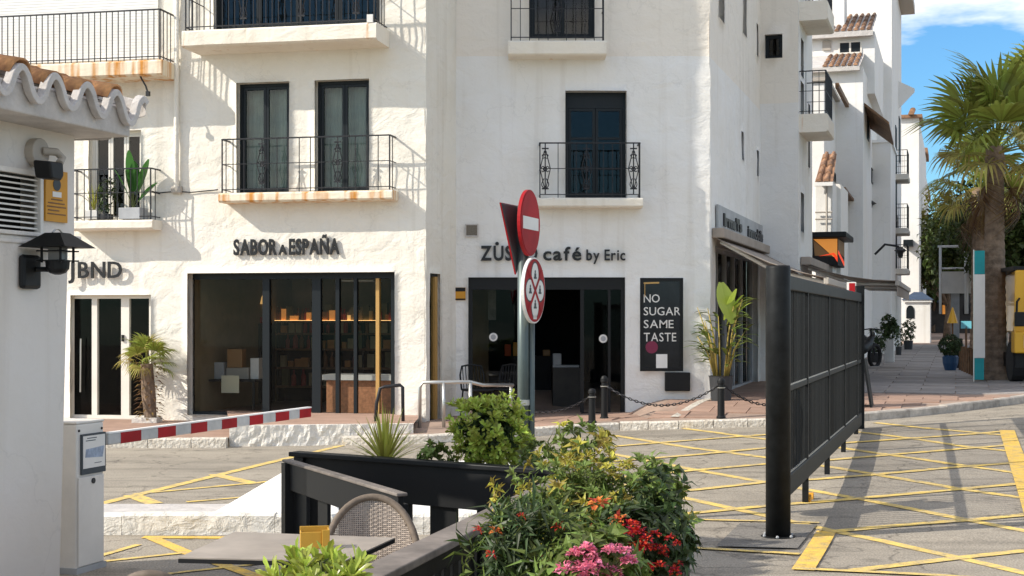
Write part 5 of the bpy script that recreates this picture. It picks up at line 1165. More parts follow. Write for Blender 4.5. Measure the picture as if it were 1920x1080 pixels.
def arm_at(px):
    lo, hi = 0.0, 1.0
    for _ in range(40):
        m_ = (lo+hi)/2; q = pA + dA*m_
        if q.x/q.y*FPX + CX < px: lo = m_
        else: hi = m_
    return pA + dA*lo
mb = MB(); tdir = dA.normalized(); upv = tdir.cross(Vector((0,0,1))).normalized().cross(tdir)
mb.bar(pA + upv*.049, pB + upv*.049, .05, .012); mb.build('arm_cap', M['white'], BA)
for a, b in ((222,260),(292,325),(354,384),(412,440),(464,489),(513,538),(558,579)):
    mb = MB(); mb.bar(arm_at(a), arm_at(b), .051, .0865); mb.build('red_stripe', M['red'], BA)


# ------------------------------------------------------------------ big gate, right
g0 = Vector((2.31, 12.5, 0)); g1 = Vector((5.29, 21.9, 0)); gt = (g1-g0).normalized(); gn = Vector((gt.y, -gt.x, 0)); gl_ = (g1-g0).length
GT = thing('sliding_gate', g0, 'long black barred metal gate with a thick round post standing across the yellow hatching', 'gate')
mb = MB(); mb.lathe([(.107,-.02),(.107,2.35),(.10,2.372)], g0, 28); po = mb.build('post', M['black_soft'], GT)
for p in po.data.polygons: p.use_smooth = len(p.vertices) == 4
mb = MB(); mb.lathe([(.15,.016),(.15,.026),(.11,.03)], g0, 24); mb.build('post_collar', M['black_soft'], GT)
for k_ in range(6): mb = MB(); a_ = k_*math.pi/3+.3; mb.lathe([(.014,.024),(.014,.036),(.008,.045)], g0 + Vector((.132*math.cos(a_), .132*math.sin(a_), 0)), 6); mb.build('bolt', M['metalgrey'], GT)
def gp(s, z, o=0): p = g0 + gt*s + gn*o; return Vector((p.x, p.y, z))
mb = MB(); mb.bar(gp(.1,2.24), gp(gl_,2.24), .06, .13); mb.build('top_rail', M['black_soft'], GT, bevel=.008)
mb = MB(); mb.bar(gp(.1,1.275), gp(gl_,1.275), .05, .05); mb.build('middle_rail', M['black_soft'], GT, bevel=.006)
mb = MB(); mb.bar(gp(.1,.40), gp(gl_,.40), .07, .19); mb.build('bottom_rail', M['black_soft'], GT, bevel=.008)
for k_ in range(4):  # silver strips added to paint the sun's glint along the rail tops
    for z_ in (1.306, .50): mb = MB(); mb.bar(gp((.25,2.2,4.55,6.85)[k_]+.05, z_, -.0), gp((2.2,4.55,6.85,9.1)[k_]-.05, z_, -.0), .034, .010); mb.build('rail_glint', M['silver'], GT)
bar_me = MB(); bar_me.bar((0,0,.4), (0,0,2.2), .018, .018, (0,1,0)); M['bar'] = per_object(mat('bar_paint', (0.009, 0.010, 0.0105), 0.55, spec=0.22), 0.6); bar_me = bar_me.mesh('bar', M['bar'])
mull_me = MB(); mull_me.bar((0,0,.3), (0,0,2.24), .055, .06, (0,1,0)); mull_me = mull_me.mesh('upright', M['black_soft'])
foot_me = MB(); foot_me.bar((0,0,.0), (0,0,.31), .055, .06, (0,1,0)); foot_me = foot_me.mesh('foot', M['black_soft'])
ang = math.atan2(gt.y, gt.x); Rg = Matrix.Rotation(ang, 4, 'Z'); panels = [.25, 2.2, 4.55, 6.85, 9.1, gl_-.04]
for s in panels: inst('upright', mull_me, GT, Matrix.Translation(gp(s,0)) @ Rg)
for s in panels[1:]:
    p = gp(s, 0); zz = road_z(p.x, p.y); inst('foot', foot_me, GT, Matrix.Translation((p.x,p.y,zz-.005)) @ Rg @ Matrix.Scale((.31-zz)/.31, 4, (0,0,1)))
s = .37
while s < gl_-.1:
    if min(abs(s-q) for q in panels) > .05: inst('bar', bar_me, GT, Matrix.Translation(gp(s,0)) @ Rg)
    s += .128
mb = MB(); mb.bar(gp(gl_,.25), gp(gl_,2.42), .12, .1, (0,1,0)); mb.build('end_post', M['black_soft'], GT, bevel=.006)
mb = MB(); p = gp(2.3, 0); mb.tube([gp(2.25,.07,-.03), gp(2.25,.07,.05)], .06, 14); mb.tube([gp(2.5,.07,-.03), gp(2.5,.07,.05)], .05, 14); mb.build('wheel', M['orange'], GT)
fb = thing('folding_board', P(1622, 775, 21.6), 'black folding pavement board seen edge-on behind the far end of the gate', 'sign')
mb = MB(); p = G(1630, 778); p = Vector((P(1620,0,23.9).x, 23.9, walk_z(P(1620,0,23.9).x, 23.9)))
mb.prism([tuple(p + Vector(q_)) for q_ in ((.10,0,0),(.135,0,0),(.01,0,.82),(-.025,0,.82))], (.16,.5,0)); mb.build('panel', M['black'], fb)
mb = MB(); mb.prism([tuple(p + Vector(q_)) for q_ in ((-.13,0,0),(-.10,0,0),(-.03,0,.8),(-.06,0,.8))], (.16,.5,0)); mb.build('panel', M['black'], fb)

# ------------------------------------------------------------------ traffic signs
YS = 13.2; sx0 = (981-CX)*YS/FPX
SP = thing('traffic_sign_post', (sx0, YS, 0), 'dark green steel pole carrying the red no entry disc and two more traffic signs', 'sign post')
mb = MB(); mb.tube([(sx0, YS, -.05), (sx0, YS, 2.95)], .052, 16); mb.build('pole', M['post_green'], SP, smooth=True)
mb = MB(); mb.tube([(sx0+.075, YS+.03, 0), (sx0+.075, YS+.03, 1.95)], .032, 12); mb.tube([(sx0+.075, YS+.03, 1.9), (sx0+.05, YS+.0, 2.4)], .03, 10); mb.build('stay_tube', M['post_green'], SP, smooth=True)
mb = MB(); mb.tube([(sx0, YS, 1.12), (sx0, YS, 1.17)], .062, 14); mb.build('clamp_ring', M['silver'], SP)
def disc_matrix(c, az):   # local x = to the right on the sign face, y = up, z = out of the face
    n = Vector((math.sin(az), -math.cos(az), 0)); x = Vector((math.cos(az), math.sin(az), 0)); y = Vector((0,0,1))
    return Matrix(((x.x,y.x,n.x,c[0]),(x.y,y.y,n.y,c[1]),(x.z,y.z,n.z,c[2]),(0,0,0,1)))
def disc(parent, Mx, r, z0, z1, m, name, n=40, cx=0, cy=0, lab=None):
    mb = MB(None, Mx); a = [mb.pt((cx+r*math.cos(2*math.pi*k/n), cy+r*math.sin(2*math.pi*k/n), z0)) for k in range(n)]; b = [mb.pt((cx+r*math.cos(2*math.pi*k/n), cy+r*math.sin(2*math.pi*k/n), z1)) for k in range(n)]
    mb.f.append(tuple(reversed(a))); mb.f.append(tuple(b))
    for k in range(n): mb.f.append((a[k], a[(k+1)%n], b[(k+1)%n], b[k]))
    return mb.build(name, m, parent, label=lab)
az1 = rad(72); c1 = (sx0+.0155+.02, YS-.07, CAMZ-(419-CY)*YS/FPX); m1 = disc_matrix(c1, az1)
d_ = disc(SP, m1, .302, 0, .03, M['red'], 'no_entry_disc'); disc(d_, m1, .285, .0305, .034, M['red'], 'face')
mb = MB(None, m1); mb.box(-.235, .235, -.062, .052, .0345, .037); mb.build('white_bar', M['sign_white'], d_)
c2 = (sx0+.075, YS-.10, CAMZ-(545-CY)*YS/FPX); m2 = disc_matrix(c2, az1-.03)
d2_ = disc(SP, m2, .30, 0, .03, M['sign_white'], 'restriction_disc', lab='round red and white disc divided by a cross into four symbols'); disc(d2_, m2, .287, .0305, .033, M['red'], 'red_ring')
for s__ in (1, -1): mb = MB(None, m2); mb.prism([(s__*(-.19)-.032, -.19+.032*s__*0, .0362), (s__*(-.19)+.032, -.19, .0362), (s__*.19+.032, .19, .0362), (s__*.19-.032, .19, .0362)], tuple(m2.to_3x3() @ Vector((0,0,.0)))) if False else mb.poly([(-.19-.026, s__*(-.19), .0372+.0002*s__), (-.19+.026, s__*(-.19), .0372+.0002*s__), (.19+.026, s__*.19, .0372+.0002*s__), (.19-.026, s__*.19, .0372+.0002*s__)]); mb.build('red_bar', M['red'], d2_, recalc=False)
def drop(ang, m, z1, rr_, name):
    cy_ = .140; tip = .020 if rr_ < .08 else .0; pts = [(0, tip)] + [(rr_*math.sin(q), cy_ + rr_*1.15*math.cos(q)) for q in [rad(115) - rad(230)*k/18 for k in range(19)]]
    ca, sa = math.cos(ang), math.sin(ang); mb = MB(None, m2); mb.poly([(x*ca - y*sa, x*sa + y*ca, z1) for x, y in pts]); return mb.build(name, m, d2_, recalc=False)
for k in range(4):
    drop(k*math.pi/2, M['sign_back'], .0335, .108, 'symbol_border'); drop(k*math.pi/2, M['sign_white'], .035, .095, 'symbol_field')
    cs = [(0,.135),(-.135,0),(0,-.135),(.135,0)][k]
    mb = MB(None, m2); mb.box(cs[0]-.024, cs[0]+.024, cs[1]-.012, cs[1]+.02, .0352, .037); mb.box(cs[0]-.038, cs[0]+.038, cs[1]-.03, cs[1]-.0121, .0352, .037); mb.tube([(cs[0],cs[1]+.035,.0352),(cs[0],cs[1]+.035,.037)], .015, 10); mb.build('symbol', M['sign_back'], d2_)
mb = MB(None, m2); mb.box(-.045,.045,-.262,-.225,.0332,.035); mb.build('plate_number', M['sign_white'], d2_)
az3 = rad(-112); c3 = (sx0-.055, YS+.02, CAMZ-(428-CY)*YS/FPX); m3 = disc_matrix(c3, az3)
def tri(s, z, m=m3): return [(-s, s*.577, z), (s, s*.577, z), (0, -s*1.155, z)]
mb = MB(None, m3); mb.prism(tri(.36, 0), tuple()) if False else None
a = [mb.pt(p) for p in tri(.36, 0)]; b = [mb.pt(p) for p in tri(.36, .03)]; mb.f += [tuple(a), tuple(reversed(b))] + [(a[k], b[k], b[(k+1)%3], a[(k+1)%3]) for k in range(3)]
t3 = mb.build('yield_triangle', M['sign_back'], SP, bevel=.012); mb = MB(None, m3); mb.poly(tri(.345, .031)); mb.build('red_border', M['red'], t3, recalc=False); mb = MB(None, m3); mb.poly(tri(.22, .033)); mb.build('white_field', M['sign_white'], t3, recalc=False)
mb = MB(None, m3); a = [mb.pt(p) for p in tri(.366, .012)]; b = [mb.pt(p) for p in tri(.366, .026)]; mb.f += [tuple(a), tuple(reversed(b))] + [(a[k], b[k], b[(k+1)%3], a[(k+1)%3]) for k in range(3)]; mb.build('rim', M['red'], t3)

# ------------------------------------------------------------------ bollards, chains, handrails
def bollard(px, py0, Y, label):
    x = (px-CX)*Y/FPX; z = walk_z(x, Y) if Y > kerb_y(x) else road_z(x, Y); h = CAMZ - (py0-CY)*Y/FPX - z
    t = thing('bollard', (x, Y, z), label, 'bollard', 'bollards along the cafe kerb')
    mb = MB(); mb.lathe([(.075,0),(.075,.03),(.058,.05),(.055,h*.72)], (x,Y,z), 18); mb.build('shaft', M['black'], t)
    mb = MB(); mb.lathe([(.055,h*.72),(.066,h*.74),(.066,h*.77),(.05,h*.79),(.05,h*.84),(.064,h*.86),(.062,h*.93),(.04,h*.985),(.012,h)], (x,Y,z), 18); mb.build('cap', M['black'], t)
    mb = MB(); mb.lathe([(.0665,h*.745),(.0675,h*.765)], (x,Y,z), 18); mb.build('band', M['silver'], t); return Vector((x, Y-.0, z+h*.8))
ba = bollard(1110, 728, 22.9, 'left of the pair of black bollards before the cafe door')
bb = bollard(1133, 704, 23.9, 'right, slightly taller of the pair of black bollards before the cafe door')
bc = bollard(1352, 708, 22.95, 'lone black bollard standing in front of the big corner plant pot')
def chain(a, b, sag, label):
    mb = MB(); n = int((b-a).length/.055); 
    pts = [a + (b-a)*(k/n) - Vector((0,0,sag*4*(k/n)*(1-k/n))) for k in range(n+1)]
    for k in range(n):
        m_ = (pts[k]+pts[k+1])/2; t = (pts[k+1]-pts[k]).normalized(); s_ = t.cross(Vector((0,0,1))).normalized() if k % 2 else Vector((0,0,1))
        mb.tube([m_ + t*(.036*math.cos(q*math.pi/4)) + s_*(.018*math.sin(q*math.pi/4)) for q in range(9)], .009, 4, False)
    o = mb.build('chain', M['iron']); tag(o, label, 'chain'); return o
pc = Vector((K.o.x-.02, 25.3, .95))
chain(bb, bc + Vector((-.05,0,0)), .33, 'black chain sagging between the paired bollards and the lone bollard')
chain(bc + Vector((.05,0,0)), P(1500, 742, 23.3), .22, 'black chain running from the lone bollard towards the big gate')
chain(ba, P(1000, 772, 23.4), .1, 'short black chain from the left bollard of the pair to the cafe step')
def rail(pts, r, m, name, label, extra=()):
    t = thing(name, pts[0], label, 'handrail'); mb = MB(); mb.tube(pts, r, 10); mb.build('rail', m, t, smooth=True)
    for e in extra: mb = MB(); mb.tube(e, r*.95, 10); mb.build('leg', m, t, smooth=True)
    return t
Yh = 22.6
rail([P(704,800,Yh), P(706,757,Yh), P(713,728,Yh), P(722,725,Yh), P(750,722,Yh), P(755,726,Yh), P(756,812,Yh)], .028, M['iron'], 'handrail', 'black bent tube handrail hoop beside the right end of the shop steps', ())
Yr = 23.0
def rb(px): x = (px-CX)*Yr/FPX; return Vector((x, Yr, walk_z(x, Yr)))
rail([P(787,815,Yr), P(787,727,Yr), P(793,717,Yr), P(880,716,Yr), P(905,722,Yr+.4), P(962,722,Yr+.9)], .03, M['silver'], 'handrail', 'long silver tube handrail before the cafe terrace chairs', ([P(832,717,Yr), rb(832)], [P(882,718,Yr), rb(882)], [P(958,722,Yr+.9), P(958,775,Yr+.9)]))

# ------------------------------------------------------------------ plants
def lf(mb, p, d, up, L, W, curl=.25, ob=False):
    """one leaf: narrow base, broad middle, pointed tip, folded along the midrib"""
    d = d.normalized(); s = d.cross(up)
    if s.length < 1e-3: s = d.orthogonal()
    s.normalize(); n = s.cross(d)
    if ob:
        q1 = p + d*L*.42; q2 = p + d*L*.8 - n*L*.04; e_ = mb.pt(p + d*L - n*L*.10); b = mb.pt(p); c1 = mb.pt(q1 - n*W*.05); a1 = mb.pt(q1 + s*W*.3 + n*W*.08); b1 = mb.pt(q1 - s*W*.3 + n*W*.08); c2 = mb.pt(q2 - n*W*.06); a2 = mb.pt(q2 + s*W*.5 + n*W*.1); b2 = mb.pt(q2 - s*W*.5 + n*W*.1)
        mb.f += [(b, c1, a1), (b, b1, c1), (a1, c1, c2, a2), (c1, b1, b2, c2), (a2, c2, e_), (c2, b2, e_)]; return
    b = mb.pt(p); m_ = p + d*L*.55 + n*L*.05; l_ = mb.pt(m_ + s*W*.5 + n*W*.18); r_ = mb.pt(m_ - s*W*.5 + n*W*.18); c = mb.pt(m_); t = mb.pt(p + d*L*.97 - n*L*curl)
    mb.f += [(b, c, l_), (b, r_, c), (l_, c, t), (c, r_, t)]
def rnd_dir(r):
    while True:
        v = Vector((r.uniform(-1,1), r.uniform(-1,1), r.uniform(-1,1)))
        if .01 < v.length < 1: return v.normalized()
def shrub(mb, c, R_, n, L, W, seed, leaves=8, up=.45, lo=.55, zmin=-1, spread=(.5, 1.25), noise_amp=.22, ob=False):
    r = random.Random(seed); c = Vector(c)
    for _ in range(n):
        v = rnd_dir(r)
        if v.z < zmin: v.z = -v.z
        k = (lo + (1-lo)*math.sqrt(r.random())) * (1 + noise_amp*noise.noise(v*2.3 + Vector((seed,0,0))))
        p = c + Vector((v.x*R_[0], v.y*R_[1], v.z*R_[2]))*k
        ax = (v + Vector((0,0,up)) + rnd_dir(r)*.35).normalized(); o1 = ax.orthogonal().normalized(); o2 = ax.cross(o1); a0 = r.random()*6.28
        for j in range(leaves):
            a = a0 + j*2.4; e = r.uniform(*spread); dd = ax*math.cos(e) + (o1*math.cos(a)+o2*math.sin(a))*math.sin(e)
            lf(mb, p, dd, ax, L*r.uniform(.45,1.3), W*r.uniform(.6,1.2), r.uniform(.1,.45), ob)
def foliage(mb, m, parent, name='foliage'):
    o = mb.build(name, m, parent, recalc=False); o['kind'] = 'stuff'; return o
def blades(mb, c, n, L, W, seed, emin=.1, emax=1.4, droop=.25, seg=4):
    r = random.Random(seed); c = Vector(c)
    for k in range(n):
        a = k*2.399 + r.uniform(-.2,.2); e = emin + (emax-emin)*((k+.5)/n)**.8; l = L*r.uniform(.8,1.1); d = Vector((math.cos(a)*math.sin(e), math.sin(a)*math.sin(e), math.cos(e))); s = Vector((-math.sin(a), math.cos(a), 0))
        prev = None
        for q in range(seg+1):
            f = q/seg; p = c + d*l*f - Vector((0,0,droop*l*f*f*math.sin(e))); w_ = W*(.5+.5*math.sin(min(1,f*2.2)*math.pi/2))*(1-f**2.2)+.001
            i = (mb.pt(p + s*w_/2), mb.pt(p - s*w_/2))
            if prev: mb.f.append((prev[0], prev[1], i[1], i[0]))
            prev = i
# big fan-palm fronds
def fan(seed, blade=1.0, pet=.95, n=24, span=1.9, droop=.55, fold=.45, wid=1.08):
    r = random.Random(seed); mb = MB(); seg = 5
    mb2 = [(0,0,0), (pet*.5, 0, .02), (pet, 0, -.02)]
    prev = None
    for k, p in enumerate(mb2):
        w_ = .03*(1 - .4*k/2); i = (mb.pt((p[0], w_, p[2])), mb.pt((p[0], -w_, p[2])), mb.pt((p[0], 0, p[2]-w_)))
        if prev:
            for q in range(3): mb.f.append((prev[q], prev[(q+1)%3], i[(q+1)%3], i[q]))
        prev = i
    for k in range(n):
        a = -span + 2*span*(k+.5)/n + r.uniform(-.03,.03); l = blade*(1 - .28*abs(a)/span)*r.uniform(.88,1.05); dir_ = Vector((math.cos(a), math.sin(a), 0)); s = Vector((-math.sin(a), math.cos(a), 0)); prev = None; dz = r.uniform(.7,1.3)*droop
        for q in range(seg+1):
            f = q/seg; half = span*2/n*.5*l*f*1.02 if f < .62 else span*2/n*.5*l*.62*(1-(f-.62)/.38)**.8*1.02
            half = max(half*wid, .003); p = Vector((pet,0,-.02)) + dir_*l*f; p.z += fold*abs(math.sin(a))*l*f*.5 - dz*l*max(0, f-.45)**2*1.9
            if f > .6: p.x -= 0
            i = (mb.pt(p + s*half), mb.pt(p - s*half + Vector((0,0,.012*(1-f)))))
            if prev: mb.f.append((prev[0], prev[1], i[1], i[0]))
            prev = i
    return mb
def mesh_only(mb, name, m):
    me = bpy.data.meshes.new(name); me.from_pydata([tuple(p) for p in mb.v], [], mb.f); me.update(); me.materials.append(m); return me
fans = [mesh_only(fan(k, droop=.5+.2*k), 'frond', M['leaf_palm']) for k in range(3)]
fans_y = [mesh_only(fan(10+k, droop=.95, wid=.8), 'frond', M['leaf_olive']) for k in range(2)]
fans_d = [mesh_only(fan(20+k, droop=1.8, span=1.3, wid=.7), 'frond', M['leaf_dead']) for k in range(2)]
def palm(base, h, r0, r1, crown, nf, seed, label, lean=(0,0), group=None, dead=8, young=True, flare=1.5):
    r = random.Random(seed); base = Vector(base); t = thing('palm_tree', base, label, 'palm tree', group)
    mb = MB(); n = 16; rows = []; NR = 60; top = base + Vector((lean[0], lean[1], h))
    for k in range(NR+1):
        f = k/NR; c = base + (top-base)*f; rr = r1 + (r0-r1)*(1-f)**1.2 + r0*(flare-1)*max(0, 1-f*8)**2
        if f > .86: rr *= 1 + .22*math.sin((f-.86)/.14*math.pi)
        rr *= 1 + (.04 if k % 2 else -.02)
        rows.append([mb.pt((c.x + rr*math.cos(2*math.pi*j/n)*(1+.07*noise.noise(Vector((j*.8,f*14,seed)))), c.y + rr*math.sin(2*math.pi*j/n)*(1+.07*noise.noise(Vector((j*.8,f*14,seed+9)))), c.z)) for j in range(n)])
    for k in range(NR):
        for j in range(n): mb.f.append((rows[k][j], rows[k][(j+1)%n], rows[k+1][(j+1)%n], rows[k+1][j]))
    mb.f.append(tuple(rows[-1])); mb.build('trunk', M['bark'], t, recalc=False)
    def put(me, a, e, s, off=0):
        m_ = Matrix.Translation(top + Vector((0,0,off))) @ Matrix.Rotation(a, 4, 'Z') @ Matrix.Rotation(-e, 4, 'Y') @ Matrix.Rotation(r.uniform(-.9,.9), 4, 'X') @ Matrix.Scale(s, 4)
        inst('frond', me, t, m_)
    for k in range(nf):
        f = (k+.5)/nf; e = rad(84 - 106*f**1.0) + r.uniform(-.12,.12); s = crown*r.uniform(.82,1.12)*(.95 - .28*f)
        put(fans[k%3] if f < .66 or k % 3 == 0 else fans_y[k%2], k*2.399 + r.uniform(-.15,.15), e, s/1.75, -.25*f)
    for k in range(dead): put(fans_d[k%2], k*2.399+r.random(), rad(-52 - 22*r.random()), crown*.62/1.75*r.uniform(.8,1.1), -.35)
    return t
pb = P(1862, 716, 32.1); pz0 = walk_z(pb.x, pb.y)
ctop = CAMZ - (272-CY)*32.1/FPX
palm((pb.x, pb.y, pz0-.03), ctop-pz0, .30, .175, 2.3, 32, 4, 'tall fan palm with thick brown trunk standing nearest, by the teal and white banner', lean=(.05, 0), flare=1.4, dead=5)
q = P(1838, 650, 43); palm((q.x, q.y, .6), CAMZ-(352-CY)*43/FPX-.6, .30, .22, 2.1, 26, 7, 'second shorter fan palm behind the nearest one, its crown level with the banner top')
q = P(1978, 650, 36); palm((q.x, q.y, .5), CAMZ-(205-CY)*36/FPX-.5, .32, .25, 2.2, 30, 8, 'third fan palm at the right picture edge, only its left fronds in view')
# broadleaf trees at the street end
def tree(base, trunk_h, R_, n, leafs, seed, label, m='leaf_tree', clumps=26, m2=None):
    base = Vector(base); r = random.Random(seed); t = thing('tree', base, label, 'tree', 'trees closing the street end'); c = base + Vector((0,0,trunk_h+R_[2]*.75))
    mb = MB(); mb.tube([base, base+Vector((.1,0,trunk_h*.6)), base+Vector((.0,.1,trunk_h+R_[2]*.5))], [.22,.17,.1], 8); tk = mb.build('trunk', M['bark'], t, smooth=True)
    for k in range(5):
        v = rnd_dir(r); v.z = abs(v.z)*.6; mb = MB(); s_ = base+Vector((0,0,trunk_h*.8)); mb.tube([s_, s_ + Vector((v.x*R_[0]*.5, v.y*R_[1]*.5, R_[2]*.5)), s_+Vector((v.x*R_[0]*.85, v.y*R_[1]*.85, R_[2]*.9))], [.09,.06,.03], 6); mb.build('limb', M['bark'], t, smooth=True)
    A_ = MB(); B_ = MB()
    for k in range(clumps):
        v = rnd_dir(r); 
        if v.z < -.5: v.z *= .4
        p = c + Vector((v.x*R_[0], v.y*R_[1], v.z*R_[2]))*r.uniform(.45,1.0); rr = r.uniform(.28,.5)*min(R_)
        tgt = B_ if (m2 and v.z > .1 and r.random() < .45) else A_
        for _ in range(n):
            u = rnd_dir(r); q = p + u*rr*r.random()**.4; lf(tgt, q, (u + rnd_dir(r)*.9), Vector((0,0,1)), leafs*r.uniform(.6,1.2), leafs*.6)
    foliage(A_, M[m], t, 'crown')
    if B_.v: foliage(B_, M[m2], t, 'flowering_crown')
    return t
def far_pt(px, Y, z): return (((px-CX)*Y/FPX), Y, z)
tree(far_pt(1775,72,.9), 2.2, (2.3,2.2,2.6), 150, .34, 1, 'dark leafy tree with yellow flowering clusters left of the palm trunk', m2='leaf_tree2', clumps=34)
tree(far_pt(1840,62,.9), 2.0, (2.6,2.2,2.9), 150, .34, 2, 'dark dense tree directly behind the nearest palm trunk', clumps=34)
tree(far_pt(1900,55,.8), 2.0, (2.2,2.0,2.8), 160, .32, 3, 'dark tree behind the yellow truck', clumps=32, m2='leaf_tree2')
tree(far_pt(1950,50,.8), 1.6, (2.2,2.0,3.0), 150, .32, 4, 'dark tree at the right picture edge', clumps=30)
tree(far_pt(1750,84,1.2), 1.4, (2.6,2.2,2.5), 150, .42, 5, 'low dark tree beyond the kiosk at the far left of the row', clumps=28)
tree(far_pt(1805,98,1.2), 1.4, (3.2,2.2,3.0), 150, .42, 6, 'broad dark tree behind the grey billboard', clumps=36)
tree(far_pt(1880,90,1.2), 1.4, (3.4,2.2,3.4), 150, .42, 7, 'broad dark tree deep behind the palm trunk', clumps=36)
# planting at the fence
fa0, fa1 = Vector((-1.63,10.9,0)), Vector((.45,9.5,0)); fdir = (fa1-fa0).normalized(); fn = Vector((-fdir.y, fdir.x, 0))
c = P(919, 812, 10.42); BU = thing('boxwood_bush', (c.x, c.y, .8), 'round dense green bush behind the black fence, below the sign post', 'bush')
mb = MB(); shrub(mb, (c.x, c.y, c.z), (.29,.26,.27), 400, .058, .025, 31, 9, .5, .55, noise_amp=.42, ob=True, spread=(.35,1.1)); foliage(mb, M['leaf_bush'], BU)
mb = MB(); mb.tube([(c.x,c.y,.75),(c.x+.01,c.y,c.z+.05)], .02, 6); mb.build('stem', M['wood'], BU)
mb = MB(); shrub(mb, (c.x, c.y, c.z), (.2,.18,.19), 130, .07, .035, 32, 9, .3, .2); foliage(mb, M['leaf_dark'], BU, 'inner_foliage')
c = P(722, 852, 10.72); YU = thing('yucca', (c.x, c.y, c.z), 'spiky yellow-green yucca rosette above the left part of the black fence', 'plant')
mb = MB(); blades(mb, c + Vector((0,0,-.08)), 72, .45, .024, 41, .02, 1.15, .2); foliage(mb, M['leaf_yucca'], YU)
for px, lb, sd_ in ((818, 'tiny leafy plant just left of the round bush', 51), (1008, 'tiny leafy plant just right of the round bush', 52)):
    c = P(px, 862, 10.35 if px < 900 else 10.1); t = thing('small_plant', (c.x, c.y, .8), lb, 'plant'); mb = MB(); shrub(mb, c, (.12,.1,.10), 34, .07, .032, sd_, 7, .6); foliage(mb, M['leaf_mid'], t)
# flower bed right
def bed_plant(px, py, Y, R_, n, L, W, seed, m, label, name='flower_shrub', leaves=8, up=.5, lo=.3, stems=7, cat='shrub', m2=None, f2=.3, **kw):
    c = P(px, py, Y); t = thing(name, (c.x, c.y, .6), label, cat, None); mb = MB(); shrub(mb, c, R_, n, L, W, seed, leaves, up, lo, **kw); foliage(mb, M[m], t)
    if m2: mb = MB(); shrub(mb, c, tuple(k*1.03 for k in R_), int(n*f2), L, W, seed+100, leaves, up, .75, **kw); foliage(mb, M[m2], t, 'bright_foliage')
    r = random.Random(seed)
    for k in range(stems):
        v = rnd_dir(r); e = c + Vector((v.x*R_[0]*.8, v.y*R_[1]*.8, abs(v.z)*R_[2]*.9)); mb = MB(); mb.tube([Vector((c.x+v.x*.05, c.y+v.y*.05, .56)), (c+e)/2 + Vector((0,0,.02)), e], [.008,.006,.003], 5); mb.build('stem', M['stem'], t)
    return t, c
def heads(parent, pts, m, rad_, n, L, W, seed):
    r = random.Random(seed); protos_ = []
    for k in range(3):
        mb = MB()
        for _ in range(n):
            v = rnd_dir(r); v.z = abs(v.z)*.8 - .15; lf(mb, v*rad_*r.uniform(.35,1), v + rnd_dir(r)*.5, Vector((0,0,1)), L*r.uniform(.7,1.2), W, .1)
        protos_.append(mesh_only(mb, 'flower_head', m))
    for k, p in enumerate(pts): inst('flower_head', protos_[k%3], parent, Matrix.Translation(p) @ Matrix.Rotation(r.random()*6, 4, 'Z') @ Matrix.Rotation(r.uniform(-.4,.4), 4, 'X') @ Matrix.Scale(r.uniform(.7,1.25), 4))
t, c = bed_plant(1100, 945, 7.1, (.35,.30,.20), 330, .060, .019, 61, 'leaf_mid', 'tall yellow-green flowering shrub filling the middle of the flower bed', m2='leaf_yellow', f2=.3, noise_amp=1.0, stems=22)
t2, c2 = bed_plant(1222, 1000, 6.6, (.14,.2,.25), 165, .066, .03, 62, 'leaf_dark', 'dark green upright shrub on the right side of the flower bed', m2='leaf_mid', f2=.5, noise_amp=.8, stems=16)
t3_, c3_ = bed_plant(1000, 1046, 5.6, (.19,.2,.195), 140, .125, .018, 63, 'leaf_dark', 'dark narrow leaved plant with scattered red buds beside the grey rail', leaves=7, m2='leaf_mid', f2=.35, noise_amp=.7, stems=16)
r = random.Random(64); heads(t3_, [P(px, py, 5.42) for px, py in ((897,995),(978,968),(920,1040),(1048,990),(1022,1052))], M['petal_red'], .012, 20, .022, .010, 65)
heads(t3_, [P(px, py, 5.5) for px, py in ((930,998),(972,985))], M['petal_orange'], .012, 18, .022, .010, 66)
t4, c4 = bed_plant(1120, 1065, 5.3, (.17,.16,.13), 120, .08, .03, 67, 'leaf_mid', 'low plant with pink flower clusters at the bottom of the flower bed', name='pink_flowers', cat='flowers')
r = random.Random(68); heads(t4, [P(1120 + r.uniform(-68,66), 1062 + r.uniform(-34,22), 5.12 + r.uniform(-.06,.05)) for _ in range(20)], M['petal_pink'], .026, 40, .020, .017, 69)
t5, c5 = bed_plant(1200, 1030, 5.75, (.2,.16,.17), 150, .08, .03, 70, 'leaf_dark', 'plant with bright red flower clusters right of the pink flowers', name='red_flowers', cat='flowers')
r = random.Random(71); heads(t5, [P(1215 + r.uniform(-58,58), 1025 + r.uniform(-42,50), 5.55 + r.uniform(-.05,.05)) for _ in range(30)], M['petal_red'], .020, 34, .018, .013, 72)
heads(t5, [P(px, py, 5.6) for px, py in ((1110,1000),(1122,945),(1160,975))], M['petal_orange'], .02, 22, .028, .016, 73)
heads(t, [P(px, py, 7.0) for px, py in ((1100,860),(1118,872),(1090,880),(1165,880),(1068,862),(1140,890),(1180,875))], M['leaf_yellow'], .035, 40, .03, .014, 74)
t6, c6 = bed_plant(1090, 842, 8.3, (.20,.12,.14), 26, .085, .034, 75, 'leaf_mid', 'thin leafy sprigs rising at the back of the flower bed', name='leafy_sprigs', leaves=7, stems=9, m2='leaf_yellow', f2=.3, cat='plant')
t6b, _c = bed_plant(1235, 925, 6.9, (.15,.14,.20), 40, .075, .034, 76, 'leaf_mid', 'loose round leaved sprigs leaning right above the road markings', name='leafy_sprigs', leaves=6, stems=9, cat='plant', spread=(.8,1.5))
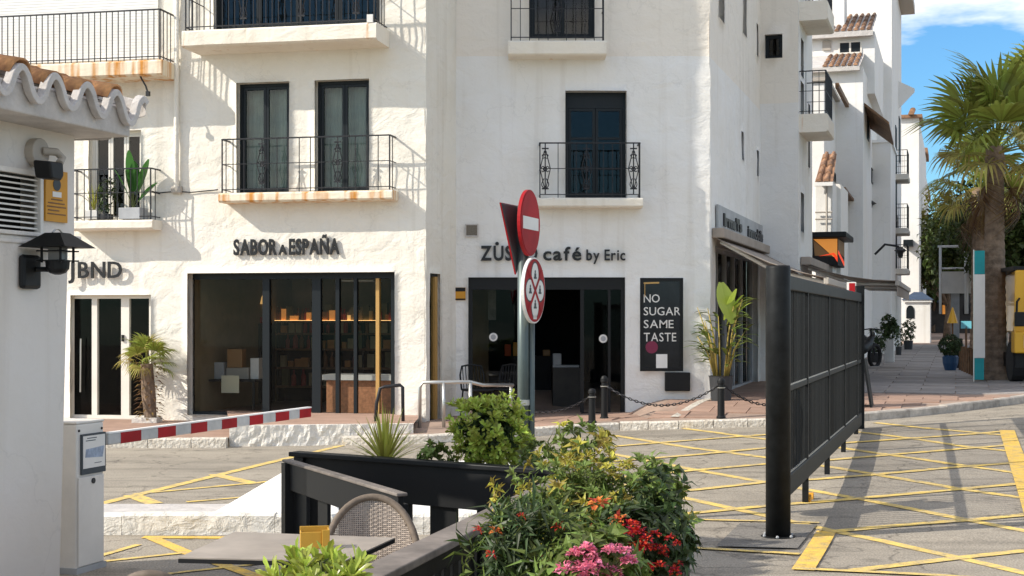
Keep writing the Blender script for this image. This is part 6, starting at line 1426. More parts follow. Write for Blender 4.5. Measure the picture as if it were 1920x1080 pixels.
t7, c7 = bed_plant(592, 1084, 4.7, (.15,.1,.075), 34, .075, .025, 77, 'leaf_bush', 'bright green rosette leaves at the bottom picture edge in front of the table', name='rosette_plant', leaves=13, stems=5, cat='plant', up=1.6, ob=True, spread=(.25,1.1))

mb = MB(); mb.lathe([(.09,.12),(.13,.52),(.14,.56),(.12,.56),(.11,.53)], (c7.x, c7.y, 0), 18); mb.build('pot', M['pot'], t7)

# ------------------------------------------------------------------ terrace: fences, table, chairs
terr = struct((lambda mb: (mb.box(-3.2, .4, 3.6, 9.3, -.02, .12), mb.build('terrace_floor', M['slab_grey']))[1])(MB()))
def fence(a, b, ztop, board_h, slats, label, capw=.10, capm='black', z0=.12, cap_t=.035, slat_m='black', posts=(0,)):
    t = thing('fence', a, label, 'fence'); d = (b-a).normalized(); L_ = (b-a).length
    def q(s, z, o=0): n = Vector((-d.y, d.x, 0)); p = a + d*s + n*o; return Vector((p.x, p.y, z))
    mb = MB(); mb.bar(q(-.03, ztop-cap_t/2), q(L_+.02, ztop-cap_t/2), capw, cap_t); mb.build('cap_rail', M[capm], t, bevel=.006)
    mb = MB(); mb.bar(q(0, ztop-cap_t-board_h/2), q(L_, ztop-cap_t-board_h/2), .036, board_h); mb.build('top_board', M[slat_m], t, bevel=.004)
    for s0, s1 in slats:
        mb = MB(); mb.bar(q((s0+s1)/2, z0), q((s0+s1)/2, ztop-cap_t-board_h*.2), .032, s1-s0, tuple(d)) if False else None
        n = Vector((-d.y, d.x, 0)); zt_ = ztop-cap_t-board_h*.25
        pts = [q(s0, z0, .019), q(s1, z0, .019), q(s1, z0, .045), q(s0, z0, .045)]; mb.prism(pts, (0,0,zt_-z0)); mb.build('slat', M[slat_m], t, bevel=.003)
    for s in posts:
        mb = MB(); pts = [q(s-.045, 0, -.05), q(s+.045, 0, -.05), q(s+.045, 0, .05), q(s-.045, 0, .05)]; mb.prism(pts, (0,0,ztop-cap_t-.002)); mb.build('post', M[slat_m], t)
    mb = MB(); mb.bar(q(0, z0+.06), q(L_, z0+.06), .03, .1); mb.build('bottom_board', M[slat_m], t)
    return t
LA = (fa1-fa0).length; pit = .345; st = .49
sl = []; s = st - pit*2 + .0
def s_at(px):   # where a picture column meets fence A
    lo, hi = 0, LA
    for _ in range(40):
        m_ = (lo+hi)/2; p = fa0 + fdir*m_
        if p.x/p.y*FPX+CX < px: lo = m_
        else: hi = m_
    return lo
g1_, g2_ = (s_at(767), s_at(803)), (s_at(853), s_at(887)); pit = g2_[0]-g1_[0]; k = -3; edges = []
while g1_[0] + pit*k < LA:
    edges.append((g1_[0]+pit*k, g1_[1]+pit*k)); k += 1
prev = .0
for a_, b_ in edges:
    if a_ <= 0: prev = max(prev, b_); continue
    if a_ > prev + .02: sl.append((prev, a_))
    prev = b_
if prev < LA: sl.append((prev, LA))
fence(fa0, fa1, .905, .285, sl, 'long black board fence below the round bush and the yucca', .12, posts=(.06, LA-.1))
fb0, fb1 = Vector((-1.60,10.28,0)), Vector((-.64,8.3,0))
fence(fb0, fb1, .905, .19, [(0,.37),(.62,.82),(1.05,1.3),(1.55,1.8),(2.0,2.2)], 'short black fence panel with grey weathered top, running from the corner towards the chair', .07, 'weathered', cap_t=.02, posts=(.05,))
fc0, fc1 = Vector((-.74,4.6,0)), Vector((.53,9.45,0)); LC = (fc1-fc0).length
fence(fc0, fc1, .955, .10, [(k*.13, k*.13+.085) for k in range(int(LC/.13))], 'black slatted fence with a wide grey weathered rail beside the flower bed', .15, 'weathered', cap_t=.035, slat_m='black_soft', posts=(.2, 2.4, LC-.2))
# planters
cd_ = (fc1-fc0).normalized(); cn = Vector((cd_.y, -cd_.x, 0))
PL = thing('planter_box', fc0 + cn*.5, 'dark planter bed full of flowers on the right of the weathered rail', 'planter')
mb = MB(); pts = [fc0 + cd_*.1 + cn*.10, fc0 + cd_*4.4 + cn*.10, fc0 + cd_*4.4 + cn*.72, fc0 + cd_*.1 + cn*.72]; mb.prism([tuple(p) for p in pts], (0,0,.55)); mb.build('box', M['black_soft'], PL)
mb = MB(); mb.poly([tuple(p + Vector((0,0,.555))) for p in pts]); mb.build('soil', M['soil'], PL, recalc=False)
PL2 = thing('planter_trough', fa0 + fdir*1.2 + fn*.25, 'narrow black trough hung on the far side of the black fence holding the bush', 'planter')
mb = MB(); pts = [fa0 + fdir*.45 + fn*.09, fa0 + fdir*(LA-.1) + fn*.09, fa0 + fdir*(LA-.1) + fn*.50, fa0 + fdir*.45 + fn*.50]; mb.prism([tuple(p + Vector((0,0,.62))) for p in pts], (0,0,.22)); mb.build('box', M['black'], PL2)
mb = MB(); mb.poly([tuple(p + Vector((0,0,.845))) for p in pts]); mb.build('soil', M['soil'], PL2, recalc=False)
for s in (.6, LA-.25):
    p = fa0 + fdir*s + fn*.3; mb = MB(); mb.box(p.x-.03, p.x+.03, p.y-.03, p.y+.03, 0, .62); mb.build('leg', M['black'], PL2)
# table
tz = .87
def tp(px, py): Y = (CAMZ-tz)*FPX/(py-CY); return Vector(((px-CX)*Y/FPX, Y, tz))
tc4 = [tp(335,1045), tp(645,1052), tp(740,1008), tp(440,997)]
TB = thing('cafe_table', sum(tc4, Vector())/4 - Vector((0,0,tz-.12)), 'square grey-brown terrace table with a thin black edge', 'table')
mb = MB(); mb.prism([tuple(p) for p in tc4], (0,0,-.006)); mb.build('table_top', M['tabletop'], TB)
mb = MB(); cen = sum(tc4, Vector())/4; mb.prism([tuple(cen + (p-cen)*1.004 - Vector((0,0,.0065))) for p in tc4], (0,0,-.018)); mb.build('edge', M['black'], TB)
mb = MB(); mb.lathe([(.22,.12),(.22,.14),(.03,.16),(.03,.84)], (cen.x, cen.y, 0), 16); mb.build('pedestal', M['black'], TB)
# yellow caddy: open two-part box
cp = tp(590, 1030); cy0 = cp.y; u_ = Vector((.98,.17,0)); v_ = Vector((-.17,.98,0))
cp = Vector((P(563,0,cy0).x, cy0, tz+.001)); CA = thing('sugar_caddy', cp, 'small mustard yellow open box standing on the grey-brown table', 'box')
def cbox(a0, a1, b0, b1, z0, z1, name):
    mb = MB(); mb.prism([tuple(cp + u_*a + v_*b + Vector((0,0,z0))) for a, b in ((a0,b0),(a1,b0),(a1,b1),(a0,b1))], (0,0,z1-z0)); mb.build(name, M['caddy'], CA, bevel=.002)
M['caddy'] = mat('mustard_plastic', (.52,.29,.035), .5, var=.08)
cbox(0,.095,0,.006,0,.075,'front_panel'); cbox(.097,.132,-.012,-.006,0,.085,'card_front'); cbox(0,.006,.006,.075,0,.075,'side_panel'); cbox(.125,.132,-.006,.075,0,.085,'side_panel'); cbox(.0,.132,.075,.081,0,.092,'back_panel'); cbox(.006,.125,.006,.075,0,.006,'base')
def rattan_chair(c, wd, ztop, face, label, group='round-backed rattan terrace chairs'):
    """round-backed woven chair; face = direction the sitter looks"""
    t = thing('rattan_chair', (c[0], c[1], .12), label, 'chair', group); T_ = Matrix.Translation((c[0], c[1], 0)) @ Matrix.Rotation(face, 4, 'Z')
    zs_ = .12+.44; H_ = ztop - zs_; a = wd/2
    def bp(f, k=1.0):   # arch of the back, f 0..1
        th_ = math.pi*f; x = -a*math.cos(th_)*k; z = zs_ - .02 + (H_+.02)*math.sin(th_)**.75*k; return Vector((x, .10*(1-(x/a)**2) + .02 + .10*(z-zs_)/H_, z))
    mb = MB(None, T_); mb.tube([(-a*.9,.0,.13)] + [bp(k/28) for k in range(29)] + [(a*.9,.0,.13)], .019, 10); mb.build('back_rim', M['rattan'], t, smooth=True)
    mb = MB(None, T_); nst = 52
    def inside(x): f = math.acos(clamp(-x/a, -1, 1))/math.pi; return bp(f).z
    for k in range(1, nst*1):
        x = -a + 2*a*k/nst; zt_ = inside(x) - .012; n = 8; prev = None; 
        for s_ in (-1, 1):
            pts = []
            for q in range(n+1):
                z = zs_ + (zt_-zs_)*q/n; xx = x + s_*(z-zs_)*.0; pts.append(Vector((xx, .10*(1-(x/a)**2)+.02+.10*(z-zs_)/H_ + s_*.0, z)))
        mb.tube(pts, .0036, 4, False)
    z = zs_ + .02; k = 0
    while z < ztop - .03:
        pts = []
        for q in range(21):
            x = -a + 2*a*q/20
            if inside(x) - .01 > z: pts.append(Vector((x, .10*(1-(x/a)**2)+.02+.10*(z-zs_)/H_ + (.004 if (q+k)%2 else -.004), z)))
        if len(pts) > 1: mb.tube(pts, .0038, 4, False)
        z += .0105; k += 1
    o = mb.build('woven_back', M['rattan_lt'], t); o['kind'] = 'stuff'
    mb = MB(None, T_); mb.prism([(.9*a*math.cos(q*math.pi/10), -.22 + .22*math.sin(q*math.pi/10)*1.0, zs_-.03) for q in range(20)], (0,0,.03)) if False else mb.lathe([(a*.86,0),(a*.92,.012),(a*.86,.03)], (0,-.18,zs_-.03), 24); mb.build('seat', M['rattan_lt'], t)
    for s_ in (-1,1): mb = MB(None, T_); mb.tube([(s_*a*.7,-.40,zs_-.03),(s_*a*.8,-.46,.12)], .016, 8); mb.build('leg', M['rattan'], t)
    return t
M['rattan_lt'] = mat('grey_beige_weave', (.42,.35,.29), .75, var=.2, vscale=60)
cc = P(699, 938, 7.5); rattan_chair((cc.x, 7.42), .50, cc.z, rad(4), 'round-backed taupe rattan chair behind the table')
cc = P(292, 1069, 5.4); rattan_chair((cc.x, 5.52), .42, cc.z, rad(180), 'round-backed rattan chair of which only the dark top curve shows at the bottom edge')

# ------------------------------------------------------------------ planting at the houses
# potted fan palm by the clothes shop
Yp = 24.55; pc_ = P(275, 785, Yp); PT = thing('potted_palm', (pc_.x, Yp, .17), 'small shaggy fan palm in front of the white framed shop door', 'palm')
mb = MB(); zb = .17; zt = CAMZ-(682-CY)*Yp/FPX; rr = random.Random(3)
mb.tube([(pc_.x+.07, Yp, zb), (pc_.x+.03, Yp, (zb+zt)/2), (pc_.x, Yp, zt)], [.10,.12,.10], 10); mb.build('trunk', M['bark'], PT)
stub = MB()
for k in range(90):
    z = zb + .05 + (zt-zb)*(k/90); a = k*2.4; p = Vector((pc_.x+.05+math.cos(a)*.1, Yp+math.sin(a)*.1, z)); d = Vector((math.cos(a), math.sin(a), -.15)); lf(stub, p, d, Vector((0,0,1)), .2, .05, .1)
foliage(stub, M['leaf_dead'], PT, 'leaf_stubs')
for k in range(17):
    f = (k+.5)/17; e = rad(85-105*f); inst('frond', fans[k%3] if k % 3 else fans_y[0], PT, Matrix.Translation((pc_.x, Yp, zt)) @ Matrix.Rotation(k*2.4, 4, 'Z') @ Matrix.Rotation(-e, 4, 'Y') @ Matrix.Rotation(rr.uniform(-.4,.4), 4, 'X') @ Matrix.Scale(.31, 4), None)
mb = MB(); mb.box(pc_.x-.20, pc_.x+.22, Yp-.22, Yp+.2, .16, .24); mb.build('planter', M['stone_white'], PT)
# cafe corner plant
Yc = 25.0; q = P(1352, 735, Yc); zc_ = walk_z(q.x, Yc)
CP = thing('potted_plant', (q.x, Yc, zc_), 'tall cane-stemmed green plant in a dark pot at the cafe corner', 'plant')
mb = MB(); mb.lathe([(.17,0),(.21,.42),(.22,.44),(.19,.44),(.18,.40)], (q.x, Yc, zc_), 20); mb.build('pot', M['pot'], CP)
rr = random.Random(12); cane = MB(); big = MB(); small = MB()
def big_leaf(mb, p, d, L, W, droop=.3, seg=6):
    d = d.normalized(); s = d.cross(Vector((0,0,1))); s = s.normalized() if s.length > .01 else Vector((1,0,0)); prev = None
    for k in range(seg+1):
        f = k/seg; c = p + d*L*f - Vector((0,0,droop*L*f*f)); w_ = W*math.sin(math.pi*min(.97, f*.9+.06))**.8*.5
        i = (mb.pt(c + s*w_ + Vector((0,0,w_*.25))), mb.pt(c), mb.pt(c - s*w_ + Vector((0,0,w_*.25))))
        if prev: mb.f += [(prev[0], prev[1], i[1], i[0]), (prev[1], prev[2], i[2], i[1])]
        prev = i
for k in range(13):
    a = rr.random()*6.28; p0 = Vector((q.x+math.cos(a)*.11, Yc+math.sin(a)*.11, zc_+.4)); h = rr.uniform(.7,1.5); p1 = p0 + Vector((math.cos(a)*.12, math.sin(a)*.1, h*.6)); p2 = p1 + Vector((math.cos(a)*.18, math.sin(a)*.12, h*.4)); mb = MB(); mb.tube([p0, p1, p2], [.018,.014,.006], 6); mb.build('cane', M['cane'], CP, smooth=True)
    for j in range(8):
        f = rr.uniform(.3,1); pp = p0 + (p1-p0)*min(1,f*1.5) if f < .66 else p1 + (p2-p1)*((f-.66)/.34); d = Vector((math.cos(a+rr.uniform(-1,1)), math.sin(a+rr.uniform(-1,1)), rr.uniform(.0,.9))); big_leaf(small, pp, d, rr.uniform(.22,.46), rr.uniform(.05,.10))
p0 = Vector((q.x-.02, Yc-.15, zc_+1.1)); big_leaf(big, p0 + Vector((0,0,.95)), Vector((.15,-.25,-.8)), .85, .40, -.1, 8); big_leaf(big, p0 + Vector((.05,0,.3)), Vector((.25,-.2,.8)), .65, .22, .1)
for dx, dz, L_ in ((.35,1.1,.5),(.5,.95,.45),(.62,1.2,.4),(.25,.75,.5)): big_leaf(big, p0 + Vector((dx*.4,0,dz*.3)), Vector((dx,-.2,dz*.9)), L_+.2, .12, .35)
foliage(small, M['leaf_mid'], CP, 'narrow_leaves'); 
o = big.build('broad_leaf', M['leaf_bush'], CP, recalc=False); o['kind'] = 'stuff'
# plants on the little balcony
def balc_pot(px, w_, h_, m, label, plant):
    zz = zc(S, px, 412, -.2); u = S.uz(px, 400, -.2)[0]; p = S.w(u, -.2, zz); t = thing('potted_plant', p, label, 'plant'); mb = MB(S); mb.box(u-w_, u+w_, -.2-w_*.8, -.2+w_*.8, zz+.002, zz+h_); mb.build('pot', M[m], t, bevel=.01)
    plant(Vector((p.x, p.y, zz+h_)), t)
def banana(p, t):
    mbs = ((-.05,1,.95,.20),(.28,.85,.85,.2),(-.3,.7,.7,.18),(.42,.45,.6,.16),(.05,1,.7,.18),(-.15,.9,.55,.15))
    for dx, dz, L_, W_ in mbs: mb = MB(); mb.tube([p, p+Vector((dx*.25,-.02,dz*.3))], .01, 5); mb.build('stem', M['stem'], t); mb = MB(); big_leaf(mb, p+Vector((dx*.25,-.02,dz*.28)), Vector((dx,-.12,dz)), L_*.85, W_, .12, 8); mb.build('leaf', M['leaf_banana'], t, recalc=False)
balc_pot(250, .20, .2, 'metalgrey', 'broad-leaved green plant in a grey pot at the right end of the small left balcony', banana)
def bushy(p, t): mb = MB(); shrub(mb, p+Vector((0,0,.36)), (.13,.10,.34), 24, .15, .035, 5, 6, 1.2); foliage(mb, M['leaf_dark'], t)
balc_pot(199, .1, .1, 'pot', 'dark bushy plant in the middle of the small left balcony', bushy)
def thin_plant(p, t): mb = MB(); blades(mb, p, 14, .5, .03, 6, .05, .6); foliage(mb, M['leaf_yucca'], t)
balc_pot(176, .12, .16, 'pot_white', 'thin spiky plant in a white pot at the left of the small balcony', thin_plant)
m_, z_ = S.uz(695, 40, -.7); item(S, 'small_pot', 'tiny white and red cup on the right front corner of the top balcony', 'cup', [(m_-.05, m_+.05, -.75, -.66, zc(S,695,43,-.7), zc(S,695,28,-.7))], M['sign_white'])

# ------------------------------------------------------------------ up the side street
def kpt(px, d, zo=0): u = K.uz(px, 600, d)[0]; p = K.w(u, d, 0); return Vector((p.x, p.y, walk_z(p.x, p.y)+zo))
# brown flame sign box
HS = thing('hanging_sign_box', K.w(kx(1555,12), 12, kz(470,1555,12)), 'brown and red flame patterned sign box with a black hood hanging over the side street', 'sign')
xl, xr_, zb, zt = kx(1523,12), kx(1571,12), kz(497,1550,12), kz(446,1550,12)
mb = MB(K); mb.box(xl, xr_, 12, 14.2, zb, zt); mb.build('box', M['room_black'], HS)
mb = MB(K); mb.box(xl-.06, xr_+.22, 11.85, 14.5, zt, kz(435,1550,12)); mb.build('hood', M['black'], HS, bevel=.03)
w_, h_ = xr_-xl, zt-zb
def hp(pts, m, d=11.99, nm='panel'): mb = MB(K); mb.poly([(xl+w_*a, d, zb+h_*b) for a, b in pts]); mb.build(nm, M[m], HS, recalc=False)
hp([(.04,.96),(.98,.96),(.98,.30),(.82,.30)], 'amber', 11.995); hp([(.04,.92),(.78,.32),(.1,.35)], 'brownpanel', 11.994); hp([(.25,.33),(.8,.38),(.99,.10),(.99,.30),(.85,.45)], 'flame', 11.99)
mb = MB(K); mb.poly([(xr_+.003,12.1,zb+h_*.96),(xr_+.003,14.1,zb+h_*.96),(xr_+.003,14.1,zb+h_*.4),(xr_+.003,12.1,zb+h_*.5)]); mb.build('side_panel', M['brownpanel'], HS, recalc=False)
mb = MB(K); mb.poly([(xr_+.004,12.05,zb+h_*.42),(xr_+.004,14.1,zb+h_*.05),(xr_+.004,14.1,zb+h_*.22),(xr_+.004,12.05,zb+h_*.55)]); mb.build('side_flame', M['flame'], HS, recalc=False)
# small red and white sign on the gate end
RS = thing('small_sign', P(1596,540,22.1), 'small red and white sign board at the far end of the gate top', 'sign')
mb = MB(K); p = P(1596, 540, 22.2); q_ = Vector((p.x-K.o.x, p.y-K.o.y)); a_, dd_ = q_.dot(K.t), q_.dot(K.n); mb.box(a_-.065, a_+.075, dd_-.03, dd_, p.z-.13, p.z+.09); mb.build('board', M['sign_white'], RS)
mb = MB(K); mb.box(a_-.03, a_+.06, dd_-.036, dd_-.031, p.z-.06, p.z+.075); mb.build('red_field', M['red'], RS)
mb = MB(K); mb.box(a_-.05, a_-.02, dd_-.03, dd_-.001, .9, p.z-.131); mb.build('stake', M['white'], RS)
# motorcycles and pots at the foot of the houses
def moto(px, d, label):
    p = kpt(px, d); t = thing('motorcycle', p, label, 'motorcycle', 'parked motorcycles up the side street'); T_ = Matrix.Translation(p) @ Matrix.Rotation(K.rot + rad(65), 4, 'Z')
    for s_ in (-.62, .62): mb = MB(None, T_); mb.tube([(s_+.3*math.cos(q*math.pi/9), 0, .3+.3*math.sin(q*math.pi/9)) for q in range(19)], .055, 7, False); mb.build('wheel', M['rubber'], t)
    mb = MB(None, T_); mb.tube([(-.5,0,.55),(-.1,0,.5),(.2,0,.62),(.45,0,.8)], [.13,.17,.16,.08], 8); mb.build('body', M['black'], t, smooth=True, bevel=0)
    mb = MB(None, T_); mb.tube([(-.65,0,.82),(-.3,0,.78),(0,0,.80)], [.07,.12,.09], 8); mb.build('seat', M['rubber'], t, smooth=True)
    mb = MB(None, T_); mb.tube([(.62,0,.32),(.42,0,.95),(.40,0,1.02)], .03, 6); mb.tube([(.38,-.34,1.0),(.42,0,1.04),(.38,.34,1.0)], .018, 6); mb.build('handlebar', M['iron'], t)
    mb = MB(None, T_); mb.tube([(.5,0,.88),(.56,0,.88)], .09, 10); mb.build('headlight', M['silver'], t)
moto(1619, 14.5, 'black motorcycle parked by the houses just beyond the gate end'); pass
p = kpt(1668, 18); WB = thing('ribbed_planter', p, 'white ribbed tall planter with a dark shrub on the side street pavement', 'planter'); w_ = 17*p.y/FPX; h_ = 45*p.y/FPX
mb = MB(None, Matrix.Translation(p) @ Matrix.Rotation(K.rot,4,'Z')); mb.box(-w_/2, w_/2, -w_/2, w_/2, 0, h_)
for k in range(6): x = -w_/2 + w_*(k+.5)/6; mb.box(x-w_*.04, x+w_*.04, -w_/2-.03, -w_/2-.001, .02, h_)
mb.build('box', M['white'], WB)
mb = MB(); shrub(mb, p+Vector((0,0,h_+.3)), (w_*.75,w_*.6,.38), 70, .16, .08, 5, 6, .4, .1); foliage(mb, M['leaf_dark'], WB)
def dark_plant(px, d, wpx, hpx, label, m='leaf_dark'):
    p = kpt(px, d); s_ = p.y/FPX; t = thing('potted_plant', p, label, 'plant'); mb = MB(); mb.lathe([(wpx*s_*.3,0),(wpx*s_*.38,hpx*s_*.3)], p, 12); mb.build('pot', M['pot'], t); mb = MB(); shrub(mb, p+Vector((0,0,hpx*s_*.62)), (wpx*s_*.5,wpx*s_*.45,hpx*s_*.38), 90, wpx*s_*.22, wpx*s_*.09, int(px), 7, .4, .2); foliage(mb, M[m], t)
dark_plant(1642, 17.5, 34, 64, 'tall dark potted plant behind the motorcycles'); dark_plant(1685, 24, 16, 55, 'dark potted shrub right of the white ribbed planter'); dark_plant(1703, 30, 24, 58, 'dark potted shrub just left of the white kiosk')
# lanterns on the flank
def flank_lamp(F, px, py, label, s=.9):
    u, z = F.uz(px, py, -.6); t = thing('street_lantern', F.w(u, 0, z), label, 'lantern', 'bracket lanterns on the side street walls'); mb = MB(F); mb.tube([(u,-.02,z-.1),(u,-.3,z+.3*s),(u,-.62,z+.22*s),(u,-.72,z+.05)], .035, 6); mb.build('bracket', M['iron'], t)
    mb = MB(); mb.lathe([(.05,-.35*s),(.16*s,-.05),(.3*s,0),(.05,.16*s)], F.w(u,-.72,z), 10); mb.build('lantern_head', M['iron'], t)
flank_lamp(F1, 1622, 382, 'black bracket lantern on the grey flank wall beside the annex'); flank_lamp(FT, 1680, 470, 'black bracket lantern low on the tower wall', .6)
# kiosk
KI = thing('kiosk', K.w(kx(1720,40), 40, 1.1), 'small white kiosk with blue hipped roof and arched window at the street end', 'kiosk')
xa_, xb_ = kx(1697,40), kx(1744,40); zb, zt = .7, kz(562,1720,40)
mb = MB(K); mb.box(xa_, xb_, 40, 42.2, zb, zt); mb.build('wall', M['plaster_far'], KI)
mb = MB(K); e = .15; zr = kz(547,1720,40); bi = [mb.pt(p) for p in ((xa_-e,40-e,zt),(xb_+e,40-e,zt),(xb_+e,42.2+e,zt),(xa_-e,42.2+e,zt))]; ti = [mb.pt(p) for p in ((xa_+.35,40.7,zr),(xb_-.35,40.7,zr),(xb_-.35,41.5,zr),(xa_+.35,41.5,zr))]
mb.f += [tuple(reversed(bi)), tuple(ti)] + [(bi[k], bi[(k+1)%4], ti[(k+1)%4], ti[k]) for k in range(4)]; mb.build('roof', M['blueroof'], KI)
mb = MB(K); xw0, xw1 = kx(1699,39.9), kx(1714,39.9); zw = kz(584,1700,39.9); mb.prism([(xw0,39.97,zw-.3),(xw1,39.97,zw-.3),(xw1,39.97,zw+.05)] + [((xw0+xw1)/2 + (xw1-xw0)/2*math.cos(k*math.pi/6), 39.97, zw+.05+.22*math.sin(k*math.pi/6)) for k in range(1,6)] + [(xw0,39.97,zw+.05)], (0,.02,0)); mb.build('arched_window', M['frame_dark'], KI)
mb = MB(K); mb.box(xa_-.1, xb_+.06, 39.9, 42.3, zt-.1, zt-.002); mb.build('cornice', M['white'], KI)
# dark shopfronts closing the street
DS = thing('shop_building', K.w(kx(1800,62), 62, 1.2), 'dark low shopfront with small orange lights closing the street end', 'building')
xa_, xb_ = kx(1744,62), kx(1960,62); zt = kz(540,1800,62); mb = MB(K); mb.box(xa_, xb_, 62, 68, .8, zt); mb.build('wall', M['room_dark'], DS)
for px, py, m_ in ((1766,557,'amber'),(1772,580,'amber'),(1786,575,'metalgrey'),(1812,580,'room_black')):
    mb = MB(K); mb.box(kx(px-5,61.9), kx(px+6,61.9), 61.9, 61.98, kz(py+9,px,61.9), kz(py-8,px,61.9)); mb.build('window', M[m_], DS)
mb = MB(K); mb.box(kx(1757,61), kx(1779,61), 61, 61.9, kz(567,1768,61), kz(562,1768,61)); mb.build('canopy', M['blueroof'], DS)
# billboard and pipe frame
BB = thing('billboard', K.w(kx(1796,34), 34, .8), 'blank pale grey rectangular board on a post under a white pipe frame', 'board')
r_ = K.rect(1762, 509, 1832, 550, 34); mb = MB(K); mb.box(r_[0], r_[1], 34, 34.2, r_[2], r_[3]); mb.build('panel', M['cabinet'], BB)
mb = MB(K); mb.box(kx(1783,34.1), kx(1799,34.1), 34.21, 34.5, .6, r_[3]-.1); mb.build('post', M['metalgrey'], BB)
PF = thing('pipe_frame', K.w(kx(1790,33.5), 33.5, 3), 'white pipe frame standing above the grey board', 'frame')
mb = MB(K); z0_ = kz(512,1790,33.8); z1_ = kz(462,1790,33.8)
mb.tube([(kx(1763,33.8),33.8,z0_-1.6),(kx(1763,33.8),33.8,z1_+.03)], .05, 8); mb.tube([(kx(1812,33.8),33.8,z0_-1.6),(kx(1812,33.8),33.8,z1_+.1)], .075, 8); mb.tube([(kx(1758,33.8),33.8,z1_),(kx(1830,33.8),33.8,z1_)], .045, 8); mb.tube([(kx(1763,33.8),33.8,kz(503,1790,33.8)),(kx(1826,33.8),33.8,kz(503,1790,33.8))], .035, 8); mb.build('pipe', M['white'], PF, smooth=True)
# banner
p = P(1836, 715, 31.4); p.z = walk_z(p.x, p.y); BN = thing('banner_post', p, 'tall narrow banner, teal at both ends and white between, left of the nearest palm trunk', 'banner')
T_ = Matrix.Translation(p) @ Matrix.Rotation(K.rot,4,'Z'); s_ = 31.4/FPX
def by(py): return CAMZ-(py-CY)*s_ - p.z
for y0, y1, m_, w_ in ((470,514,'teal',.115),(514.5,671,'sign_white',.12),(671.5,712,'teal',.10)): mb = MB(None, T_); mb.box(-w_, w_, -.02, .02, by(y1), by(y0)); mb.build('banner_panel', M[m_], BN)
mb = MB(None, T_); mb.box(-.125,-.122+.02,-.03,.03,0,by(468)); mb.build('pole', M['silver'], BN)
# pot, cone parasol, signs and posts left of the banner
p = kpt(1782, 13.0); s_ = p.y/FPX; PB = thing('potted_shrub', p, 'clipped dark round shrub in a deep blue pot by the wooden fence', 'plant')
mb = MB(); mb.lathe([(.13,0),(.19,.2),(.20,.36),(.17,.4)], p, 18); mb.build('pot', M['pot_blue'], PB, smooth=False)
mb = MB(); shrub(mb, p+Vector((0,0,.66)), (.27,.26,.26), 160, .085, .045, 9, 7, .3, .6, noise_amp=.08); foliage(mb, M['leaf_dark'], PB)
p = kpt(1786, 20); CPz = thing('closed_parasol', p, 'folded yellow parasol cone behind the clipped shrub', 'parasol'); mb = MB(); s_ = p.y/FPX; zt = CAMZ-(576-CY)*s_; zb = CAMZ-(606-CY)*s_; mb.lathe([(10.5*s_, zb), (6*s_, (zb+zt)/2), (1*s_, zt)], (p.x, p.y, 0), 12); mb.build('canopy', M['truckyellow'], CPz); mb = MB(); mb.tube([p, Vector((p.x,p.y,zb))], .03, 8); mb.build('pole', M['wood'], CPz)
p = kpt(1812, 15); LB = thing('menu_stand', p, 'light blue blank board on a stand above the wooden fence', 'sign'); s_ = p.y/FPX; mb = MB(None, Matrix.Translation((p.x,p.y,0)) @ Matrix.Rotation(K.rot,4,'Z')); mb.box(-10*s_, 9*s_, 0, .03, CAMZ-(616-CY)*s_, CAMZ-(602-CY)*s_); mb.build('board', M['sky_blue'], LB); mb = MB(); mb.tube([p, Vector((p.x,p.y+.03,CAMZ-(610-CY)*s_))], .03, 8); mb.build('stand', M['wood'], LB)
p0 = kpt(1803, 13.2); WF = thing('wooden_fence', p0, 'short brown wooden board fence between the pot and the banner', 'fence')
for k in range(7):
    q_ = kpt(1803 + k*4.6, 13.2 - k*.55); mb = MB(None, Matrix.Translation(q_) @ Matrix.Rotation(K.rot+.5,4,'Z')); mb.box(-.075,.075,-.02,.02,0,.62+.02*(k%2)); mb.build('board', M['wood'], WF)
p = kpt(1797, 14.4); mb = MB(); mb.box(p.x-.09, p.x+.09, p.y-.09, p.y+.09, p.z, p.z+.8); tag(mb.build('dark_post', M['black'], bevel=.02), 'short thick black post between the blue pot and the wooden fence', 'post')
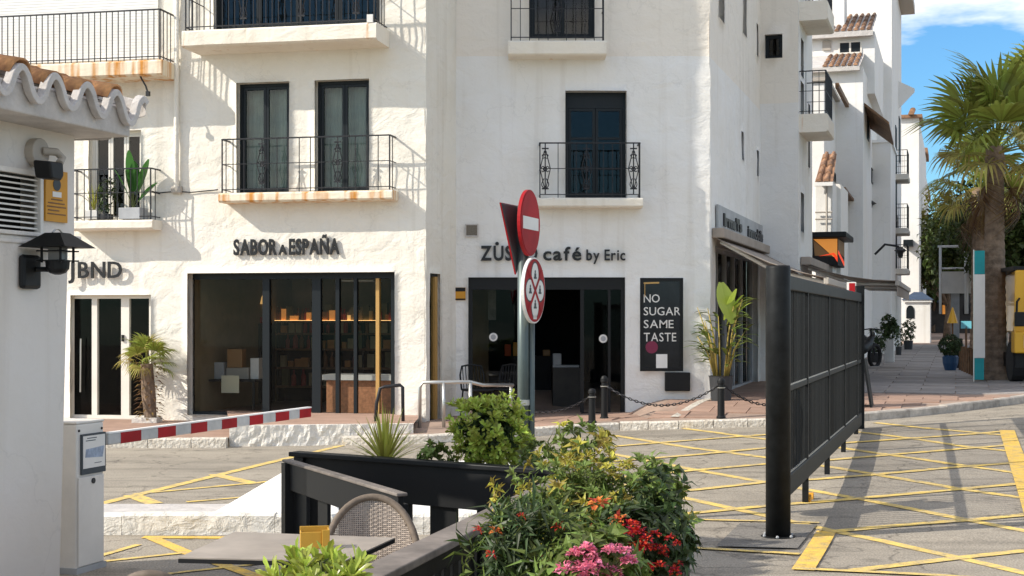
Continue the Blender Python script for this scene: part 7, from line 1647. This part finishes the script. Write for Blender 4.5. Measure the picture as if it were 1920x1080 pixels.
# white pillar and yellow truck
p = P(1885, 660, 34.5); PI = thing('white_pillar', (p.x, p.y, .5), 'slim white pillar standing right of the nearest palm trunk', 'pillar'); mb = MB(); s_ = 34.5/FPX; mb.tube([(p.x,p.y,.5),(p.x,p.y,CAMZ-(522-CY)*s_)], .065, 12); mb.build('shaft', M['white'], PI, smooth=True); mb = MB(); mb.box(p.x-.1,p.x+.1,p.y-.1,p.y+.1,CAMZ-(530-CY)*s_,CAMZ-(520-CY)*s_); mb.build('head', M['sign_white'], PI)
YT = 30.5; tx = (1901-CX)*YT/FPX; tz0 = walk_z(tx+1, YT); TF = Face(tx, YT, 8)
TR = thing('truck', TF.w(1, 1, tz0), 'yellow truck cab with black mirror and bumper entering at the right edge', 'truck')
def tzv(py): return CAMZ-(py-CY)*YT/FPX
mb = MB(TF); mb.prism([(0,0,tzv(625)),(2.2,0,tzv(625)),(2.2,0,tzv(506)),(.02,0,tzv(506))], tuple(Vector((TF.n.x*4, TF.n.y*4, 0)))); mb.build('cab', M['truckyellow'], TR, bevel=.04)
mb = MB(TF); mb.box(-.02, 2.2, -.16, .2, tzv(662), tzv(622)); mb.build('bumper', M['truckyellow'], TR, bevel=.03)
mb = MB(TF); mb.box(.17, .42, -.19, -.162, tzv(652), tzv(628)); mb.build('headlight', M['sign_white'], TR)
mb = MB(TF); mb.box(.22, 2.0, -.012, -.002, tzv(598), tzv(530)); mb.build('windscreen', M['frame_dark'], TR)
mb = MB(TF); mb.box(.0, 2.2, .02, 4, tzv(506)+.0, tzv(499)); mb.build('roof_rack', M['black'], TR)
for d_ in (.55, 3.1): mb = MB(TF); mb.tube([(.02, d_+.0, tz0+.42), (.28, d_, tz0+.42)], .42, 18); mb.build('wheel', M['rubber'], TR)
mb = MB(TF); mb.box(.05, 2.1, .1, 3.9, tz0+.3, tzv(662)-.002); mb.build('chassis', M['black'], TR)
mb = MB(TF); mb.tube([(.1,-.05,tzv(560)),(.02,-.22,tzv(566)),(.0,-.24,tzv(610))], .025, 6); mb.build('mirror_arm', M['black'], TR); mb = MB(TF); mb.box(-.03,.16,-.3,-.18,tzv(612),tzv(585)); mb.build('mirror', M['black'], TR, bevel=.02)
